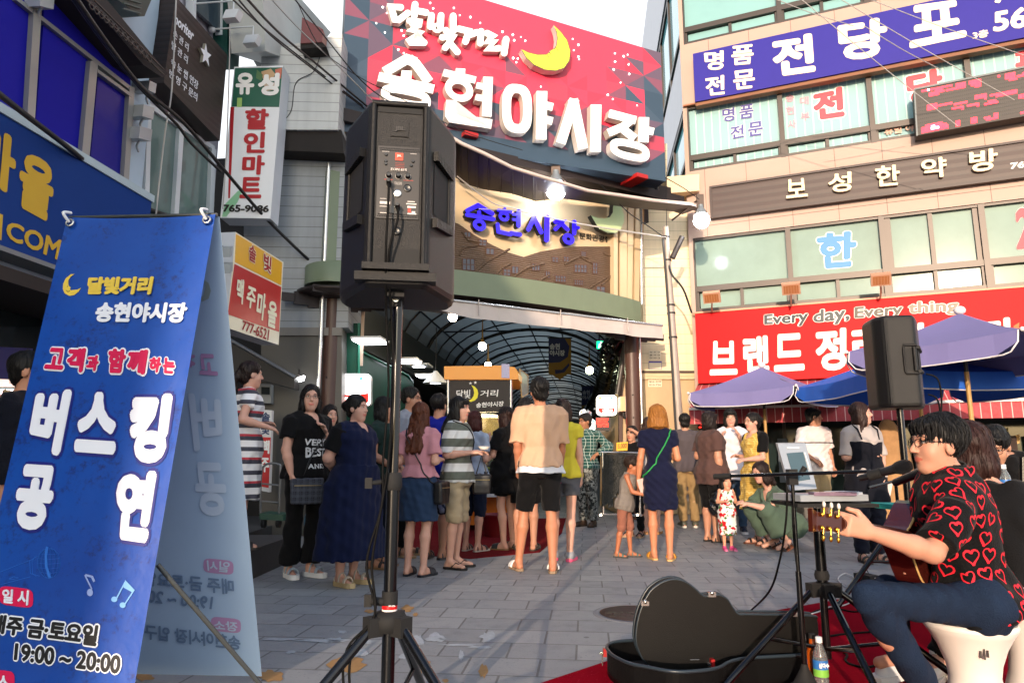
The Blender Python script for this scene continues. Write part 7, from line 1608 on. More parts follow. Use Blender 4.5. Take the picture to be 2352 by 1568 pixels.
def elli(c,r,R=None):
 c,r = NP.array(c,float),NP.array(r,float); R = NP.eye(3) if R is None else NP.array(R); m = float(max(r))
 def ev(X,Y,Z):
  x,y,z = X - c[0],Y - c[1],Z - c[2]
  q = [(R[0][i] * x + R[1][i] * y + R[2][i] * z) / r[i] for i in range(3)]; k0 = NP.sqrt(q[0] ** 2 + q[1] ** 2 + q[2] ** 2); k1 = NP.sqrt((q[0] / r[0]) ** 2 + (q[1] / r[1]) ** 2 + (q[2] / r[2]) ** 2) + 1e-6
  return k0 * (k0 - 1) / k1
 return (c - m,c + m,ev)
def loft(O,AX,secs,inf=0.,folds=(0,0,0),pw=2.2):
 """secs: (z, cx, cy, a, b); AX columns = left, front, up axes"""
 O = NP.array(O,float); S_ = NP.array(secs,float); AX = NP.array(AX,float); zs = S_[:,0]; R = max(S_[:,3].max(),S_[:,4].max()) + inf + .05
 c0,c1 = O + AX[2] * zs[0],O + AX[2] * zs[-1]
 def ev(X,Y,Z):
  x,y,z = X - O[0],Y - O[1],Z - O[2]; l = [AX[i][0] * x + AX[i][1] * y + AX[i][2] * z for i in range(3)]
  zz = NP.clip(l[2],zs[0],zs[-1]); it = lambda j: NP.interp(zz,zs,S_[:,j])
  a,b = it(3) + inf,it(4) + inf; px,py = (l[0] - it(1)),(l[1] - it(2))
  if folds[0]:
   th = NP.arctan2(py,px); k = 1 + folds[0] * NP.sin(folds[1] * th + folds[2] + 1.3 * NP.sin(2 * th)) * NP.clip((zs[-1] - zz) / max(1e-3,zs[-1] - zs[0]),0,1); a,b = a * k,b * k
  q = (NP.abs(px / a) ** pw + NP.abs(py / b) ** pw) ** (1 / pw); d = (q - 1) * NP.minimum(a,b); return NP.maximum(d,NP.maximum(zs[0] - l[2],l[2] - zs[-1]))
 return (NP.minimum(c0,c1) - R,NP.maximum(c0,c1) + R,ev)
def nv(v): v = NP.array(v,float); return v / max(1e-9,NP.linalg.norm(v))
def skinmat(c): return mat('skin ' + c,c,rough=.5,var=.05,ns=12,sub=.12,spec=.35)
def cloth(c,kind='',bump=.25): return mat('cloth ' + c + kind,c,rough=.85,var=.07,ns=7,bump=bump,bs=150,spec=.15,sheen=.05)
def hairmat(c):
 k = 'hair ' + c
 if k in MATS: return MATS[k]
 m = mat(k,c,rough=.5,var=.0,spec=.25); t,b = nodes_of(m); tc = t.nodes.new('ShaderNodeTexCoord'); mp = t.nodes.new('ShaderNodeMapping'); mp.inputs['Scale'].default_value = (70,70,5); t.links.new(tc.outputs['Object'],mp.inputs[0])
 n = t.nodes.new('ShaderNodeTexNoise'); n.inputs['Scale'].default_value = 1.5; n.inputs['Detail'].default_value = 5; t.links.new(mp.outputs[0],n.inputs['Vector']); cc = lin(c)
 t.links.new(mixc(t,n.outputs['Fac'],tuple(x * .45 for x in cc),tuple(min(1,x * 1.7 + .004) for x in cc)),b.inputs['Base Color']); bp = t.nodes.new('ShaderNodeBump'); bp.inputs['Strength'].default_value = .6; bp.inputs['Distance'].default_value = .01; t.links.new(n.outputs['Fac'],bp.inputs['Height']); t.links.new(bp.outputs[0],b.inputs['Normal']); return m
def bvh_of(*pairs):
 vs,qs = [],[]
 for v,q in pairs: n = len(vs); vs += [V(x) for x in v]; qs += [tuple(int(k) + n for k in f) for f in q]
 return BVHTree.FromPolygons(vs,qs)
ARMS = dict(down=((.08,-.06,-1),(.03,.14,-1)),hold=((.18,-.12,-1),(-.30,1,.10)),holdlow=((.16,.0,-1),(-.35,.8,-.55)),holdup=((.2,.2,-1),(-.35,.55,.8)),back=((.22,-.35,-1),(-.75,-.42,-.45)),hip=((.62,-.35,-.72),(-.62,.55,-.45)),chest=((.25,.10,-1),(-.75,.55,.45)),mouth=((.15,.45,-.9),(-.40,.45,.95)),fold=((.2,.05,-1),(-1,.35,.12)),brow=((.55,.75,.30),(-.75,-.02,.55)),swing=((.08,.2,-1),(.02,.42,-1)),swingb=((.16,-.35,-1),(.05,-.05,-1)),pocket=((.25,-.2,-1),(-.2,.45,-.9)),reach=((.1,.5,-.8),(-.1,1,-.1)))
PEOPLE = {}
def orient(v,q):
 if len(q) == 0: return q
 v = NP.asarray(v); a,b,c = v[q[:,0]],v[q[:,1]],v[q[:,2]]; o = v.mean(0)
 return q if (NP.cross(b - o,c - o) * (a - o)).sum() > 0 else q[:,::-1]
def person(key,label,pos,H,face,sex='f',g=1.,lk=1.,skin='#b98468',hair=('short','#0c0a09'),top=None,bottom=None,shoes=('sandal','#2a2522','#b79a78'),armL='down',armR='down',head=(0,0,0),feet=((0,0),(0,0)),vox=.010,glasses=None,torso=None,J=None,hand=None,headscale=1.,belly=0.,lean=0.,legs=True,curl=.5,group='people in the market square'):
 S = H / 1.70; root = thing('person',label,'person',pos,group); th = R_(face); h = vox / S
 Rm = NP.array([[math.cos(th),math.sin(th),0],[math.sin(th),-math.cos(th),0],[0,0,1]]).T   # columns: left, fwd, up -> world
 def world(v): return NP.array(v) @ Rm.T * S
 def local(p): return (NP.array(p) - NP.array(pos)) @ Rm / S
 J = dict(J or {}); Jl = J.pop('left',None); J = {k: local(v) for k,v in J.items()}
 if Jl is not None: J['left'] = NP.array(Jl) @ Rm
 male = sex == 'm'; sw = (.180 if male else .152) * (1 + (g - 1) * .35)
 TA = NP.eye(3); T0 = NP.array([0,0,.93])
 if 'pelvis' in J:
  T0 = J['pelvis']; up = nv(J['neck'] - T0); l = nv(NP.array(J['left']) if 'left' in J else [1,0,0]); l = nv(l - up * l.dot(up)); fw = NP.cross(up,l); TA = NP.array([l,fw,up])
 elif lean: up = nv([0,math.sin(R_(lean)),math.cos(R_(lean))]); TA = NP.array([[1,0,0],NP.cross(up,[1,0,0]),up])
 T = lambda x,y,z: T0 + TA[0] * x + TA[1] * y + TA[2] * (z - .93)
 # --- joints
 if torso is None:
  torso = [(.80,.146,.103),(.88,.168,.118),(.95,.158,.110),(1.07,.128 if not male else .142,.095),(1.18,.142 if not male else .158,.108),(1.28,.152 if not male else .172,.118),(1.36,.150 if not male else .170,.100),(1.41,.105,.075),(1.44,.06,.058)]
 sec = [(z - .93,0,.012 + (belly * math.exp(-((z - 1.05) / .12) ** 2)) + (.012 if 1.2 < z < 1.34 and not male else 0),a * g * .95,b * g + belly * .8 * math.exp(-((z - 1.05) / .13) ** 2)) for z,a,b in torso]
 jt = {}
 for sgn,sd in ((1,'L'),(-1,'R')):
  fx,fy = feet[0] if sd == 'L' else feet[1]
  jt['hip' + sd] = J.get('hip' + sd,T(sgn * .085 * (g * .5 + .5),0,.90)); jt['ank' + sd] = J.get('ank' + sd,NP.array([sgn * .088 + fx,-.03 + fy,.085]));
  kn = (jt['hip' + sd] + jt['ank' + sd]) / 2 + NP.array([sgn * .004,.03,.02]); jt['knee' + sd] = J.get('knee' + sd,kn); tox = jt['ank' + sd] + NP.array([sgn * .03,.15,-.06]); jt['toe' + sd] = J.get('toe' + sd,tox)
  jt['sh' + sd] = J.get('sh' + sd,T(sgn * sw,-.005,1.375)); arm = armL if sd == 'L' else armR; arm = ARMS[arm] if isinstance(arm,str) else arm
  M = NP.array([sgn,1,1.]); d1,d2 = nv(NP.array(arm[0]) * M),nv(NP.array(arm[1]) * M)
  jt['el' + sd] = J.get('el' + sd,jt['sh' + sd] + d1 * .275); jt['wr' + sd] = J.get('wr' + sd,jt['el' + sd] + d2 * .235); jt['hd' + sd] = nv(NP.array(arm[2]) * M) if len(arm) > 2 else nv(jt['wr' + sd] - jt['el' + sd])
 neck = T(0,.0,1.43); hc = J.get('head',neck + TA[2] * .142 + TA[1] * .03)
 hy,hp,hr = (R_(a) for a in head); cy_,sy_,cp_,sp__ = math.cos(hy),math.sin(hy),math.cos(hp),math.sin(hp)
 hf = NP.array([-sy_ * cp_,cy_ * cp_,sp__]); hl = NP.array([cy_,sy_,0]); hu = NP.cross(hl,hf); hl2 = hl * math.cos(hr) + hu * math.sin(hr); hu = hu * math.cos(hr) - hl * math.sin(hr); HA = NP.array([hl2,hf,hu]); hs = .985 * headscale
 Hd = lambda x,y,z: hc + (HA[0] * x + HA[1] * y + HA[2] * z) * hs
 HR = HA.T
 allp = NP.array([v for k,v in jt.items() if not k.startswith('hd')] + [hc,T0]); lo,hi = allp.min(0) - .30,allp.max(0) + .30; lo[2] = max(lo[2],-.02) if 'pelvis' not in J else lo[2]
 # --- body
 F = Field(lo,hi,h)
 F.add(loft(T0,TA,[s_ for s_ in sec if 'pelvis' not in J or s_[0] > -.06]),.02)
 for sd,sgn in (('L',1),('R',-1)):
  hip,kn,an,to = jt['hip' + sd],jt['knee' + sd],jt['ank' + sd],jt['toe' + sd]; cf = (kn * .68 + an * .32); bk = nv(NP.cross(kn - an,[1,0,0])); bk = -bk if bk[1] > 0 and 'pelvis' not in J else bk
  gl = g * lk; F.add(cone(hip,kn,.076 * gl,.047 * gl),.03); F.add(cone(kn,cf + bk * .012,.044 * gl,.051 * gl),.02); F.add(cone(cf + bk * .012,an,.051 * gl,.031),.02)
  fd = nv(to - an); F.add(cone(an,an + fd * .07 - NP.array([0,0,.02]),.034,.030),.015); hl_ = an - NP.array([0,0,.045]) - nv([fd[0],fd[1],0]) * .03 if 'toe' + sd not in J else an - fd * .02
  F.add(cone(an,hl_,.033,.030),.01); F.add(cone(an + fd * .06 - NP.array([0,0,.015]),to,.032,.024),.015); F.add(cone(hl_,to,.026,.022),.012)
  sh,el,wr = jt['sh' + sd],jt['el' + sd],jt['wr' + sd]; ag = .6 + .4 * g
  F.add(cone(T(sgn * .07,0,1.39),sh,.050 * ag,.043 * ag),.025); F.add(cone(sh,el,.043 * g,.037 * g),.02); F.add(cone(el,el * .7 + wr * .3,.037 * g,.038 * g),.015); F.add(cone(el * .7 + wr * .3,wr,.038 * g,.0245),.015)
  # hand
  d = jt['hd' + sd]; ref = NP.array([-sgn,.25,0.]) if abs(d[2]) > .6 else NP.array([-sgn * .4,0,-1.]);
  if hand and sd in hand: ref = NP.array(hand[sd])
  p = nv(ref - d * ref.dot(d)); l = NP.cross(d,p) ; l = l if l[1] + l[2] > 0 else -l; cu = curl if not isinstance(curl,dict) else curl.get(sd,.5)
  for q in (-.024,-.008,.009,.026): F.add(cone(wr + d * .015 + l * q * .6,wr + d * .078 + l * q,.0155,.0125),.012)
  for q,L in ((-.030,.050),(-.010,.062),(.010,.068),(.029,.060)):
   b0 = wr + d * .078 + l * q; d1 = nv(d + p * cu * .8); d2 = nv(d * (1 - cu * .75) + p * cu * 1.6); b1 = b0 + d1 * L * .5; F.add(cone(b0,b1,.0105,.0095),.005); F.add(cone(b1,b1 + d2 * L * .5,.0095,.0075),.004)
  b0 = wr + d * .025 + l * .028; b1 = b0 + nv(d * .75 + l * .65 + p * .35) * .04; F.add(cone(b0,b1,.0135,.0105),.008); F.add(cone(b1,b1 + nv(d + p * .4) * .032,.0105,.0085),.004)
 F.add(cone(neck - TA[2] * .04,Hd(0,-.015,-.06),.054 if male else .047,.048 if male else .043),.02)
 hr_ = lambda *r: [x * hs for x in r]
 F.add(elli(Hd(0,-.014,.036),hr_(.076,.094,.088),HR),.02); F.add(elli(Hd(0,.026,-.034),hr_(.061,.062,.088),HR),.025); F.add(elli(Hd(0,.056,-.098),hr_(.030,.026,.022),HR),.025)
 for sgn in (1,-1): F.add(elli(Hd(sgn * .034,.048,-.030),hr_(.024,.026,.028),HR),.02); F.add(elli(Hd(sgn * .076,-.008,-.012),hr_(.010,.021,.031),HR),.008)
 F.add(elli(Hd(0,.076,.030),hr_(.050,.014,.012),HR),.016)
 for sgn in (1,-1): F.sub(elli(Hd(sgn * .031,.099,.010),hr_(.017,.014,.012),HR),.012)
 F.add(cone(Hd(0,.086,.014),Hd(0,.106,-.026),.0075 * hs,.0115 * hs),.012);
 for sgn in (1,-1): F.add(elli(Hd(sgn * .011,.095,-.030),hr_(.008,.010,.007),HR),.006)
 F.add(elli(Hd(0,.084,-.056),hr_(.023,.010,.006),HR),.004); F.add(elli(Hd(0,.083,-.067),hr_(.020,.010,.007),HR),.004)
 vs,qs = F.mesh(); b = MB(); SK = skinmat(skin); LIP = mat('lip ' + skin,tuple(a * k for a,k in zip(lin(skin),(.95,.50,.50))),rough=.4,var=.03)
 cen = vs[qs].mean(1); hl_c = (cen - hc) @ HA.T / hs; lip = (NP.abs(hl_c[:,0]) < .026) & (NP.abs(hl_c[:,2] + .061) < .0125 * (1 - (hl_c[:,0] / .03) ** 2)) & (hl_c[:,1] > .07)
 W_ = world(vs)
 def emit_obj(vs_,qs_,mats_,mi,name,par,extra=None):
  qs_ = orient(vs_,qs_); me = bpy.data.meshes.new(name); n0 = len(vs_); ev = [V(x) for x in vs_]; ef = [tuple(q) for q in qs_.tolist()] if hasattr(qs_,'tolist') else list(qs_); mi = list(mi)
  if extra is not None:
   for f_,m_ in zip(extra.f,extra.m): ef.append(tuple(n0 + k for k in f_)); mi.append(mats_.index(extra.mats[m_]) if extra.mats[m_] in mats_ else (mats_.append(extra.mats[m_]) or len(mats_) - 1))
   ev += [V(x) for x in extra.v]
  me.from_pydata([tuple(x) for x in ev],[],ef)
  for m_ in mats_: me.materials.append(m_)
  me.polygons.foreach_set('material_index',mi); me.polygons.foreach_set('use_smooth',[True] * len(ef)); me.update(); o = bpy.data.objects.new(name,me); COL.objects.link(o); o.parent = par; return o
 # eyes, brows
 ex = MB(); EW = mat('eye white','#d9d2ca',rough=.25,var=0); EI = mat('eye iris','#120b08',rough=.15,var=0); BR = mat('eyebrow ' + hair[1],tuple(x * .8 for x in lin(hair[1])),rough=.7,var=0)
 wp = lambda x,y,z: V(world(Hd(x,y,z)))
 fwd,lft,upv = V(world(HA[1])),V(world(HA[0])),V(world(HA[2])); Rw = Matrix((lft.normalized(),fwd.normalized(),upv.normalized())).transposed(); q = S * hs
 for sgn in (1,-1):
  ex.sph(wp(sgn * .031,.0765,.009),(.0125 * q,.008 * q,.0065 * q),EW,10,8,Rw); ex.sph(wp(sgn * .031,.0805,.009),(.0062 * q,.0052 * q,.0058 * q),EI,8,6,Rw)
  ex.tube([wp(sgn * .018,.084,.0145),wp(sgn * .031,.0865,.0175),wp(sgn * .045,.079,.0125)],.0018 * q,EI,5); ex.tube([wp(sgn * .015,.090,.030),wp(sgn * .033,.0885,.0345),wp(sgn * .050,.076,.029)],[.0022 * q,.0030 * q,.0016 * q],BR,5)
 emit_obj(W_,qs,[SK,LIP],lip.astype(int).tolist(),'body',root,ex)
 # --- hair
 st,hcol = hair[0],hair[1]; HM = hairmat(hcol); HF = Field(hc - .34 - NP.array([0,0,.35]),hc + .22,h * .9)
 HF.add(elli(Hd(0,-.020,.043),hr_(.086,.105,.097),HR),.01)
 face_r = dict(short=(.066,.075,.092),bangs=(.062,.070,.075),crop=(.068,.085,.100)).get(st if st in ('short','crop') else ('bangs' if 'bangs' in st else 'short'))
 zc = {'short': -.045,'crop': -.03}.get(st,-.06)
 low = Hd(0,0,zc)
 if st in ('short','crop','bun','pony','cap'):
  HF.cut(lambda X,Y,Z: -(((X - low[0]) * HA[2][0] + (Y - low[1]) * HA[2][1] + (Z - low[2]) * HA[2][2])) - .0 + .35 * NP.minimum(0,0))
  if st != 'crop': HF.add(elli(Hd(0,-.062,-.03),hr_(.068,.045,.06),HR),.02)
 if 'bob' in st:
  for sgn in (1,-1): HF.add(elli(Hd(sgn * .066,-.02,-.06),hr_(.034,.062,.095),HR),.02)
  HF.add(elli(Hd(0,-.06,-.06),hr_(.085,.060,.10),HR),.03)
 if 'long' in st:
  Lh = hair[2] if len(hair) > 2 else .40
  for sgn in (1,-1): HF.add(elli(Hd(sgn * .068,-.015,-.06),hr_(.026,.050,.10),HR),.02)
  bt = hc - NP.array([0,0,Lh]) - TA[1] * .150
  if len(hair) > 3:
   for sgn in (1,-1): HF.add(cone(Hd(sgn * .070,.015,-.05),T(sgn * .095,.105,1.33),.024,.018),.02)
  for x,r0 in ((-.055,.040),(0,.050),(.055,.040)): HF.add(cone(Hd(x,-.055,-.03),bt + TA[0] * x * 1.25,r0,r0 * .75),.03)
 if 'big' in st: HF.add(elli(Hd(0,-.02,.045),hr_(.096,.116,.106),HR),.02); HF.add(cone(Hd(0,-.03,.03),Hd(0,-.035,-.125),.100 * hs,.118 * hs,True),.03)
 if 'bun' in st: HF.add(elli(Hd(0,-.125,.03),hr_(.045,.045,.045),HR),.015)
 if 'pony' in st: HF.add(cone(Hd(0,-.11,.02),Hd(0,-.16,-.05),.028,.035),.02); HF.add(cone(Hd(0,-.16,-.05),Hd(0,-.14,-.20),.035,.018),.02)
 if face_r: HF.sub(elli(Hd(0,.105,-.048 if 'bangs' in st else -.028),hr_(face_r[0] + (0 if 'bangs' in st else .004),face_r[1] + (0 if 'bangs' in st else .006),face_r[2] + (0 if 'bangs' in st else .016)),HR),.012); HF.sub(elli(Hd(0,.10,-.10),hr_(.060,.10,.10),HR),.015)
 if st in ('short','crop','pony','bun'):
  for sgn in (1,-1): HF.sub(elli(Hd(sgn * .09,.005,-.025),hr_(.026,.030,.038),HR),.01)
 if 'bangs' in st or st == 'short': HF.add(elli(Hd(0,.064,.078),hr_(.062,.028,.024),HR),.02)
 X,Y,Z = HF.ax[0][:,None,None],HF.ax[1][None,:,None],HF.ax[2][None,None,:]; an_ = NP.arctan2(X - hc[0],-(Y - hc[1]) + 1e-6); HF.f = HF.f + (.0032 * NP.sin(an_ * 23 + 5 * NP.sin(Z * 30)) + .0016 * NP.sin(an_ * 51 + Z * 20)).astype(NP.float32); HF.wrinkle(.004,hs_(key) % 999,(.05,.12))
 hv,hq = HF.mesh();
 if len(hv):
  sb = MB(); wv = world(hv); wq = orient(wv,hq); Tb = bvh_of((wv,wq)); rn = random.Random(hs_(key)); hw = world(hc); ns = 420 if key == 'singer' else 150
  for _ in range(ns):
   p = V(wv[rn.randrange(len(wv))]); sg = []; st_ = (.016 + .010 * rn.random()) * S
   if p.z < hw[2] - .12 * S and 'long' not in st: continue
   sway = V((rn.uniform(-.25,.25),rn.uniform(-.25,.25),0)); lift = rn.uniform(.0005,.004)
   for k in range(7):
    r = Tb.find_nearest(p)
    if r[0] is None: break
    q_ = r[0] + r[1] * (lift + .0006 * k * rn.random()) * S if k < 6 else p; sg.append(q_); d = V((0,0,-1)) + sway + (q_ - V(hw)) * .8; d = d - r[1] * d.dot(r[1]) * .9
    if d.length < .05: break
    p = q_ + d.normalized() * st_
   if len(sg) > 3: sb.tube(sg,[.0022 * S * (1 - .75 * i / (len(sg) - 1)) for i in range(len(sg))],HM,4,caps=False)
  emit_obj(wv,hq,[HM],[0] * len(hq),'hair',root,sb)
 # --- garments
 info = dict(root=root,T=T,TA=TA,jt=jt,world=world,Hd=Hd,S=S,hc=hc,pos=V(pos),sec=sec,fwd=V(world(TA[1])).normalized(),left=V(world(TA[0])).normalized(),wp=wp,local=local,Rw=Rw,q=q)
 def sleeve(Fd,sd,frac,r0,inf):
  sh,el,wr = jt['sh' + sd],jt['el' + sd],jt['wr' + sd]; sgn = 1 if sd == 'L' else -1
  if frac <= 0: return
  i2 = min(inf,.022); ag = .6 + .4 * g; Fd.add(cone(T(sgn * .07,0,1.39),sh + (el - sh) * .03,.050 * ag + .017,.043 * ag + .018 + (i2 - .016) * .5),.03); e = sh + (el - sh) * min(1,frac); Fd.add(cone(sh + (el - sh) * .03,e,.047 * (.4 + .6 * g) + i2,(.046 - .006 * min(1,frac)) * g + inf * 1.15,True),.025)
  if frac > 1: e2 = el + (wr - el) * (frac - 1); Fd.add(cone(el,el,.046 * g + inf),.015); Fd.add(cone(el,e2,.044 * g + inf,.034 + inf * .9,True),.015)
 if top:
  d = dict(hem=.86,sl=.55,inf=.016,neck='crew',m=cloth('#222222'),flare=0.,wr=.009,skirt=None,name='shirt',folds=.05,nf=9); d.update(top); Fd = Field(lo,hi,h); hem = d['hem']
  bs = [(z,cx,cy_2,a + (d['flare'] * max(0,(1.15 - .93 - z)) / .3),bb + d['flare'] * max(0,(1.15 - .93 - z)) / .3) for z,cx,cy_2,a,bb in sec if z <= 1.415 - .93]
  zt = sec[0][0]
  hz = hem - .93
  ps = [s_ for s_ in bs if s_[0] > hz]
  lowest = ps[0]; full = [(hz,lowest[1],lowest[2],NP.interp(hz,[s_[0] for s_ in bs],[s_[3] for s_ in bs]),NP.interp(hz,[s_[0] for s_ in bs],[s_[4] for s_ in bs]))] + ps + [(1.435 - .93,0,0,.075,.065)]
  full = [(z_,c1_,c2_,a_ + .024 * min(1,max(0,(1.02 - .93 - z_) / .08)),b_ + .024 * min(1,max(0,(1.02 - .93 - z_) / .08))) for z_,c1_,c2_,a_,b_ in full]
  Fd.add(loft(T0,TA,full,min(d['inf'],.03),(d['folds'] * .5,d['nf'],1.)),.0)
  for sd in 'LR': sleeve(Fd,sd,d['sl'],0,d['inf'])
  if d['skirt']:
   zb,fl,nf = d['skirt']; w = [s_ for s_ in sec]; wz = 1.05; a0 = NP.interp(wz - .93,[s_[0] for s_ in sec],[s_[3] for s_ in sec]); b0 = NP.interp(wz - .93,[s_[0] for s_ in sec],[s_[4] for s_ in sec]); ah,bh = .172 * g,.125 * g
   Fd.add(loft(T0,TA,[(zb - .93,0,0,ah + fl,bh + fl),(.88 - .93,0,.005,ah + .01 + fl * .25,bh + .012 + fl * .25),(wz - .93,0,.01 + belly,a0 + .012,b0 + .012 + belly * .6)],d['inf'] * .6,(d['folds'],nf,.7)),.02)
  nk = T(0,.02,1.462)
  if d['neck'] == 'crew': Fd.sub(elli(nk,(.078,.075,.050)),.006)
  elif d['neck'] == 'v': Fd.sub(elli(nk,(.082,.075,.052)),.006); Fd.sub(cone(T(0,.10,1.45),T(0,.14,1.31),.060,.012),.01)
  elif d['neck'] == 'scoop': Fd.sub(elli(T(0,.05,1.45),(.10,.09,.085)),.008)
  elif d['neck'] == 'strap':
   Fd.sub(elli(T(0,.08,1.46),(.085,.11,.13)),.008); Fd.sub(elli(T(0,-.08,1.47),(.085,.10,.12)),.008)
   for sgn in (1,-1): Fd.sub(elli(T(sgn * .20,0,1.38),(.062,.12,.115)),.008)
  elif d['neck'] == 'collar': Fd.sub(elli(T(0,.03,1.47),(.066,.065,.052)),.006)
  Fd.wrinkle(d['wr'],hs_(key + 't') % 999,zf=.8); v_,q_ = Fd.mesh(); info['top'] = emit_obj(world(v_),q_,[d['m']],[0] * len(q_),d['name'],root); info['topv'],info['topq'] = world(v_),orient(world(v_),q_)
  if d['neck'] == 'collar':
   Fc = Field(neck - .15,neck + .15,h * .8); Fc.add(cone(T(0,.01,1.405),T(0,-.005,1.46),.080,.066,True)); Fc.sub(cone(T(0,.01,1.39),T(0,-.005,1.475),.068,.058,True)); Fc.sub(cone(T(0,.09,1.48),T(0,.10,1.38),.03,.01)); v_,q_ = Fc.mesh();
   if len(v_): emit_obj(world(v_),q_,[d['m']],[0] * len(q_),'collar',info['top'])
 if top and top.get('under'):
  u = top['under']; Fd = Field(lo,hi,h); zb = u[0]; Fd.add(loft(T0,TA,[(zb - .93,0,.01,NP.interp(zb - .93,[s_[0] for s_ in sec],[s_[3] for s_ in sec]) + .05,NP.interp(zb - .93,[s_[0] for s_ in sec],[s_[4] for s_ in sec]) + .05),(1.0 - .93,0,.01,.15 * g,.105 * g)],.015,(.04,8,0)),0); Fd.wrinkle(.005,5); v_,q_ = Fd.mesh(); emit_obj(world(v_),q_,[u[1]],[0] * len(q_),'undershirt',root)
 if bottom:
  d = dict(kind='pants',hem=.10,inf=.014,m=cloth('#1a1a1e'),flare=.0,wr=.007,waist=1.03,nf=9,folds=.05); d.update(bottom); Fd = Field(lo,hi,h)
  if d['kind'] == 'skirt':
   ah,bh = .170 * g,.122 * g; zb = d['hem']; Fd.add(loft(T0,TA,[(zb - .93,0,0,ah + d['flare'],bh + d['flare']),(.88 - .93,0,0,ah + .01,bh + .01),(d['waist'] - .93,0,.01,NP.interp(d['waist'] - .93,[s_[0] for s_ in sec],[s_[3] for s_ in sec]),NP.interp(d['waist'] - .93,[s_[0] for s_ in sec],[s_[4] for s_ in sec]))],d['inf'],(d['folds'],d['nf'],.3)),.0)
  else:
   Fd.add(loft(T0,TA,[s_ for s_ in sec if s_[0] < d['waist'] - .93 and ('pelvis' not in J or s_[0] > -.06)] ,d['inf']),.02)
   if 'pelvis' in J: Fd.add(cone(jt['hipL'] - TA[1] * .03,jt['hipR'] - TA[1] * .03,.098 * g + d['inf']),.04)
   for sd in 'LR':
    hip,kn,an = jt['hip' + sd],jt['knee' + sd],jt['ank' + sd]; tot = hip[2] - an[2]; inf = d['inf']
    fr = d.get('frac',(hip[2] - d['hem']) / max(.01,tot) if 'pelvis' not in J else 1.9 / 2)   # share of leg covered
    if fr <= .5:
     e = hip + (kn - hip) * fr / .5; Fd.add(cone(hip + (kn - hip) * -.05,e,.079 * g * lk + inf,(.079 - .029 * fr / .5) * g * lk + inf + d['flare'],True),.03)
    else:
     gl = g * lk; Fd.add(cone(hip,kn,.079 * gl + inf,.050 * gl + inf),.03); e = kn + (an - kn) * (fr - .5) / .5; Fd.add(cone(kn,e,.053 * gl + inf,.040 * gl + inf + d['flare'],True),.02); Fd.add(cone(kn,kn,.050 * gl + inf),.02)
  Fd.wrinkle(d['wr'],hs_(key + 'b') % 999,zf=1.2); v_,q_ = Fd.mesh(); info['bot'] = emit_obj(world(v_),q_,[d['m']],[0] * len(q_),{'skirt': 'skirt','shorts': 'shorts'}.get(d['kind'],'trousers'),root); info['botv'],info['botq'] = world(v_),orient(world(v_),q_)
 # --- shoes
 if shoes:
  kd,cu_,cs_ = shoes; MU = mat('shoe ' + cu_,cu_,rough=.5,var=.08); MS = mat('sole ' + cs_,cs_,rough=.7,var=.08)
  for sd,sgn in (('L',1),('R',-1)):
   an,to = jt['ank' + sd],jt['toe' + sd]; fd = to - an; tilt = 0
   if 'toe' + sd in J: fd = nv(fd)
   else: fd = nv([fd[0],fd[1],0])
   lt = nv(NP.cross([0,0,1],fd)); up_ = NP.cross(fd,lt); base = an - up_ * .082 - fd * .062; tk = {'sneaker': .028,'platform': .040}.get(kd,.020)
   out = [(0,.022),(.03,.036),(.10,.036),(.18,.046),(.225,.044),(.255,.028),(.265,.0)]; pts = [base + fd * x + lt * y for x,y in out] + [base + fd * x - lt * y for x,y in reversed(out)]
   b = MB(); b.prism([V(world(p + up_ * tk)) for p in pts],V(world(-up_ * tk)),MS); W1 = [V(world(p)) for p in pts]
   def half(x,r,hgt,rad=.007):
    b.tube([V(world(base + fd * x + lt * r * math.cos(a) + up_ * (tk + hgt * math.sin(a)))) for a in [k * math.pi / 8 for k in range(9)]],rad * S,MU,6)
   if kd in ('sandal','platform'):
    for x,r,hg in ((.175,.046,.050),(.19,.046,.046),(.10,.040,.075),(.035,.034,.055)): half(x,r,hg,.008)
   elif kd == 'flip':
    for sg in (1,-1): b.tube([V(world(base + fd * .10 + lt * sg * .036 + up_ * tk)),V(world(base + fd * .15 + lt * sg * .024 + up_ * (tk + .045))),V(world(base + fd * .205 + up_ * (tk + .02)))],.006 * S,MU,6)
   elif kd == 'slide':
    for x in (.135,.15,.165,.18,.195): half(x,.047,.058 - (x - .13) * .2,.010)
   b.mats = list(b.mats); extra = b
   if kd in ('sneaker','shoe'):
    c = base + fd * .13; Fs = Field(c - .2,c + .2,h * .8); Fs.add(cone(base + fd * .045 + up_ * .045,base + fd * .20 + up_ * .035,.043,.038)); Fs.add(cone(base + fd * .06 + up_ * .06,base + fd * .075 + up_ * .10,.044,.042),.02); Fs.sub(cone(base + fd * .07 + up_ * .11,base + fd * .07 + up_ * .2,.036,.05),.004); nb = base + up_ * .004; Fs.cut(lambda X,Y,Z: -((X - nb[0]) * up_[0] + (Y - nb[1]) * up_[1] + (Z - nb[2]) * up_[2])); v_,q_ = Fs.mesh(); emit_obj(world(v_),q_,[MU],[0] * len(q_),'shoe',root,extra)
   else:
    b2 = b; me_ = [tuple(x) for x in b2.v]; emit_obj(NP.zeros((0,3)),NP.zeros((0,4),int),[],[],'shoe',root,b2)
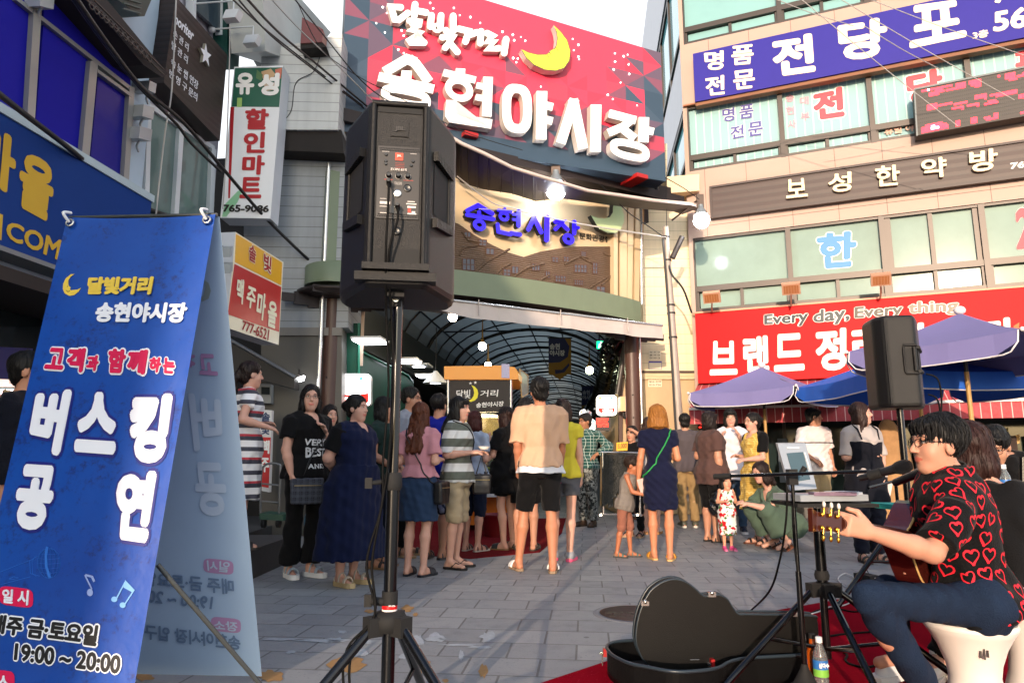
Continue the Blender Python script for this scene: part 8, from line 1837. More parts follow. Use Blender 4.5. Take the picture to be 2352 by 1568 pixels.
 if glasses:
  b = MB(); GM = mat('glasses ' + glasses,glasses,rough=.3,metal=.5,var=0)
  for sgn in (1,-1):
   b.tube([wp(sgn * .031 + .021 * math.cos(a),.098 - .008 * abs(math.cos(a)) * (1 if math.cos(a) * sgn > 0 else 0),.006 + .016 * math.sin(a)) for a in [k * .524 for k in range(12)]],.0016 * q,GM,5,closed=True); b.tube([wp(sgn * .052,.09,.010),wp(sgn * .076,.04,.012),wp(sgn * .079,-.01,.008)],.0016 * q,GM,5)
  b.tube([wp(.010,.099,.010),wp(-.010,.099,.010)],.0016 * q,GM,5); o = MBbuild(b,'glasses',root)
 PEOPLE[key] = info; return info
def MBbuild(b,name,parent):
 """mesh whose vertices are already relative to the parent's origin"""
 me = bpy.data.meshes.new(name); me.from_pydata(b.v,[],b.f)
 for m in b.mats: me.materials.append(m)
 me.polygons.foreach_set('material_index',b.m); me.polygons.foreach_set('use_smooth',b.sm); me.update(); o = bpy.data.objects.new(name,me); COL.objects.link(o); o.parent = parent; return o
def strap(info,name,pts,m,w=.010,up=.006,label=None,cat=None,loop=False):
 """flat strap laid on the clothes; pts in normalised body coordinates"""
 pr = [(info['topv'],info['topq'])] + ([(info['botv'],info['botq'])] if 'botv' in info else []); T_ = bvh_of(*pr); P = curve_pts([V(info['world'](p)) for p in pts],8); out = []
 for p in P:
  r = T_.find_nearest(p); out.append(r[0] + r[1] * up if r[0] is not None and (r[0] - p).length < .12 else p)
 return [info['pos'] + p for p in out]
def handbag(label,c,ax,size,m,strap_pts=None,sm=None,cat='bag',name='handbag',extra=None):
 root = thing(name,label,cat,c); w,d,h = size; ax = V(ax).normalized(); ay = V((-ax.y,ax.x,0)); c = V(c); F = Field((-w,-w,-h),(w,w,h),max(.006,w / 26))
 def ev(X,Y,Z):
  lx,ly = X * ax.x + Y * ax.y,X * ay.x + Y * ay.y; k = 1 - .12 * (Z / h); qx,qy,qz = NP.abs(lx) * k - w / 2 + .02,NP.abs(ly) - d / 2 + .02,NP.abs(Z) - h / 2 + .02
  return NP.sqrt(NP.maximum(qx,0) ** 2 + NP.maximum(qy,0) ** 2 + NP.maximum(qz,0) ** 2) + NP.minimum(NP.maximum(qx,NP.maximum(qy,qz)),0) - .02
 F.add(((-w,-w,-h),(w,w,h),ev),0); F.wrinkle(.003,4); v_,q_ = F.mesh(); b = MB(); b.add([c + V(x) for x in v_],[tuple(x) for x in q_.tolist()],m,True); b.build('pouch',root)
 if strap_pts: b = MB(); b.tube(strap_pts,.007,sm or m,6); b.build('strap',root)
 b = MB(); ZP = mat('zip metal','#c9b27a',rough=.3,metal=.8); n = -ay if (-ay).y < 0 else ay
 b.tube([c - ax * w * .42 + n * (d / 2 + .003) + V((0,0,h * .22)),c + ax * w * .42 + n * (d / 2 + .003) + V((0,0,h * .22))],.003,ZP,5); b.build('zip',root); return root
# ================================================================== WHO IS THERE
def pp(x,ytop,yfoot=None,Y=None,z=0.):
 p = gnd(x,yfoot) if yfoot else V((atY(x,ytop,Y).x,Y,z)); return p,atY(x,ytop,p.y).z - p.z
def P_(key,label,x,ytop,yfoot=None,face=0,Y=None,z=0.,**k):
 pos,H = pp(x,ytop,yfoot,Y,z); return person(key,label,pos,H,face,**k)
NVY = cloth('#10142e'); BLKC = cloth('#0b0b0d'); DEN = cloth('#22344e'); WHT_ = cloth('#cfd0d4'); BEI = cloth('#a8987c'); GRN_ = cloth('#1b2e2a')
STR1 = band_mat('navy red stripes',['#e2e2e4','#10142c','#e2e2e4','#10142c','#b0122a','#e2e2e4'],[0,.16,.34,.62,.80,.90],.20,rough=.85)
STR2 = band_mat('olive white stripes',['#d4d6d4','#4c5446'],[0,.5],.155,rough=.85,phase=.03)
def check_mat(name,base,line,fine,per):
 if name in MATS: return MATS[name]
 m = cloth(base,name); MATS[name] = m; t,b = nodes_of(m); o = None
 f = lambda v,w_,ph=0.: math_node(t,'LESS_THAN',math_node(t,'FRACT',math_node(t,'DIVIDE',math_node(t,'ADD',coord(t,v),50 + ph),per)),w_)
 a = mixc(t,math_node(t,'MULTIPLY',f((.8,.6,0),.45),.55),lin(base),lin(fine)); a = mixc(t,math_node(t,'MULTIPLY',f((0,0,1),.45),.55),a,lin(fine)); a = mixc(t,f((.8,.6,0),.12,.02),a,lin(line)); a = mixc(t,f((0,0,1),.12,.02),a,lin(line)); t.links.new(a,b.inputs['Base Color']); return m
def blotch_mat(name,cols,scale,thr):
 if name in MATS: return MATS[name]
 m = cloth(cols[0],name); MATS[name] = m; t,b = nodes_of(m); a = lin(cols[0])
 for i,c in enumerate(cols[1:]):
  n = t.nodes.new('ShaderNodeTexNoise'); n.inputs['Scale'].default_value = scale * (1 + .3 * i); n.inputs['Detail'].default_value = 3; mp = t.nodes.new('ShaderNodeMapping'); mp.inputs['Location'].default_value = (i * 7.3,i * 3.1,i); tc = t.nodes.new('ShaderNodeTexCoord'); t.links.new(tc.outputs['Object'],mp.inputs[0]); t.links.new(mp.outputs[0],n.inputs['Vector'])
  a = mixc(t,math_node(t,'GREATER_THAN',n.outputs['Fac'],thr),a,lin(c))
 t.links.new(a,b.inputs['Base Color']); return m
PLAID = check_mat('green plaid','#16302e','#9fb0a8','#2c5550',.05); YCHK = check_mat('yellow gingham','#b08d3e','#cdb873','#c2a352',.022)
CAMO = blotch_mat('grey camouflage',['#6b6f6c','#3a3e3d','#8d908c','#262a2a'],16,.55); FLOR = blotch_mat('red flower print',['#d8d6d2','#b3101e','#b3101e','#3a6a2e'],13,.60); LEO = blotch_mat('navy print',['#23283e','#8f94ad','#11141f'],14,.56)
SKN,SKL,SKD = '#b4836a','#c29582','#9c6c50'
st = MB(); p,H = pp(575,830,None,6.2,.25); st.abox(p.x - 1.2,p.x + .12,5.7,7.4,0,.25,mat('dark granite','#3c3d3e')); tag(st.build('step'),kind='structure')
P_('stripe','person in a navy, white and red striped dress seen from behind beside the blue banner',572,830,None,125,6.2,.25,hair=('pony','#1d1210'),skin=SKL,top=dict(hem=.5,sl=.5,m=STR1,skirt=(.44,.02,8),name='dress'),bottom=None,armL='hold',armR=((.45,-.35,-.9),(-.1,.8,-.2)),shoes=('sandal','#1a1a1c','#2a2624'))
P_('behindbanner','person in a dark navy jacket mostly hidden behind the left edge of the blue banner',62,808,None,110,4.2,sex='m',top=dict(sl=1.9,m=cloth('#0c0f1a'),inf=.035,hem=.80,name='jacket'),bottom=dict(m=BLKC),shoes=('sneaker','#111111','#555555'))
A = P_('vest','person with glasses and long black hair in a black slogan T-shirt with a checked bag',690,884,1326,48,hair=('long','#0a0909',.42),skin=SKL,g=1.12,top=dict(hem=.86,sl=.62,neck='v',m=BLKC,inf=.024),bottom=dict(m=BLKC,hem=.12,flare=.03),shoes=('platform','#8f9aa2','#d8d8d6'),armR=((.22,.10,-1),(-.12,.30,-1)),armL=((.25,.2,-1),(-.7,.5,.8)),head=(28,3,0),glasses='#5b4a42',feet=((0,.03),(.02,-.06)),vox=.009)
D = P_('navydress','person in a long navy pinafore over a black T-shirt standing with hands behind the back',800,907,1343,62,hair=('bun','#0a0909'),skin=SKL,g=1.34,belly=.03,top=dict(hem=.5,sl=.72,neck='v',m=cloth('#0d1532'),inf=.02,skirt=(.235,.10,9),name='dress',folds=.035),shoes=('platform','#a89c8c','#b79f74'),armR='back',armL='back',head=(-6,0,0),vox=.009)
P_('behindnavy','person with a dark ponytail in black between the slogan T-shirt and the navy pinafore',757,930,None,40,7.6,hair=('bob','#120c0b'),skin=SKL,top=dict(m=BLKC,sl=.4),bottom=dict(m=BLKC))
P_('greentee','person with short black hair in a dark green T-shirt and dark skirt looking right',868,911,1303,78,hair=('bangs bob','#0b0a0a'),skin=SKN,top=dict(m=GRN_,sl=.6,inf=.022,hem=.78),bottom=dict(kind='skirt',hem=.30,m=cloth('#0d1420'),flare=.03),armR='holdlow',armL='holdlow',shoes=('sandal','#2b2320','#8a6a4a'),head=(-4,0,0))
P_('glassman','person with short grey black hair and glasses whose head shows behind the speaker pole',940,889,None,75,7.7,sex='m',hair=('crop','#15130f'),skin=SKN,top=dict(m=cloth('#8d929c'),sl=.6,inf=.022),bottom=dict(m=BLKC),glasses='#1a1716')
K = P_('pink','person with long auburn hair in a pink shirt and denim skirt seen from behind',957,924,1322,158,hair=('long','#4a2412',.36),skin=SKL,top=dict(m=cloth('#b57f88'),sl=.75,inf=.026,hem=.95,neck='collar'),bottom=dict(kind='skirt',hem=.53,m=DEN,flare=.012,folds=.02),shoes=('slide','#11151f','#11151f'),armR='hold',armL='hold',vox=.009)
Bm = P_('blue','person with cropped hair in a royal blue T-shirt seen from behind beside the auburn hair',1000,904,1283,160,sex='m',g=1.15,hair=('crop','#1a1614'),skin=SKN,top=dict(m=cloth('#16208a'),sl=.65,inf=.026,hem=.82),bottom=dict(kind='shorts',hem=.48,m=LEO,inf=.03),shoes=('sandal','#222228','#3a3a3c'),armL='hold',armR='hold')
G = P_('stripegirl','person with black hair in an olive and white striped T-shirt and beige knee shorts eating',1046,911,1304,74,hair=('bangs long','#0b0a0a',.22),skin=SKL,top=dict(m=STR2,sl=.95,inf=.028,hem=.84),bottom=dict(kind='shorts',hem=.44,m=BEI,inf=.03),shoes=('flip','#14110f','#14110f'),armR='hold',armL='hold',head=(8,0,0),vox=.009)
P_('auburn','person with wavy reddish hair in a pale grey top partly behind the striped T-shirt',1086,944,1266,150,hair=('bob','#3a1512'),skin=SKL,top=dict(m=cloth('#9aa6ba'),sl=.7),bottom=dict(m=cloth('#131b30'),hem=.4,kind='shorts',inf=.025),shoes=('sandal','#2d1c20','#b0a8a2'),armR='hold',armL='hold')
P_('blackdress','person in a black cap and loose black T-shirt dress lifting food by the cart',1163,934,1262,-128,hair=('long','#2a1712',.32),skin=SKL,top=dict(m=BLKC,sl=.75,inf=.035,hem=.66,flare=.02,name='dress'),bottom=dict(kind='shorts',hem=.62,m=BLKC,inf=.02),shoes=('slide','#15120f','#7a5a3a'),armR='holdup',armL='holdup')
P_('blackshorts','person with dark hair in black behind the cream T-shirt near the cart',1208,914,1264,175,sex='m',hair=('short','#0b0909'),skin=SKN,top=dict(m=BLKC,inf=.026),bottom=dict(kind='shorts',hem=.5,m=BLKC,inf=.03),shoes=('sandal','#1d1a18','#3a2a22'))
M_ = P_('beige','person in an oversized sand coloured T-shirt and black shorts walking away in white clogs',1243,866,1312,186,sex='m',hair=('short','#0a0909'),skin='#b3785a',top=dict(m=cloth('#c9a284'),sl=.98,inf=.032,hem=.90,under=(.845,WHT_)),bottom=dict(kind='shorts',hem=.50,m=BLKC,inf=.026),shoes=('slide','#dcdcda','#8a745c'),armR='swing',armL=((.08,.05,-1),(-.05,.35,-1)),feet=((.10,.10),(.0,-.06)),vox=.0085,curl=.8)
P_('yellowtop','person in a yellow top and grey shorts with pink trainers behind the sand T-shirt',1297,916,1287,172,hair=('bob','#1d1310'),skin=SKL,top=dict(m=cloth('#c7b83a'),sl=.35,inf=.022,hem=.86),bottom=dict(kind='shorts',hem=.66,m=cloth('#55565c'),inf=.022),shoes=('sneaker','#8b8d92','#d8547a'),feet=((.02,.05),(.03,-.02)))
P_('plaid','person with glasses in a green plaid shirt and grey camouflage trousers, hand on hip',1350,949,1209,-38,sex='m',hair=('short','#1c1a19'),skin=SKD,top=dict(m=PLAID,sl=1.85,inf=.024,hem=.86,neck='collar'),bottom=dict(m=CAMO,inf=.03,hem=.1),shoes=('sneaker','#3a2c22','#2a211b'),armL='hip',armR='down',glasses='#1a1716',head=(20,-4,0))
P_('brow','person in a black T-shirt shading the eyes with one arm behind the clothes rail',1452,978,None,-35,9.6,sex='m',hair=('short','#14100e'),skin=SKN,top=dict(m=BLKC),bottom=dict(m=BLKC),armL='brow',armR='down')
pb,Hb = pp(1437,1049,1279)
P_('boy','small boy in a grey sleeveless shirt and brown shorts holding hands with the navy dress',1437,1049,1279,70,sex='m',hair=('crop','#241812'),skin='#a8694a',headscale=1.38,lean=12,top=dict(m=cloth('#77706a'),sl=.0,inf=.045,hem=.80,neck='crew'),bottom=dict(kind='shorts',hem=.42,m=cloth('#8a5a4a'),inf=.022),shoes=('sandal','#4f6a66','#3a3c3a'),armL='reach',armR=((.1,.35,-.9),(-.1,1,-.25)),feet=((0,.10),(0,-.10)),vox=.008,head=(0,-14,0))
P_('lightgrey','person in a pale grey top and pale wedge sandals hidden behind the navy dress',1497,958,1226,170,hair=('bob','#2a1a14'),skin=SKL,top=dict(m=cloth('#a8a4a4'),sl=.7,inf=.028),bottom=dict(kind='shorts',hem=.6,m=LEO,inf=.025),shoes=('platform','#b8b2ac','#a8784a'))
N_ = P_('navyblonde','person with a golden bob in a short navy dress, green strap across the back',1522,931,1286,172,hair=('bob big','#8a5a26'),skin='#bd7d5c',top=dict(m=NVY,sl=.55,inf=.016,hem=.62,skirt=(.545,-.01,7),name='dress',folds=.02),bottom=None,shoes=('slide','#b97f14','#c2a06a'),armL=((.20,.05,-1),(.12,.22,-1)),armR='hold',feet=((0,.05),(.01,-.02)),vox=.009)
P_('raglan','person in a two tone grey raglan shirt and khaki trousers under the left parasol',1583,949,1211,178,sex='m',hair=('short','#0e0c0b'),skin=SKN,top=dict(m=cloth('#4e474a'),sl=.8,inf=.03,hem=.82),bottom=dict(m=cloth('#8f7650'),inf=.024),shoes=('sneaker','#4a4a3c','#c9c4b8'),armL='hold',armR='hold')
Bq = P_('brown','stout person with short hair in a brown T-shirt carrying a black plastic bag',1640,944,1244,112,hair=('bangs bob','#170e0d'),skin=SKN,g=1.28,belly=.02,top=dict(m=cloth('#4f3a36'),sl=.75,inf=.028,hem=.74),bottom=dict(m=BLKC,hem=.42,kind='shorts',inf=.03),shoes=('sandal','#141110','#1d1815'),armL='hold',armR='down',head=(-6,0,0))
P_('whitetee','person with long black hair and round glasses in a white T-shirt touching the mouth',1692,939,1224,-22,hair=('bangs long','#0d0b0b',.24),skin=SKL,top=dict(m=cloth('#d6cfd4'),sl=.9,inf=.036,hem=.72),bottom=dict(m=cloth('#33475e')),shoes=('sneaker','#1c2233','#d0d0d0'),armL='mouth',armR='holdup',glasses='#c09a80',head=(-8,-6,0))
P_('yellowcheck','person with tied black hair in a yellow checked pinafore over a black T-shirt',1748,947,1250,-72,hair=('bun','#100d0c'),skin=SKL,top=dict(m=YCHK,sl=.0,inf=.026,hem=.5,neck='strap',skirt=(.44,.07,9),name='dress'),shoes=('sandal','#171412','#5a3322'),armL=((.1,.15,-1),(-.1,1,-.1)),armR='hold',glasses='#c09a80')
I_ = PEOPLE['yellowcheck']
P_('toddler','toddler with dark bunches in a white dress printed with red flowers and pink clogs',1674,1094,1264,8,hair=('bangs bob','#140d0b'),skin='#cc9478',headscale=1.55,top=dict(m=FLOR,sl=.0,inf=.035,hem=.5,neck='strap',skirt=(.36,.02,7),name='dress'),shoes=('sneaker','#c8427a','#d97a9e'),armL='holdup',armR='hold',vox=.0075,head=(0,2,0))
P_('whiteman','person in a white T-shirt with one black chest line looking right under the blue parasol',1886,937,1222,12,sex='m',g=1.05,hair=('short','#0c0a0a'),skin=SKN,top=dict(m=band_mat('white tee black line',['#d9d2d2','#15141a','#d9d2d2'],[0,.83,.84],1.5,rough=.85,phase=.0),sl=.85,inf=.032,hem=.80),bottom=dict(kind='shorts',hem=.47,m=cloth('#96876a'),inf=.03),shoes=('sneaker','#d0d0d0','#e0e0e0'),armR='holdlow',armL=((.2,-.1,-1),(.1,.15,-1)),head=(-62,0,0))
LH = P_('longhair','person with very long brown hair in a black slip dress over a grey T-shirt',2003,924,1291,8,hair=('long','#2a1a16',.34,1),skin=SKL,g=1.1,top=dict(m=cloth('#a89f9b'),sl=.95,inf=.022,hem=.9),bottom=dict(m=cloth('#0f1220'),hem=.10,inf=.03),shoes=('sandal','#151313','#2a2523'),armR='fold',armL=((.16,.10,-1),(-.35,.35,-1)),head=(-68,6,0),vox=.009)
# crouching person
def crouch():
 pos = gnd(1796,1262); face = -72; th = R_(face); L_,Fw = V((math.cos(th),math.sin(th),0)),V((math.sin(th),-math.cos(th),0)); S = .98
 W = lambda l,f,z: pos + (L_ * l + Fw * f + V((0,0,z))) * S
 J = dict(pelvis=W(0,-.12,.27),neck=W(0,.16,.74),left=L_,hipL=W(.09,-.1,.27),hipR=W(-.09,-.1,.27),kneeL=W(.14,.28,.46),kneeR=W(-.13,.28,.46),ankL=W(.11,.0,.10),ankR=W(-.1,.0,.10),toeL=W(.13,.16,.035),toeR=W(-.12,.16,.035),elL=W(.2,.30,.48),wrL=W(.07,.48,.53),elR=W(-.2,.28,.48),wrR=W(-.05,.47,.54),head=W(0,.235,.885))
 person('crouch','person crouching in a sage green dress with long dark hair and glasses',pos,1.62,face,hair=('long','#1f1412',.20),skin=SKL,J=J,top=dict(m=cloth('#4b5c4e'),sl=.7,inf=.026,hem=.86,neck='v',name='dress'),bottom=dict(kind='pants',m=cloth('#4b5c4e'),inf=.055,frac=.82,flare=.05,folds=.05,waist=1.06),shoes=('sandal','#2a1d18','#6a3c26'),glasses='#5a4a40',head=(0,-12,0),vox=.009)
crouch()
def seated(key,label,px,Y,face,hp,neck,headp,**k):
 """someone sitting; the lower body is placed from the seat"""
 pel = atY(*hp); pos = V((pel.x,pel.y,0)); th = R_(face); L_,Fw = V((math.cos(th),math.sin(th),0)),V((math.sin(th),-math.cos(th),0))
 W = lambda l,f,z: pos + L_ * l + Fw * f + V((0,0,z)); z = pel.z
 J = dict(pelvis=pel,neck=atY(*neck),left=L_,hipL=W(.09,0,z),hipR=W(-.09,0,z),kneeL=W(.13,.40,z + .04),kneeR=W(-.13,.40,z + .04),ankL=W(.12,.36,.09),ankR=W(-.12,.36,.09),toeL=W(.13,.50,.04),toeR=W(-.13,.50,.04),head=atY(*headp))
 J.update(k.pop('J',{})); return person(key,label,pos,1.68,face,J=J,**k)
hp = atY(2290,1230,4.55)
seated('keys','person with glasses in a black long sleeved top playing the keyboard at the right edge',None,4.55,-28,(2300,1215,4.6),(2298,1082,4.5),(2284,1025,4.38),sex='m',hair=('bangs short','#0b0a0a'),skin=SKN,top=dict(m=BLKC,sl=1.8,inf=.03,hem=.84),bottom=dict(m=BLKC,frac=.95),shoes=('sneaker','#222222','#dddddd'),glasses='#141212',head=(14,-26,0),vox=.008,J=dict(elL=atY(2372,1150,4.45),wrL=atY(2340,1150,4.15),elR=atY(2225,1160,4.4),wrR=atY(2290,1152,4.1)))
seated('stoolmate','person with brown hair in black sitting on the rear stool, mostly behind the singer',None,3.0,175,(2345,1395,3.02),(2290,1140,3.1),(2232,1035,3.2),hair=('bob','#2a1613'),skin=SKL,top=dict(m=BLKC,sl=1.2,inf=.03,hem=.84),bottom=dict(m=BLKC,frac=.95),shoes=('sneaker','#d9d2c8','#e4ded4'),head=(30,0,0),J=dict(kneeR=atY(2190,1420,3.3),ankR=atY(2162,1505,3.42),toeR=atY(2135,1524,3.36)))
# the singer
def singer():
 a = atY; face = -122; th = R_(face); L_ = V((math.cos(th),math.sin(th),0)); pos = V((a(2226,1428,2.78).x,2.78,0))
 J = dict(pelvis=a(2250,1378,2.80),neck=a(2190,1140,2.77),left=L_,hipL=a(2232,1388,2.70),hipR=a(2250,1376,2.93),kneeL=a(2000,1374,2.56),kneeR=a(2040,1356,3.10),ankL=a(2160,1632,2.74),toeL=a(2112,1668,2.70),ankR=a(2078,1506,3.42),toeR=a(2020,1521,3.36),
   shL=a(2192,1178,2.58),elL=a(2142,1268,2.50),wrL=a(2000,1222,2.48),shR=a(2205,1160,2.98),elR=a(2160,1290,3.08),wrR=a(2110,1290,2.92),head=a(2152,1022,2.74))
 I = person('singer','seated singer with glasses in a black shirt covered in red hearts playing a guitar',pos,1.72,face,sex='m',g=.97,J=J,hair=('bangs short','#09090b'),skin='#bd8a72',top=dict(m=cloth('#0a0a0c','s'),sl=.85,inf=.026,hem=.905,neck='collar',wr=.008,name='shirt',flare=.02),bottom=dict(kind='pants',m=mat('dark denim','#15243a',rough=.85,var=.3,ns=9,bump=.4,bs=180,spec=.2),inf=.014,frac=.985,wr=.006,waist=1.0),shoes=('sneaker','#d8dadc','#e4e4e2'),head=(-32,2,0),glasses='#1a1716',headscale=.93,lk=.84,vox=.006,curl=dict(L=.95,R=.5),hand=dict(L=(-.4,.9,.2)))
 # heart print
 root = I['root']; T_ = bvh_of((I['topv'],I['topq'])); HR_ = mat('heart red','#d3142a',rough=.8,var=.06); b = MB(); rn = random.Random(5); used = []
 tv = NP.array(I['topv']); q = I['topq']; cen = tv[q].mean(1); order = list(range(len(q))); rn.shuffle(order)
 for i in order:
  c = V(cen[i])
  if any((c - u).length < .061 for u in used): continue
  loc,nor,fi,d = T_.find_nearest(c)
  if nor is None or abs(nor.z) > .85: continue
  used.append(c); ux = V((0,0,1)).cross(nor)
  if ux.length < .1: continue
  ux.normalize(); uy = nor.cross(ux); tl = rn.uniform(-.45,.45); ux,uy = ux * math.cos(tl) + uy * math.sin(tl),uy * math.cos(tl) - ux * math.sin(tl); s = rn.uniform(.0023,.0028); N = 22; pts = []
  for k in range(N):
   t = k / (N - 1) * 2 * math.pi * .97 + .06; x = 16 * math.sin(t) ** 3; y = 13 * math.cos(t) - 5 * math.cos(2 * t) - 2 * math.cos(3 * t) - math.cos(4 * t); pts.append((x * s * .60,y * s * .68 + (.006 if k == N - 1 else 0)))
  rows = []
  for k,(x,y) in enumerate(pts):
   x2,y2 = pts[min(k + 1,N - 1)]; x0,y0 = pts[max(k - 1,0)]; tx,ty = x2 - x0,y2 - y0; l = math.hypot(tx,ty) or 1; wdt = .0034 * (1 + .45 * math.sin(k * .7 + tl * 5)); r_ = []
   for sg in (-1,1):
    p = c + ux * (x - ty / l * wdt * sg) + uy * (y + tx / l * wdt * sg); h_ = T_.find_nearest(p); r_.append(h_[0] + h_[1] * .0018 if h_[0] is not None else p)
   rows.append(r_)
  for r0,r1 in zip(rows,rows[1:]): b.add([r0[0],r0[1],r1[1],r1[0]],[(0,1,2,3)],HR_)
 o = MBbuild(b,'heart_print',I['top']);
 for p in o.data.polygons: p.use_smooth = False
 # guitar
 WD = mat('mahogany back','#3c1410',rough=.25,var=.15,ns=9,coat=.4); WH = mat('mahogany neck','#3c150a',rough=.3,var=.12,ns=9,coat=.3); GD = mat('gold tuner','#c99a3a',rough=.25,metal=.9); PRL = mat('pearl knob','#d8d0c4',rough=.3)
 h0,h1,hl,bc = a(1868,1193,2.44),a(1934,1202,2.47),a(2090,1236,2.74),a(2185,1290,2.96); ax = (hl - h1).normalized(); vw = (EYE - hl).normalized(); up = (V((0,0,1)) - ax * ax.z).normalized(); n = ax.cross(up).normalized(); n = n if n.dot(vw) > 0 else -n
 g = thing('guitar','acoustic guitar with a mahogany neck and gold tuners held by the singer','guitar',hl)
 b = MB(); b.prism([h0 + up * .036 - ax * .01,h0 + up * .03 + ax * .02,h1 + up * .026,h1 - up * .026,h0 - up * .036 + ax * .02,h0 - up * .040],-n * .016,WH); b.build('headstock',g)
 b = MB(); b.tube([h1 - n * .008,h1 + (hl - h1) * .3 - n * .006,hl - n * .008],[.021,.023,.028],WH,14); b.prism([h1 + up * .022,hl + up * .028,hl - up * .028,h1 - up * .022],-n * .02,mat('rosewood board','#1c0d0a',rough=.5)); b.build('neck',g)
 for i in range(3):
  for sg in (1,-1):
   c = h0 + (h1 - h0) * (.30 + .26 * i) + up * sg * .022; b = MB(); b.lathe(c,[(.008,0),(.008,.004),(.005,.006)],GD,12,ax=n); b.tube([c + n * .006,c + n * .006 + up * sg * .022],.0035,GD,6); b.sph(c + n * .006 + up * sg * .034,(.006,.006,.011),GD if sg < 0 else PRL,10,8); b.build('tuner',g)
 def gp(t):
  w_ = lambda u: .145 * math.exp(-((u - .13) / .10) ** 2) + .195 * math.exp(-((u - .37) / .145) ** 2); return w_(t)
 o1 = [hl + ax * (t * .5) + up * gp(t * .5) for t in [k / 24 for k in range(25)]]; o2 = [hl + ax * (t * .5) - up * gp(t * .5) for t in [k / 24 for k in range(24,-1,-1)]]
 b = MB(); b.prism([p - n * .01 for p in o1 + o2],-n * .10,WD); b.build('body',g); b = MB(); b.tube([p - n * .01 for p in o1 + o2],.004,mat('guitar binding','#c9a468',rough=.4),6); b.build('binding',g)
singer()
# ---- things carried
def pt(key,l,f,z): I = PEOPLE[key]; return I['pos'] + V(I['world'](I['T'](l,f,z)))
def jp(key,j,off=(0,0,0)): I = PEOPLE[key]; return I['pos'] + V(I['world'](I['jt'][j])) + V(off)
BAGM = check_mat('bag check','#2d2f36','#3e424c','#4e535e',.05); BK_ = mat('black leather','#111113',rough=.4,var=.1)
w = jp('vest','wrR'); handbag('small grey checked shoulder bag held by the person in the slogan T-shirt',w + V((.13,.02,-.13)),(.9,.45,0),(.27,.09,.22),BAGM,[w + V((.02,0,-.04)),w + V((.10,.0,.0)),pt('vest',-.05,.16,1.05),pt('vest',.10,.15,1.25),pt('vest',.15,.02,1.41)],BK_)
s_ = strap(PEOPLE['pink'],'s',[(.13,-.02,1.43),(.05,-.12,1.3),(-.06,-.13,1.12),(-.16,-.10,.95),(-.19,-.02,.88)],BK_); handbag('black crossbody bag at the hip of the pink shirt',pt('pink',-.24,.04,.80),(.3,.9,0),(.20,.08,.20),BK_,s_,BK_)
s_ = strap(PEOPLE['stripegirl'],'s',[(-.13,.0,1.43),(-.02,.12,1.33),(.08,.14,1.15),(.15,.10,1.0)],BK_); handbag('black handbag hanging in front of the striped T-shirt',jp('stripegirl','wrL',(.03,.02,-.30)),(.95,.2,0),(.18,.09,.19),BK_,[jp('stripegirl','wrL',(-.02,.02,-.2)),jp('stripegirl','wrL',(.03,.02,-.02)),jp('stripegirl','wrL',(.08,.02,-.2))],BK_)
b = MB(); b.tube(s_,.006,BK_,6); tag(b.build('bag_strap'),'thin black strap across the striped T-shirt','strap')
GS = mat('green strap','#0f8a3e',rough=.5); s_ = strap(PEOPLE['navyblonde'],'s',[(-.14,.0,1.43),(-.10,-.10,1.32),(.02,-.13,1.12),(.12,-.12,.98),(.17,-.05,.90)],GS); b = MB(); b.tube(s_,.0075,GS,6); tag(b.build('bag_strap'),'bright green bag strap across the back of the navy dress','strap')
b = MB(); w = jp('navyblonde','wrL'); b.box(w + V((.03,-.05,-.07)),(.035,-.01,.01),(.003,.006,0),(-.02,0,.07),mat('pink phone','#c9a29a',rough=.3)); tag(b.build('phone'),'pale pink phone in the hand of the navy dress','phone')
b = MB(); w = jp('longhair','wrL'); b.box(w + V((.03,-.05,-.13)),(.034,-.004,.012),(.002,.005,0),(.02,0,.068),mat('white phone','#c9b8b2',rough=.3)); tag(b.build('phone'),'white phone in the lowered hand of the long haired person','phone')
w = jp('brown','wrR'); root = thing('plastic_bag','bulging black plastic bag hanging from the brown T-shirt person hand','bag',w); PB = mat('black polythene','#0c0c0e',rough=.22,var=.2,ns=12,bump=.8,bs=22); F = Field((-.24,-.2,-.24),(.24,.2,.3),.01); F.add(elli((0,0,-.02),(.16,.11,.15))); F.add(cone((-.03,0,.1),(.0,0,.24),.08,.02),.06); F.wrinkle(.012,8,(.05,.1)); v_,q_ = F.mesh(); b = MB(); c = w + V((-.02,-.02,-.36)); b.add([c + V(x) for x in v_],[tuple(x) for x in q_.tolist()],PB,True); b.build('bag',root)
b = MB(); b.tube([c + V((-.02,0,.22)),w + V((0,0,-.06))],.012,PB,6); b.build('bag_handle',root)
# under-dress sleeves of the two pinafores and the slip dress
def overlay_sleeves(key,m,fr=.75,name='undershirt'):
 I = PEOPLE[key]; jt = I['jt']; F = Field(NP.minimum(jt['shL'],jt['shR']) - .4,NP.maximum(jt['shL'],jt['shR']) + .25,.011)
 for sd,sg in (('L',1),('R',-1)):
  sh,el = jt['sh' + sd],jt['el' + sd]; e = sh + (el - sh) * fr; F.add(cone(I['T'](sg * .09,0,1.385),sh,.064,.068),.03); gg = (jt['shL'][0] / .152 - 1) * .12; F.add(cone(sh,e,.075 + gg,.072 + gg,True),.02)
 F.add(cone(I['T'](0,-.01,1.33),I['T'](0,-.01,1.40),.125,.085),.03); F.sub(elli(I['T'](0,.05,1.46),(.085,.085,.08)),.006); F.wrinkle(.004,3); v_,q_ = F.mesh(); b = MB(); b.add([V(x) for x in I['world'](v_)],[tuple(x) for x in orient(I['world'](v_),q_).tolist()],m,True); MBbuild(b,name,I['root'])
overlay_sleeves('navydress',BLKC); overlay_sleeves('yellowcheck',BLKC)
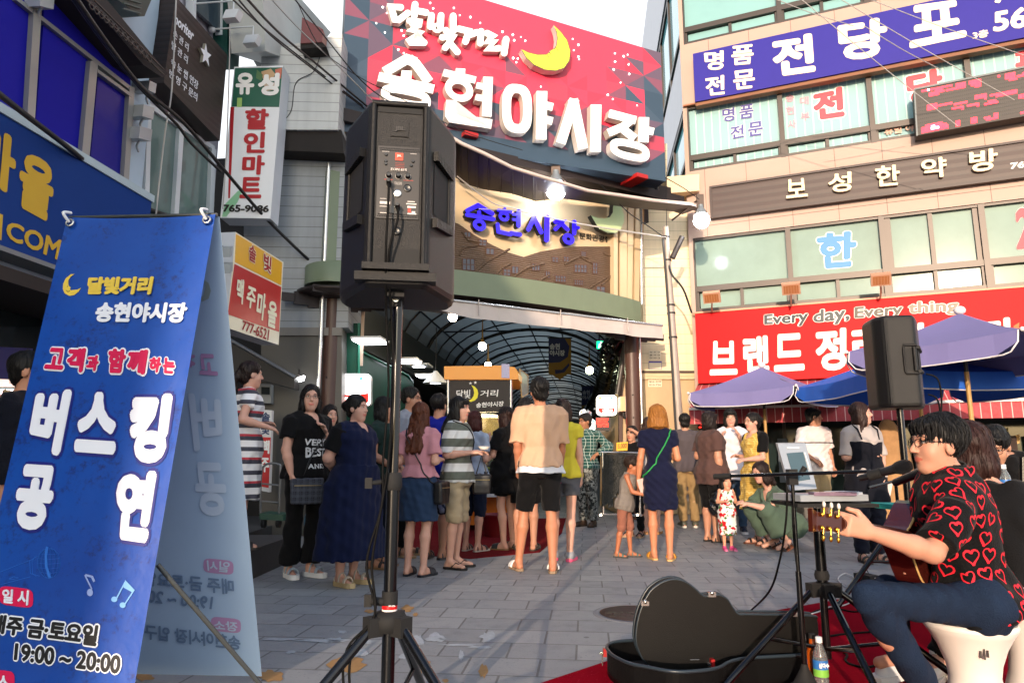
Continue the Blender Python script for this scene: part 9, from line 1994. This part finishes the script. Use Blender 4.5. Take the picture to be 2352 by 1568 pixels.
def slip():
 I = PEOPLE['longhair']; F = Field((-.35,-.3,.5),(.35,.3,1.5),.011); sec = [(z,cx,cy,a_ + .012,b_ + .012) for z,cx,cy,a_,b_ in I['sec'] if z < 1.24 - .93]; F.add(loft(I['T'](0,0,.93),I['TA'],[(.62 - .93,0,0,.21,.16)] + [s for s in sec if s[0] > -.1] + [(1.27 - .93,0,.012,.160,.125)],.034,(.03,8,0)),0); F.wrinkle(.004,9); v_,q_ = F.mesh(); b = MB(); b.add([V(x) for x in I['world'](v_)],[tuple(x) for x in orient(I['world'](v_),q_).tolist()],cloth('#0d0f18'),True)
 for sg in (1,-1): b.tube([V(I['world'](I['T'](sg * .10,.15,1.29))),V(I['world'](I['T'](sg * .115,.115,1.40))),V(I['world'](I['T'](sg * .11,.0,1.46)))],.008,cloth('#0d0f18'),6)
 MBbuild(b,'slip_dress',I['root'])
slip()
# lettering on clothes
def decal(key,part,rows,m):
 I = PEOPLE[key]; vq = (I[part + 'v'],I[part + 'q']); T_ = bvh_of(vq); b = MB()
 for s,q,bold in rows:
  Q = [V(I['world'](I['T'](*p))) for p in q]; vs,fs,x0,x1,y0,y1 = tmesh(s,False); W,H = x1 - x0,y1 - y0
  for dx,dy in [(0,0)] + [(math.cos(k) * bold * H,math.sin(k) * bold * H) for k in (0,1.57,3.14,4.71)]:
   o = []
   for v in vs:
    a_,b_ = (v.x + dx - x0) / W,(v.y + dy - y0) / H; p = (Q[3] * (1 - a_) + Q[2] * a_) * (1 - b_) + (Q[0] * (1 - a_) + Q[1] * a_) * b_; h_ = T_.find_nearest(p); o.append(h_[0] + h_[1] * (.002 + dx * .001) if h_[0] is not None else p)
   b.add(o,fs,m)
 MBbuild(b,'print',I['top' if part == 'top' else 'bot'])
decal('vest','top',[('VERY',[(-.12,.17,1.20),(.12,.17,1.20),(.12,.17,1.145),(-.12,.17,1.145)],.05),('BEST',[(-.10,.17,1.12),(.12,.17,1.12),(.12,.17,1.06),(-.10,.17,1.06)],.06),('AND',[(-.08,.17,.985),(.08,.17,.985),(.08,.17,.945),(-.08,.17,.945)],.04)],mat('shirt print white','#c9ccd0',rough=.8,var=.1))
decal('yellowtop','bot',[('86',[(.02,-.16,.80),(.12,-.14,.80),(.12,-.14,.74),(.02,-.16,.74)],.06)],mat('shorts print pink','#c22a7a',rough=.8,var=.05))
# caps and food
I = PEOPLE['blackdress']; F = Field(I['hc'] - .2,I['hc'] + .25,.009); F.add(elli(I['Hd'](0,-.02,.055),(.086,.105,.088),I['Rw'] and NP.eye(3))); c_ = I['Hd'](0,0,.035); F.cut(lambda X,Y,Z: c_[2] - Z); F.add(elli(I['Hd'](0,.11,.045),(.06,.06,.010)),.012); v_,q_ = F.mesh(); b = MB(); b.add([V(x) for x in I['world'](v_)],[tuple(x) for x in orient(I['world'](v_),q_).tolist()],cloth('#121216'),True); MBbuild(b,'cap',I['root'])
for key,lab in (('blackdress','small foil tray of food raised by the person in the black cap'),('stripegirl','white paper cup of food in the hands of the striped T-shirt')):
 w = (jp(key,'wrL') + jp(key,'wrR')) / 2 + V((PEOPLE[key]['fwd'].x * .10,PEOPLE[key]['fwd'].y * .10,.03)); b = MB(); b.lathe(w,[(.035,0),(.06,.03),(.055,.028),(.03,.005)],mat('paper tray','#c9c4bc',rough=.5),16); tag(b.build('food_tray'),lab,'tray')
